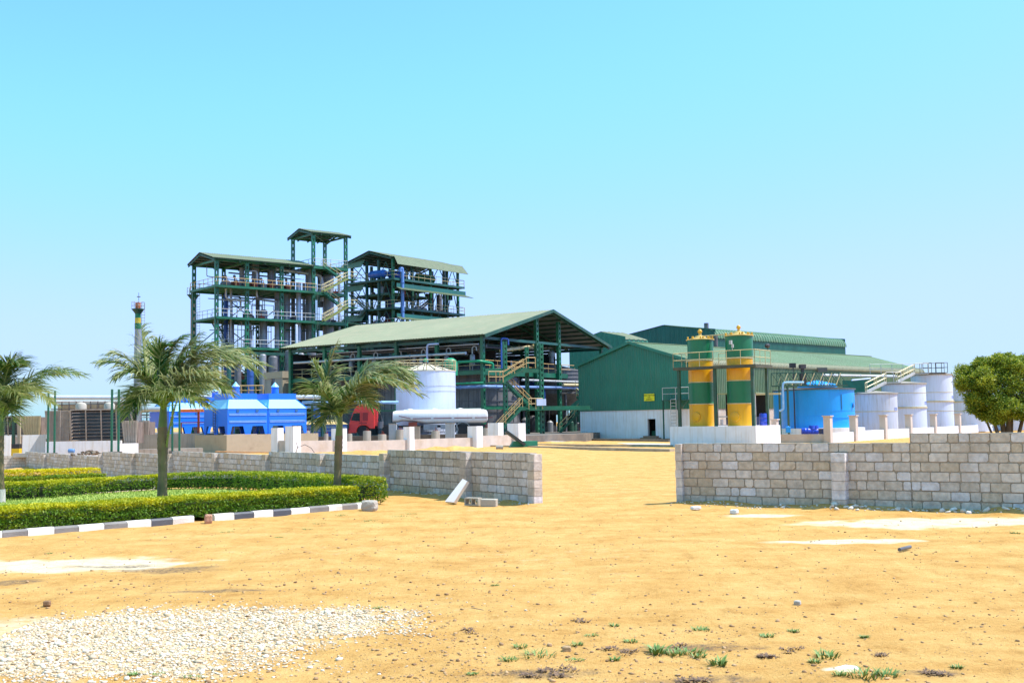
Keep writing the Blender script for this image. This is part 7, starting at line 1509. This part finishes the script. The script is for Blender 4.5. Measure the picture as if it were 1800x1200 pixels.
# ============================================================ blue cooling units
OU = P(400, 88.0); uU = Vector((.77, .638)); vU = Vector((-.638, .77)); angU = math.atan2(.638, .77); WU = hit(OU, vU, 358.5); LU = hit(OU, uU, 540) / 2
zb0 = Z(400, 763.5, 88); zwl = Z(400, 718, 88); zhp = Z(400, 702.5, 90); zbx = Z(430, 691.5, 91)
def cooling_unit(words, O, first_left=True):
    root = thing('cooling_unit', words, 'cooling tower', (O.x, O.y, zb0), angU); H = zwl - zb0; L = LU - .06; W = WU; leg = H * .32; t = .06
    def panel_cut(mb, length, f):
        # wall whose foot is cut by two trapezoid openings
        n = 2; w_ = length / n; xs_ = [0]; 
        for i in range(n):
            a = i * w_; a0, a1, a2, a3 = a + w_ * .13, a + w_ * .23, a + w_ * .77, a + w_ * .87
            mb.prism([f(a, 0), f(a0, 0), f(a1, leg), f(a, leg)], f.n); mb.prism([f(a3, 0), f(a + w_, 0), f(a + w_, leg), f(a2, leg)], f.n)
        mb.prism([f(0, leg), f(length, leg), f(length, H), f(0, H)], f.n)
    class Fn:
        def __init__(s, g, n): s.g = g; s.n = n
        def __call__(s, a, z): return s.g(a, z)
    m = MB(); panel_cut(m, L, Fn(lambda a, z: (a, 0, z), (0, t, 0))); panel_cut(m, L, Fn(lambda a, z: (a, W, z), (0, -t, 0))); 
    panel_cut(m, W - 2 * t, Fn(lambda a, z: (0, a + t, z), (t, 0, 0))); panel_cut(m, W - 2 * t, Fn(lambda a, z: (L, a + t, z), (-t, 0, 0))); m.build('casing', BLUE, root)
    m = MB(); m.box(t, L - t, t, W - t, leg + .05, leg + .12); m.build('basin_fill', BLK, root)
    m = MB()
    for z in (H * .80, H * .75, H * .52, H * .47): m.box(.12, L - .12, -.045, -.002, z - .02, z + .02)
    m.build('panel_rib', mat('light_blue_rib', (.28, .52, .95), .4), root)
    m = MB()
    for x in (L * .25, L * .73): m.lathe(x, H * .91, [(.02, -.05), (.13, -.05), (.13, 0)], 12, axis='y')
    m.build('round_port', mat('port_teal', (.03, .12, .3), .5), root)
    i0 = .16; hp_ = zhp - zb0; m = MB(); lo_ = [(-.04, -.04, H), (L + .04, -.04, H), (L + .04, W + .04, H), (-.04, W + .04, H)]; x0_, x1_, y0_, y1_ = L * .14, L * .86, W * .2, W * .8; hi = [(x0_, y0_, hp_), (x1_, y0_, hp_), (x1_, y1_, hp_), (x0_, y1_, hp_)]
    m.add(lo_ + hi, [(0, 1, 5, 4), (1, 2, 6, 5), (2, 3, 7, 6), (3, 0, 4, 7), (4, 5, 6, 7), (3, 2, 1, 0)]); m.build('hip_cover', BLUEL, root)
    m = MB(); m.box(x0_, x1_, y0_, y1_, hp_, zbx - zb0 - .02); m.build('fan_box', BLUE, root)
    m = MB()
    for a, b in zip(lo_, hi): m.beam(Vector(a) + Vector((0, 0, .03)), Vector(b) + Vector((0, 0, .03)), .05)
    m.build('hip_seam', BLUE, root)
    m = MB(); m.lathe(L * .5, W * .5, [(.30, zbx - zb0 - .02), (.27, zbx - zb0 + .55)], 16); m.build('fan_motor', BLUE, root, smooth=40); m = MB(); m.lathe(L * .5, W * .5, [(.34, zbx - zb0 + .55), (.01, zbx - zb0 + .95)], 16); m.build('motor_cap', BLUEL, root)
    return root
c1 = cooling_unit('blue cooling unit nearest the tall palm, with a ladder on its left face', OU); cooling_unit('blue cooling unit at the right end of the front row', OU + uU * LU)
m = MB(); x_ = WU * .45
for yy in (x_, x_ + .4): m.tube([(-.12, yy, .1), (-.12, yy, zwl - zb0), (L_ := .5, WU * .3, zhp - zb0) if False else (-.12, yy, zwl - zb0 + .1)], .025, 5)
for i in range(9): m.tube([(-.12, x_, .2 + i * .22), (-.12, x_ + .4, .2 + i * .22)], .02, 4)
m.build('ladder', DARK, c1)
O2 = P(297, 97.0); cooling_unit('blue cooling unit half hidden behind the trunk of the tall palm', O2); cooling_unit('blue cooling unit of the rear row, its roof showing left of the front units', O2 + uU * LU)
O3 = P(405, 101.0)
# concrete basins below
m = MB(); zc0 = zb0; ext = 1.1
q0 = OU - uU * .5 - vU * .9; 
m.box(0, 2 * LU + 1, 0, .3, -1.2, zc0 - .02); m.box(0, .3, .3, WU + 1.5, -1.2, zc0 - .02); m.box(.3, 2 * LU + 1, .3, WU + 1.5, -1, zc0 - .15); o = m.build('concrete_basin', CONCL, loc=(q0.x, q0.y, 0)); o.rotation_euler = (0, 0, angU); tag(o, 'grey concrete basin wall under the front blue cooling units', 'basin')
q0 = P(243, 93); q1 = P(392, 91.5); m = MB(); m.beam((q0.x, q0.y, .1), (q1.x, q1.y, .1), .3, 2 * (Z(300, 762, 92.5) - .1)); m.beam((q0.x, q0.y, .1), (q0.x - 3, q0.y + 8, .1), .3, 2 * (Z(300, 762, 92.5) - .1)); m.beam((q0.x - 1, q0.y + 8, .3), (q1.x - 1, q1.y + 7, .3), 8, 2 * (Z(300, 763, 98) - .4)); o = m.build('concrete_basin', CONC); tag(o, 'grey concrete basin wall behind the foot of the tall palm', 'basin')
q0, q1 = P(236, 82), P(355, 84); m = MB(); m.beam((q0.x, q0.y, .05), (q1.x, q1.y, .05), 1.0, 2 * (Z(300, 788, 83) - .05)); o = m.build('concrete_step', CONC); tag(o, 'low concrete step in front of the left basin wall', 'step')
# orange pipe rail and struts in front of the rear units
k = 93.5 / FPX; a_, b_ = V(318, 721.5, 93.5), V(359, 721, 92); pipe_run('orange_pipe', 'orange pipe on a dark stand between the blue units', [a_, b_], .13, ORNG); p = P(349, 92.6); m = MB(); m.box(-.08, .08, -.08, .08, Z(349, 763, 92.6), Z(349, 722, 92.6)); m.beam((-1.4, 0, Z(349, 742, 92.6)), (.5, 0, Z(349, 742, 92.6)), .09); m.beam((-1.4, 0, Z(349, 742, 92.6)), (-1.4, 0, Z(349, 763, 92.6)), .08); o = m.build('pipe_stand', RED, loc=(p.x, p.y, 0)); tag(o, 'dark red pipe stand between the blue cooling units', 'stand')
# ============================================================ long pipe rack at the back left
pipe_run('long_pipe', 'thick silver pipe running level along the whole left side behind the palms', [V(84, 698.5, 100), V(250, 698.5, 102), V(648, 697.5, 106)], .2, mat('bright_silver_pipe', (.62, .66, .72), .35, .2, var=.08), flange=8)
pipe_run('long_pipe', 'grey pipe just below the thick silver pipe at the left', [V(90, 706, 101), V(262, 706, 103)], .13, LGT)
pipe_run('long_pipe', 'pale blue pipe stretching right of the blue cooling units', [V(531, 707.5, 105), V(700, 707, 108)], .15, mat('light_blue_pipe', (.25, .45, .72), .4)); pipe_run('long_pipe', 'lower pale blue pipe right of the blue cooling units', [V(531, 715.5, 105), V(572, 715, 106)], .14, MATS['light_blue_pipe'])
for px, D, yt in [(566, 103.5, 690), (569.5, 104, 700)]: p = P(px, D); pipe_run('riser_pipe', 'blue riser pipe beside the green post' if px > 568 else 'teal riser pipe left of the blue riser', [(p.x, p.y, PADZ), (p.x, p.y, Z(px, yt, D))], .12, MATS['light_blue_pipe'] if px > 568 else GRN2)
p = P(549, 103); m = MB(); m.box(-.1, .1, -.1, .1, PADZ, Z(549, 710, 103)); m.box(1.0, 1.2, -.1, .1, PADZ, Z(549, 698, 103)); m.box(.1, 1.0, -.05, .05, 3.0, 3.1); m.box(.1, 1.0, -.05, .05, 4.2, 4.3); m.box(.1, 1.0, -.05, .05, 2.3, 2.4); o = m.build('pipe_trestle', DKG, loc=(p.x, p.y, 0)); tag(o, 'green pipe trestle standing right of the blue cooling units', 'trestle')
root = thing('transfer_pipes', 'bundle of grey and silver pipes with dark valves behind the left cooling tower', 'pipework', (0, 0, 0))
for i, (xa, xb, y, D, r) in enumerate([(130, 265, 711, 104, .06), (212, 262, 717, 96, .16), (215, 262, 724, 97, .05), (90, 265, 719, 103, .07), (225, 264, 733, 98, .06), (212, 250, 742, 98, .06), (160, 262, 729, 104, .08)]): m = MB(); m.tube([V(xa, y, D), V(xb, y, D)], r, 6); m.build('pipe', [LGT, PIPE, STEELD, STEEL][i % 4], root)
for i, px in enumerate([216, 232, 248, 258, 222, 240]): m = MB(); p = P(px, 98); m.tube([(p.x, p.y, 0), (p.x, p.y, Z(px, 716 + i * 3, 98))], .06, 6); m.build('pipe', DKG if i % 2 else STEELD, root)
pipe_run('bent_pipe', 'fat grey pipe bending down beside the left blue unit', [V(285, 719, 92), V(245, 719, 92), V(244, 745, 92)], .2, mat('dull_silver', (.42, .46, .48), .4, .3, var=.1))
# small yellow roofed blue hut behind
p = P(528, 104); root = thing('blue_hut', 'small blue hut with a sand coloured hip roof behind the pipe trestle', 'hut', (p.x, p.y, PADZ), .15); w_ = 4.2; h_ = Z(560, 746, 104) - PADZ; m = MB(); m.box(0, w_, 0, 3, 0, h_); m.build('wall', mat('hut_blue', (.09, .17, .42), .5, var=.1), root); m = MB(); hr = Z(560, 738, 105) - PADZ; q = [(-.1, -.1, h_), (w_ + .1, -.1, h_), (w_ + .1, 3.1, h_), (-.1, 3.1, h_)]; m.add(q + [(.7, 1.5, hr), (w_ - .7, 1.5, hr)], [(0, 1, 5, 4), (1, 2, 5), (2, 3, 4, 5), (3, 0, 4), (3, 2, 1, 0)]); m.build('roof', mat('sand_roof', (.52, .36, .14), .6), root); m = MB(); m.box(2.4, 3.0, -.02, 0, h_ * .25, h_ * .7); m.build('door', mat('hut_door', (.04, .10, .35)), root); m = MB(); m.box(.1, w_ - .1, -.04, -.001, h_ * .55, h_ * .6); m.box(.1, w_ - .1, -.04, -.001, h_ * .78, h_ * .83); m.build('band', LGT, root)
q_ = P(557, 108); drum('small blue tank with a white lid above the sand roofed hut', q_.x, q_.y, hr + PADZ - .3, .35, 1.6, TB_)
# ============================================================ weathered concrete cooling towers
def louvre_tower(words, px0, px1, px2, D, y0, y1, nslat=9, side=True):
    # px0..px1 ribbed end, px1..px2 slatted face
    O = P(px1, D); ang = .12; root = thing('louvre_tower', words, 'cooling tower', (O.x, O.y, 0), ang); u = Vector((math.cos(ang), math.sin(ang))); L = hit(O, u, px2); zb = Z(px1, y1, D); zt_ = Z(px1, y0, D); lean = .45
    if side:
        Wl = 3.6; m = MB(); xe = -hit(O, -u, px0) if False else hit(O, u, px0)
        # ribbed end panel facing the viewer
        m.prism([(xe, 0, zt_), (xe + .25, 0, zb), (-lean * .35, 0, zb), (0, 0, zt_)], (0, 3, 0)); n = 26; e = m.build('end_panel', LOUV, root); m = MB()
        for i in range(n): z = zb + (zt_ - zb) * (i + .5) / n; a = xe + .25 * (1 - (z - zb) / (zt_ - zb)); m.box(a + .03, -.2, -.05, -.003, z - .02, z + .02)
        for x in (xe * .62, xe * .4): m.box(x - .04, x + .04, -.09, -.052, zb, zt_)
        m.build('rib', LOUV, e)
    m = MB(); m.box(.05, L, 2.6, 2.8, zb, zt_ - .1); m.build('dark_core', BLK, root)
    m = MB()
    for i in range(nslat):
        z = zb + (zt_ - zb) * (i + .25) / nslat; f = (z - zb) / (zt_ - zb); y = -.25 * f
        m.prism([(.03, y, z), (.03, y + .5, z + .22), (.03, y + .5, z + .26), (.03, y, z + .05)], (L - .03, 0, 0))
    m.build('slats', WOOD, root); m = MB()
    for i in range(5): x = L * i / 4; m.beam((x, .05, zb), (x, -.32, zt_), .09)
    m.box(0, L, -.35, .1, zt_ - .02, zt_ + .08); m.build('frame', LOUV, root); return root, O, u, L, zb, zt_
lt1 = louvre_tower('weathered concrete cooling tower with a wide dark slatted face, behind the left green posts', 78, 125, 232, 92, 721, 775)
lt2 = louvre_tower('second slatted cooling tower half hidden behind the left palm', 2, 6, 40, 98, 733, 765, 8, False)
def ribbed_panel(words, xa, xb, y0, y1, D, m_, tp=.25):
    O = P(xa, D); L = (xb - xa) * D / FPX; zt_, zb = Z(xa, y0, D), Z(xa, y1, D); root = thing('ribbed_panel', words, 'panel', (O.x, O.y, 0), .1); m = MB()
    n = max(6, int(L / .22))
    m.prism([(0, 0, zt_), (tp, 0, zb), (L - tp * .3, 0, zb), (L, 0, zt_)], (0, .12, 0)); pb = m.build('board', m_, root); m = MB()
    for i in range(n): x = L * (i + .5) / n; xb_ = tp + (L - tp * 1.3) * (i + .5) / n; m.beam((x, -.02, zt_), (xb_, -.02, zb), .07, .04, up=(0, 1, 0))
    m.build('rib', m_, pb); m = MB(); m.box(.1, L, .15, 2, zb, zt_ - .1); m.build('box_body', WOOD, root)
ribbed_panel('tan ribbed trapezoid panel between the left palm and the slatted tower', 36, 70, 731, 764, 95, TANP); ribbed_panel('grey ribbed trapezoid panel right of the slatted tower', 213, 241, 739, 779, 80, LOUV, .2); ribbed_panel('narrow ribbed panel touching the left basin of the blue units', 244, 262, 739, 764, 82, LOUV, .15)
# tanks, hoods and rail above the tower
p0_ = P(95, 99); root = thing('timber_deck', 'railed timber deck with tan boards on top of the slatted tower', 'deck', (p0_.x, p0_.y, 0), .1); k = 99 / FPX; zt1_, zb1_ = Z(150, 707, 99), Z(150, 722, 99); m = MB(); m.box(0, 135 * k, 1.0, 3.2, zb1_ - .3, zt1_ - .1); m.build('tan_boards', mat('tan_boards', (.40, .30, .18), .8, var=.25, dirt=(.15, .1, .07), dirt_amt=.6, streak=True), root); m = MB()
for i in range(12): x = i * 135 * k / 11; m.box(x, x + .08, -.1, 0, zb1_ - .2, zt1_ + .1)
m.box(0, 135 * k, -.1, 0, zt1_ - .2, zt1_ - .1); m.box(0, 135 * k, -.1, 0, zb1_ + .15, zb1_ + .22); m.build('rail', WOOD, root)
for i, px in enumerate((142, 192)):
    p = P(px, 97.5); m = MB(); z = Z(px, 719, 97.5); m.lathe(0, 0, [(.45, z - .2), (.45, z + .35), (.38, z + .5), (.1, z + .6)], 20); o = m.build('vent_hood', mat('cream_hood', (.48, .44, .36), .7, var=.15), loc=(p.x, p.y, 0), smooth=40); tag(o, ['left', 'right'][i] + ' one of two round cream vent hoods on the slatted tower', 'vent hood')
# basin walls under the towers
bw = thing('basin_wall', 'stained whitewashed basin wall running below the slatted cooling towers', 'wall', (0, 0, 0))
for xa, xb, yt, D in [(-30, 19, 766, 94), (19, 40, 766, 95), (40, 81, 764, 94), (81, 214, 775, 88), (210, 243, 779, 79)]:
    a_, b_ = P(xa, D), P(xb, D + .6); zt_ = Z((xa + xb) / 2, yt, D); m = MB(); m.beam((a_.x, a_.y, zt_ / 2 - 1), (b_.x, b_.y, zt_ / 2 - 1), .3, zt_ + 2); m.build('wall_panel', LIME if xa != 19 else LIMEB, bw)
# green posts in pairs
for px, yt, yb, D, wd in [(84.5, 688, 796, 86, 'left post of the pair beside the left palm fronds'), (96, 687, 796, 85, 'right post of the pair beside the left palm fronds'), (196.5, 684, 794, 69, 'left post of the pair before the slatted tower'), (208.5, 684, 794, 68.5, 'right post of the pair before the slatted tower'), (303, 700, 793, 72, 'left post of the pair behind the tall palm trunk'), (315.5, 697, 793, 71.5, 'right post of the pair behind the tall palm trunk')]:
    p = P(px, D); root = thing('steel_post', 'green steel post, ' + wd, 'post', (p.x, p.y, 0), .2, 'green steel posts standing in pairs'); m = MB(); zt_ = Z(px, yt, D); zb = Z(px, yb, D); m.box(-.06, .06, -.09, .09, zb, zt_); m.build('shaft', mat('post_green', (.012, .13, .075), .5, var=.2, dirt=(.1, .12, .07), dirt_amt=.4), root); m = MB(); m.box(-.2, .2, -.16, .16, zb - .8, zb + .03); m.build('base', CONCD, root)
for px, c_ in ((24, DKG), (34, CONCL)): p = P(px, 92); m = MB(); m.box(-.1, .1, -.1, .1, 0, Z(px, 733, 92)); o = m.build('pipe_post', c_, loc=(p.x, p.y, 0)); tag(o, ('green' if px == 24 else 'brown') + ' upright post behind the left palm on the striped block', 'post')
p = P(20.5, 91); root = thing('striped_block', 'yellow and black painted concrete block at the foot of two posts on the far left', 'block', (p.x, p.y, 0)); z0_, z1_, z2_ = Z(28, 797, 91), Z(28, 788, 91), Z(28, 780, 91)
m = MB(); m.box(0, .62, 0, .5, z0_ - .5, z1_); m.build('yellow_part', mat('hazard_yellow', (.75, .5, .02), .6, var=.1), root); m = MB(); m.box(0, .29, 0, .5, z1_, z2_); m.box(.31, .62, 0, .5, z1_, z2_); m.build('black_part', DARK, root)
q_ = P(126, 77); m = MB(); m.lathe(0, .15, [(.12, -.2), (.15, -.16), (.15, .16), (.12, .2)], 16, axis='x'); o = m.build('blue_keg', mat('keg_blue', (.12, .25, .5), .5), loc=(q_.x, q_.y, Z(126, 796, 77)), smooth=40); tag(o, 'small pale blue keg lying behind the block wall at the left', 'keg')
r3 = np.random.RandomState(27); n3 = 130; c0 = P(160, 73); X = c0.x + r3.normal(0, .38, n3); Y = c0.y + r3.normal(0, .35, n3); dd = np.sqrt(((X - c0.x) / .9) ** 2 + ((Y - c0.y) / .9) ** 2); zz = Z(160, 799, 73) + np.clip(.28 - dd * .22, 0, 1) * r3.rand(n3)
ro = stones('stone_heap', X, Y, r3.uniform(.10, .26, n3), mat('brown_stone', (.10, .07, .05), .9, var=.2, tone2=(.22, .17, .12)), 28, .5, .3, zoff=zz); tag(ro, 'heap of dark brown stones behind the block wall at the left', 'stone heap')
# rusty ladder frame lying on the sand
a_ = P(425, 70); root = thing('rebar_frame', 'rusty steel frame lying on the sandy slope behind the far block wall', 'frame', (a_.x, a_.y, Z(425, 794, 70)), .1); m = MB()
for y in (0, .5): m.tube([(-1.6, y, .05), (1.8, y, -.08)], .03, 5)
for i in range(9): m.tube([(-1.5 + i * .4, 0, .06 - i * .015), (-1.4 + i * .4, .5, .06 - i * .015)], .025, 5)
m.build('bars', mat('rust_bar', (.35, .18, .07), .8), root)
# weeds/wires in front of low wall
for px in (520, 533):
    c = P(px, 71.5); m = MB(); z = Z(px, 793, 71.5); m.tube([(-.5, 0, z - .1), (-.35, 0, z + .25), (.1, 0, z + .42), (.5, 0, z + .2), (.7, 0, z - .1)] if px == 533 else [(0, 0, z - .1), (.1, 0, z + .3), (0, 0, z + .6)], .018, 5); o = m.build('bent_wire', DARK, loc=(c.x, c.y, 0)); tag(o, 'thin dark wire ' + ('arching' if px == 533 else 'sticking up') + ' before the low whitewashed wall', 'wire')
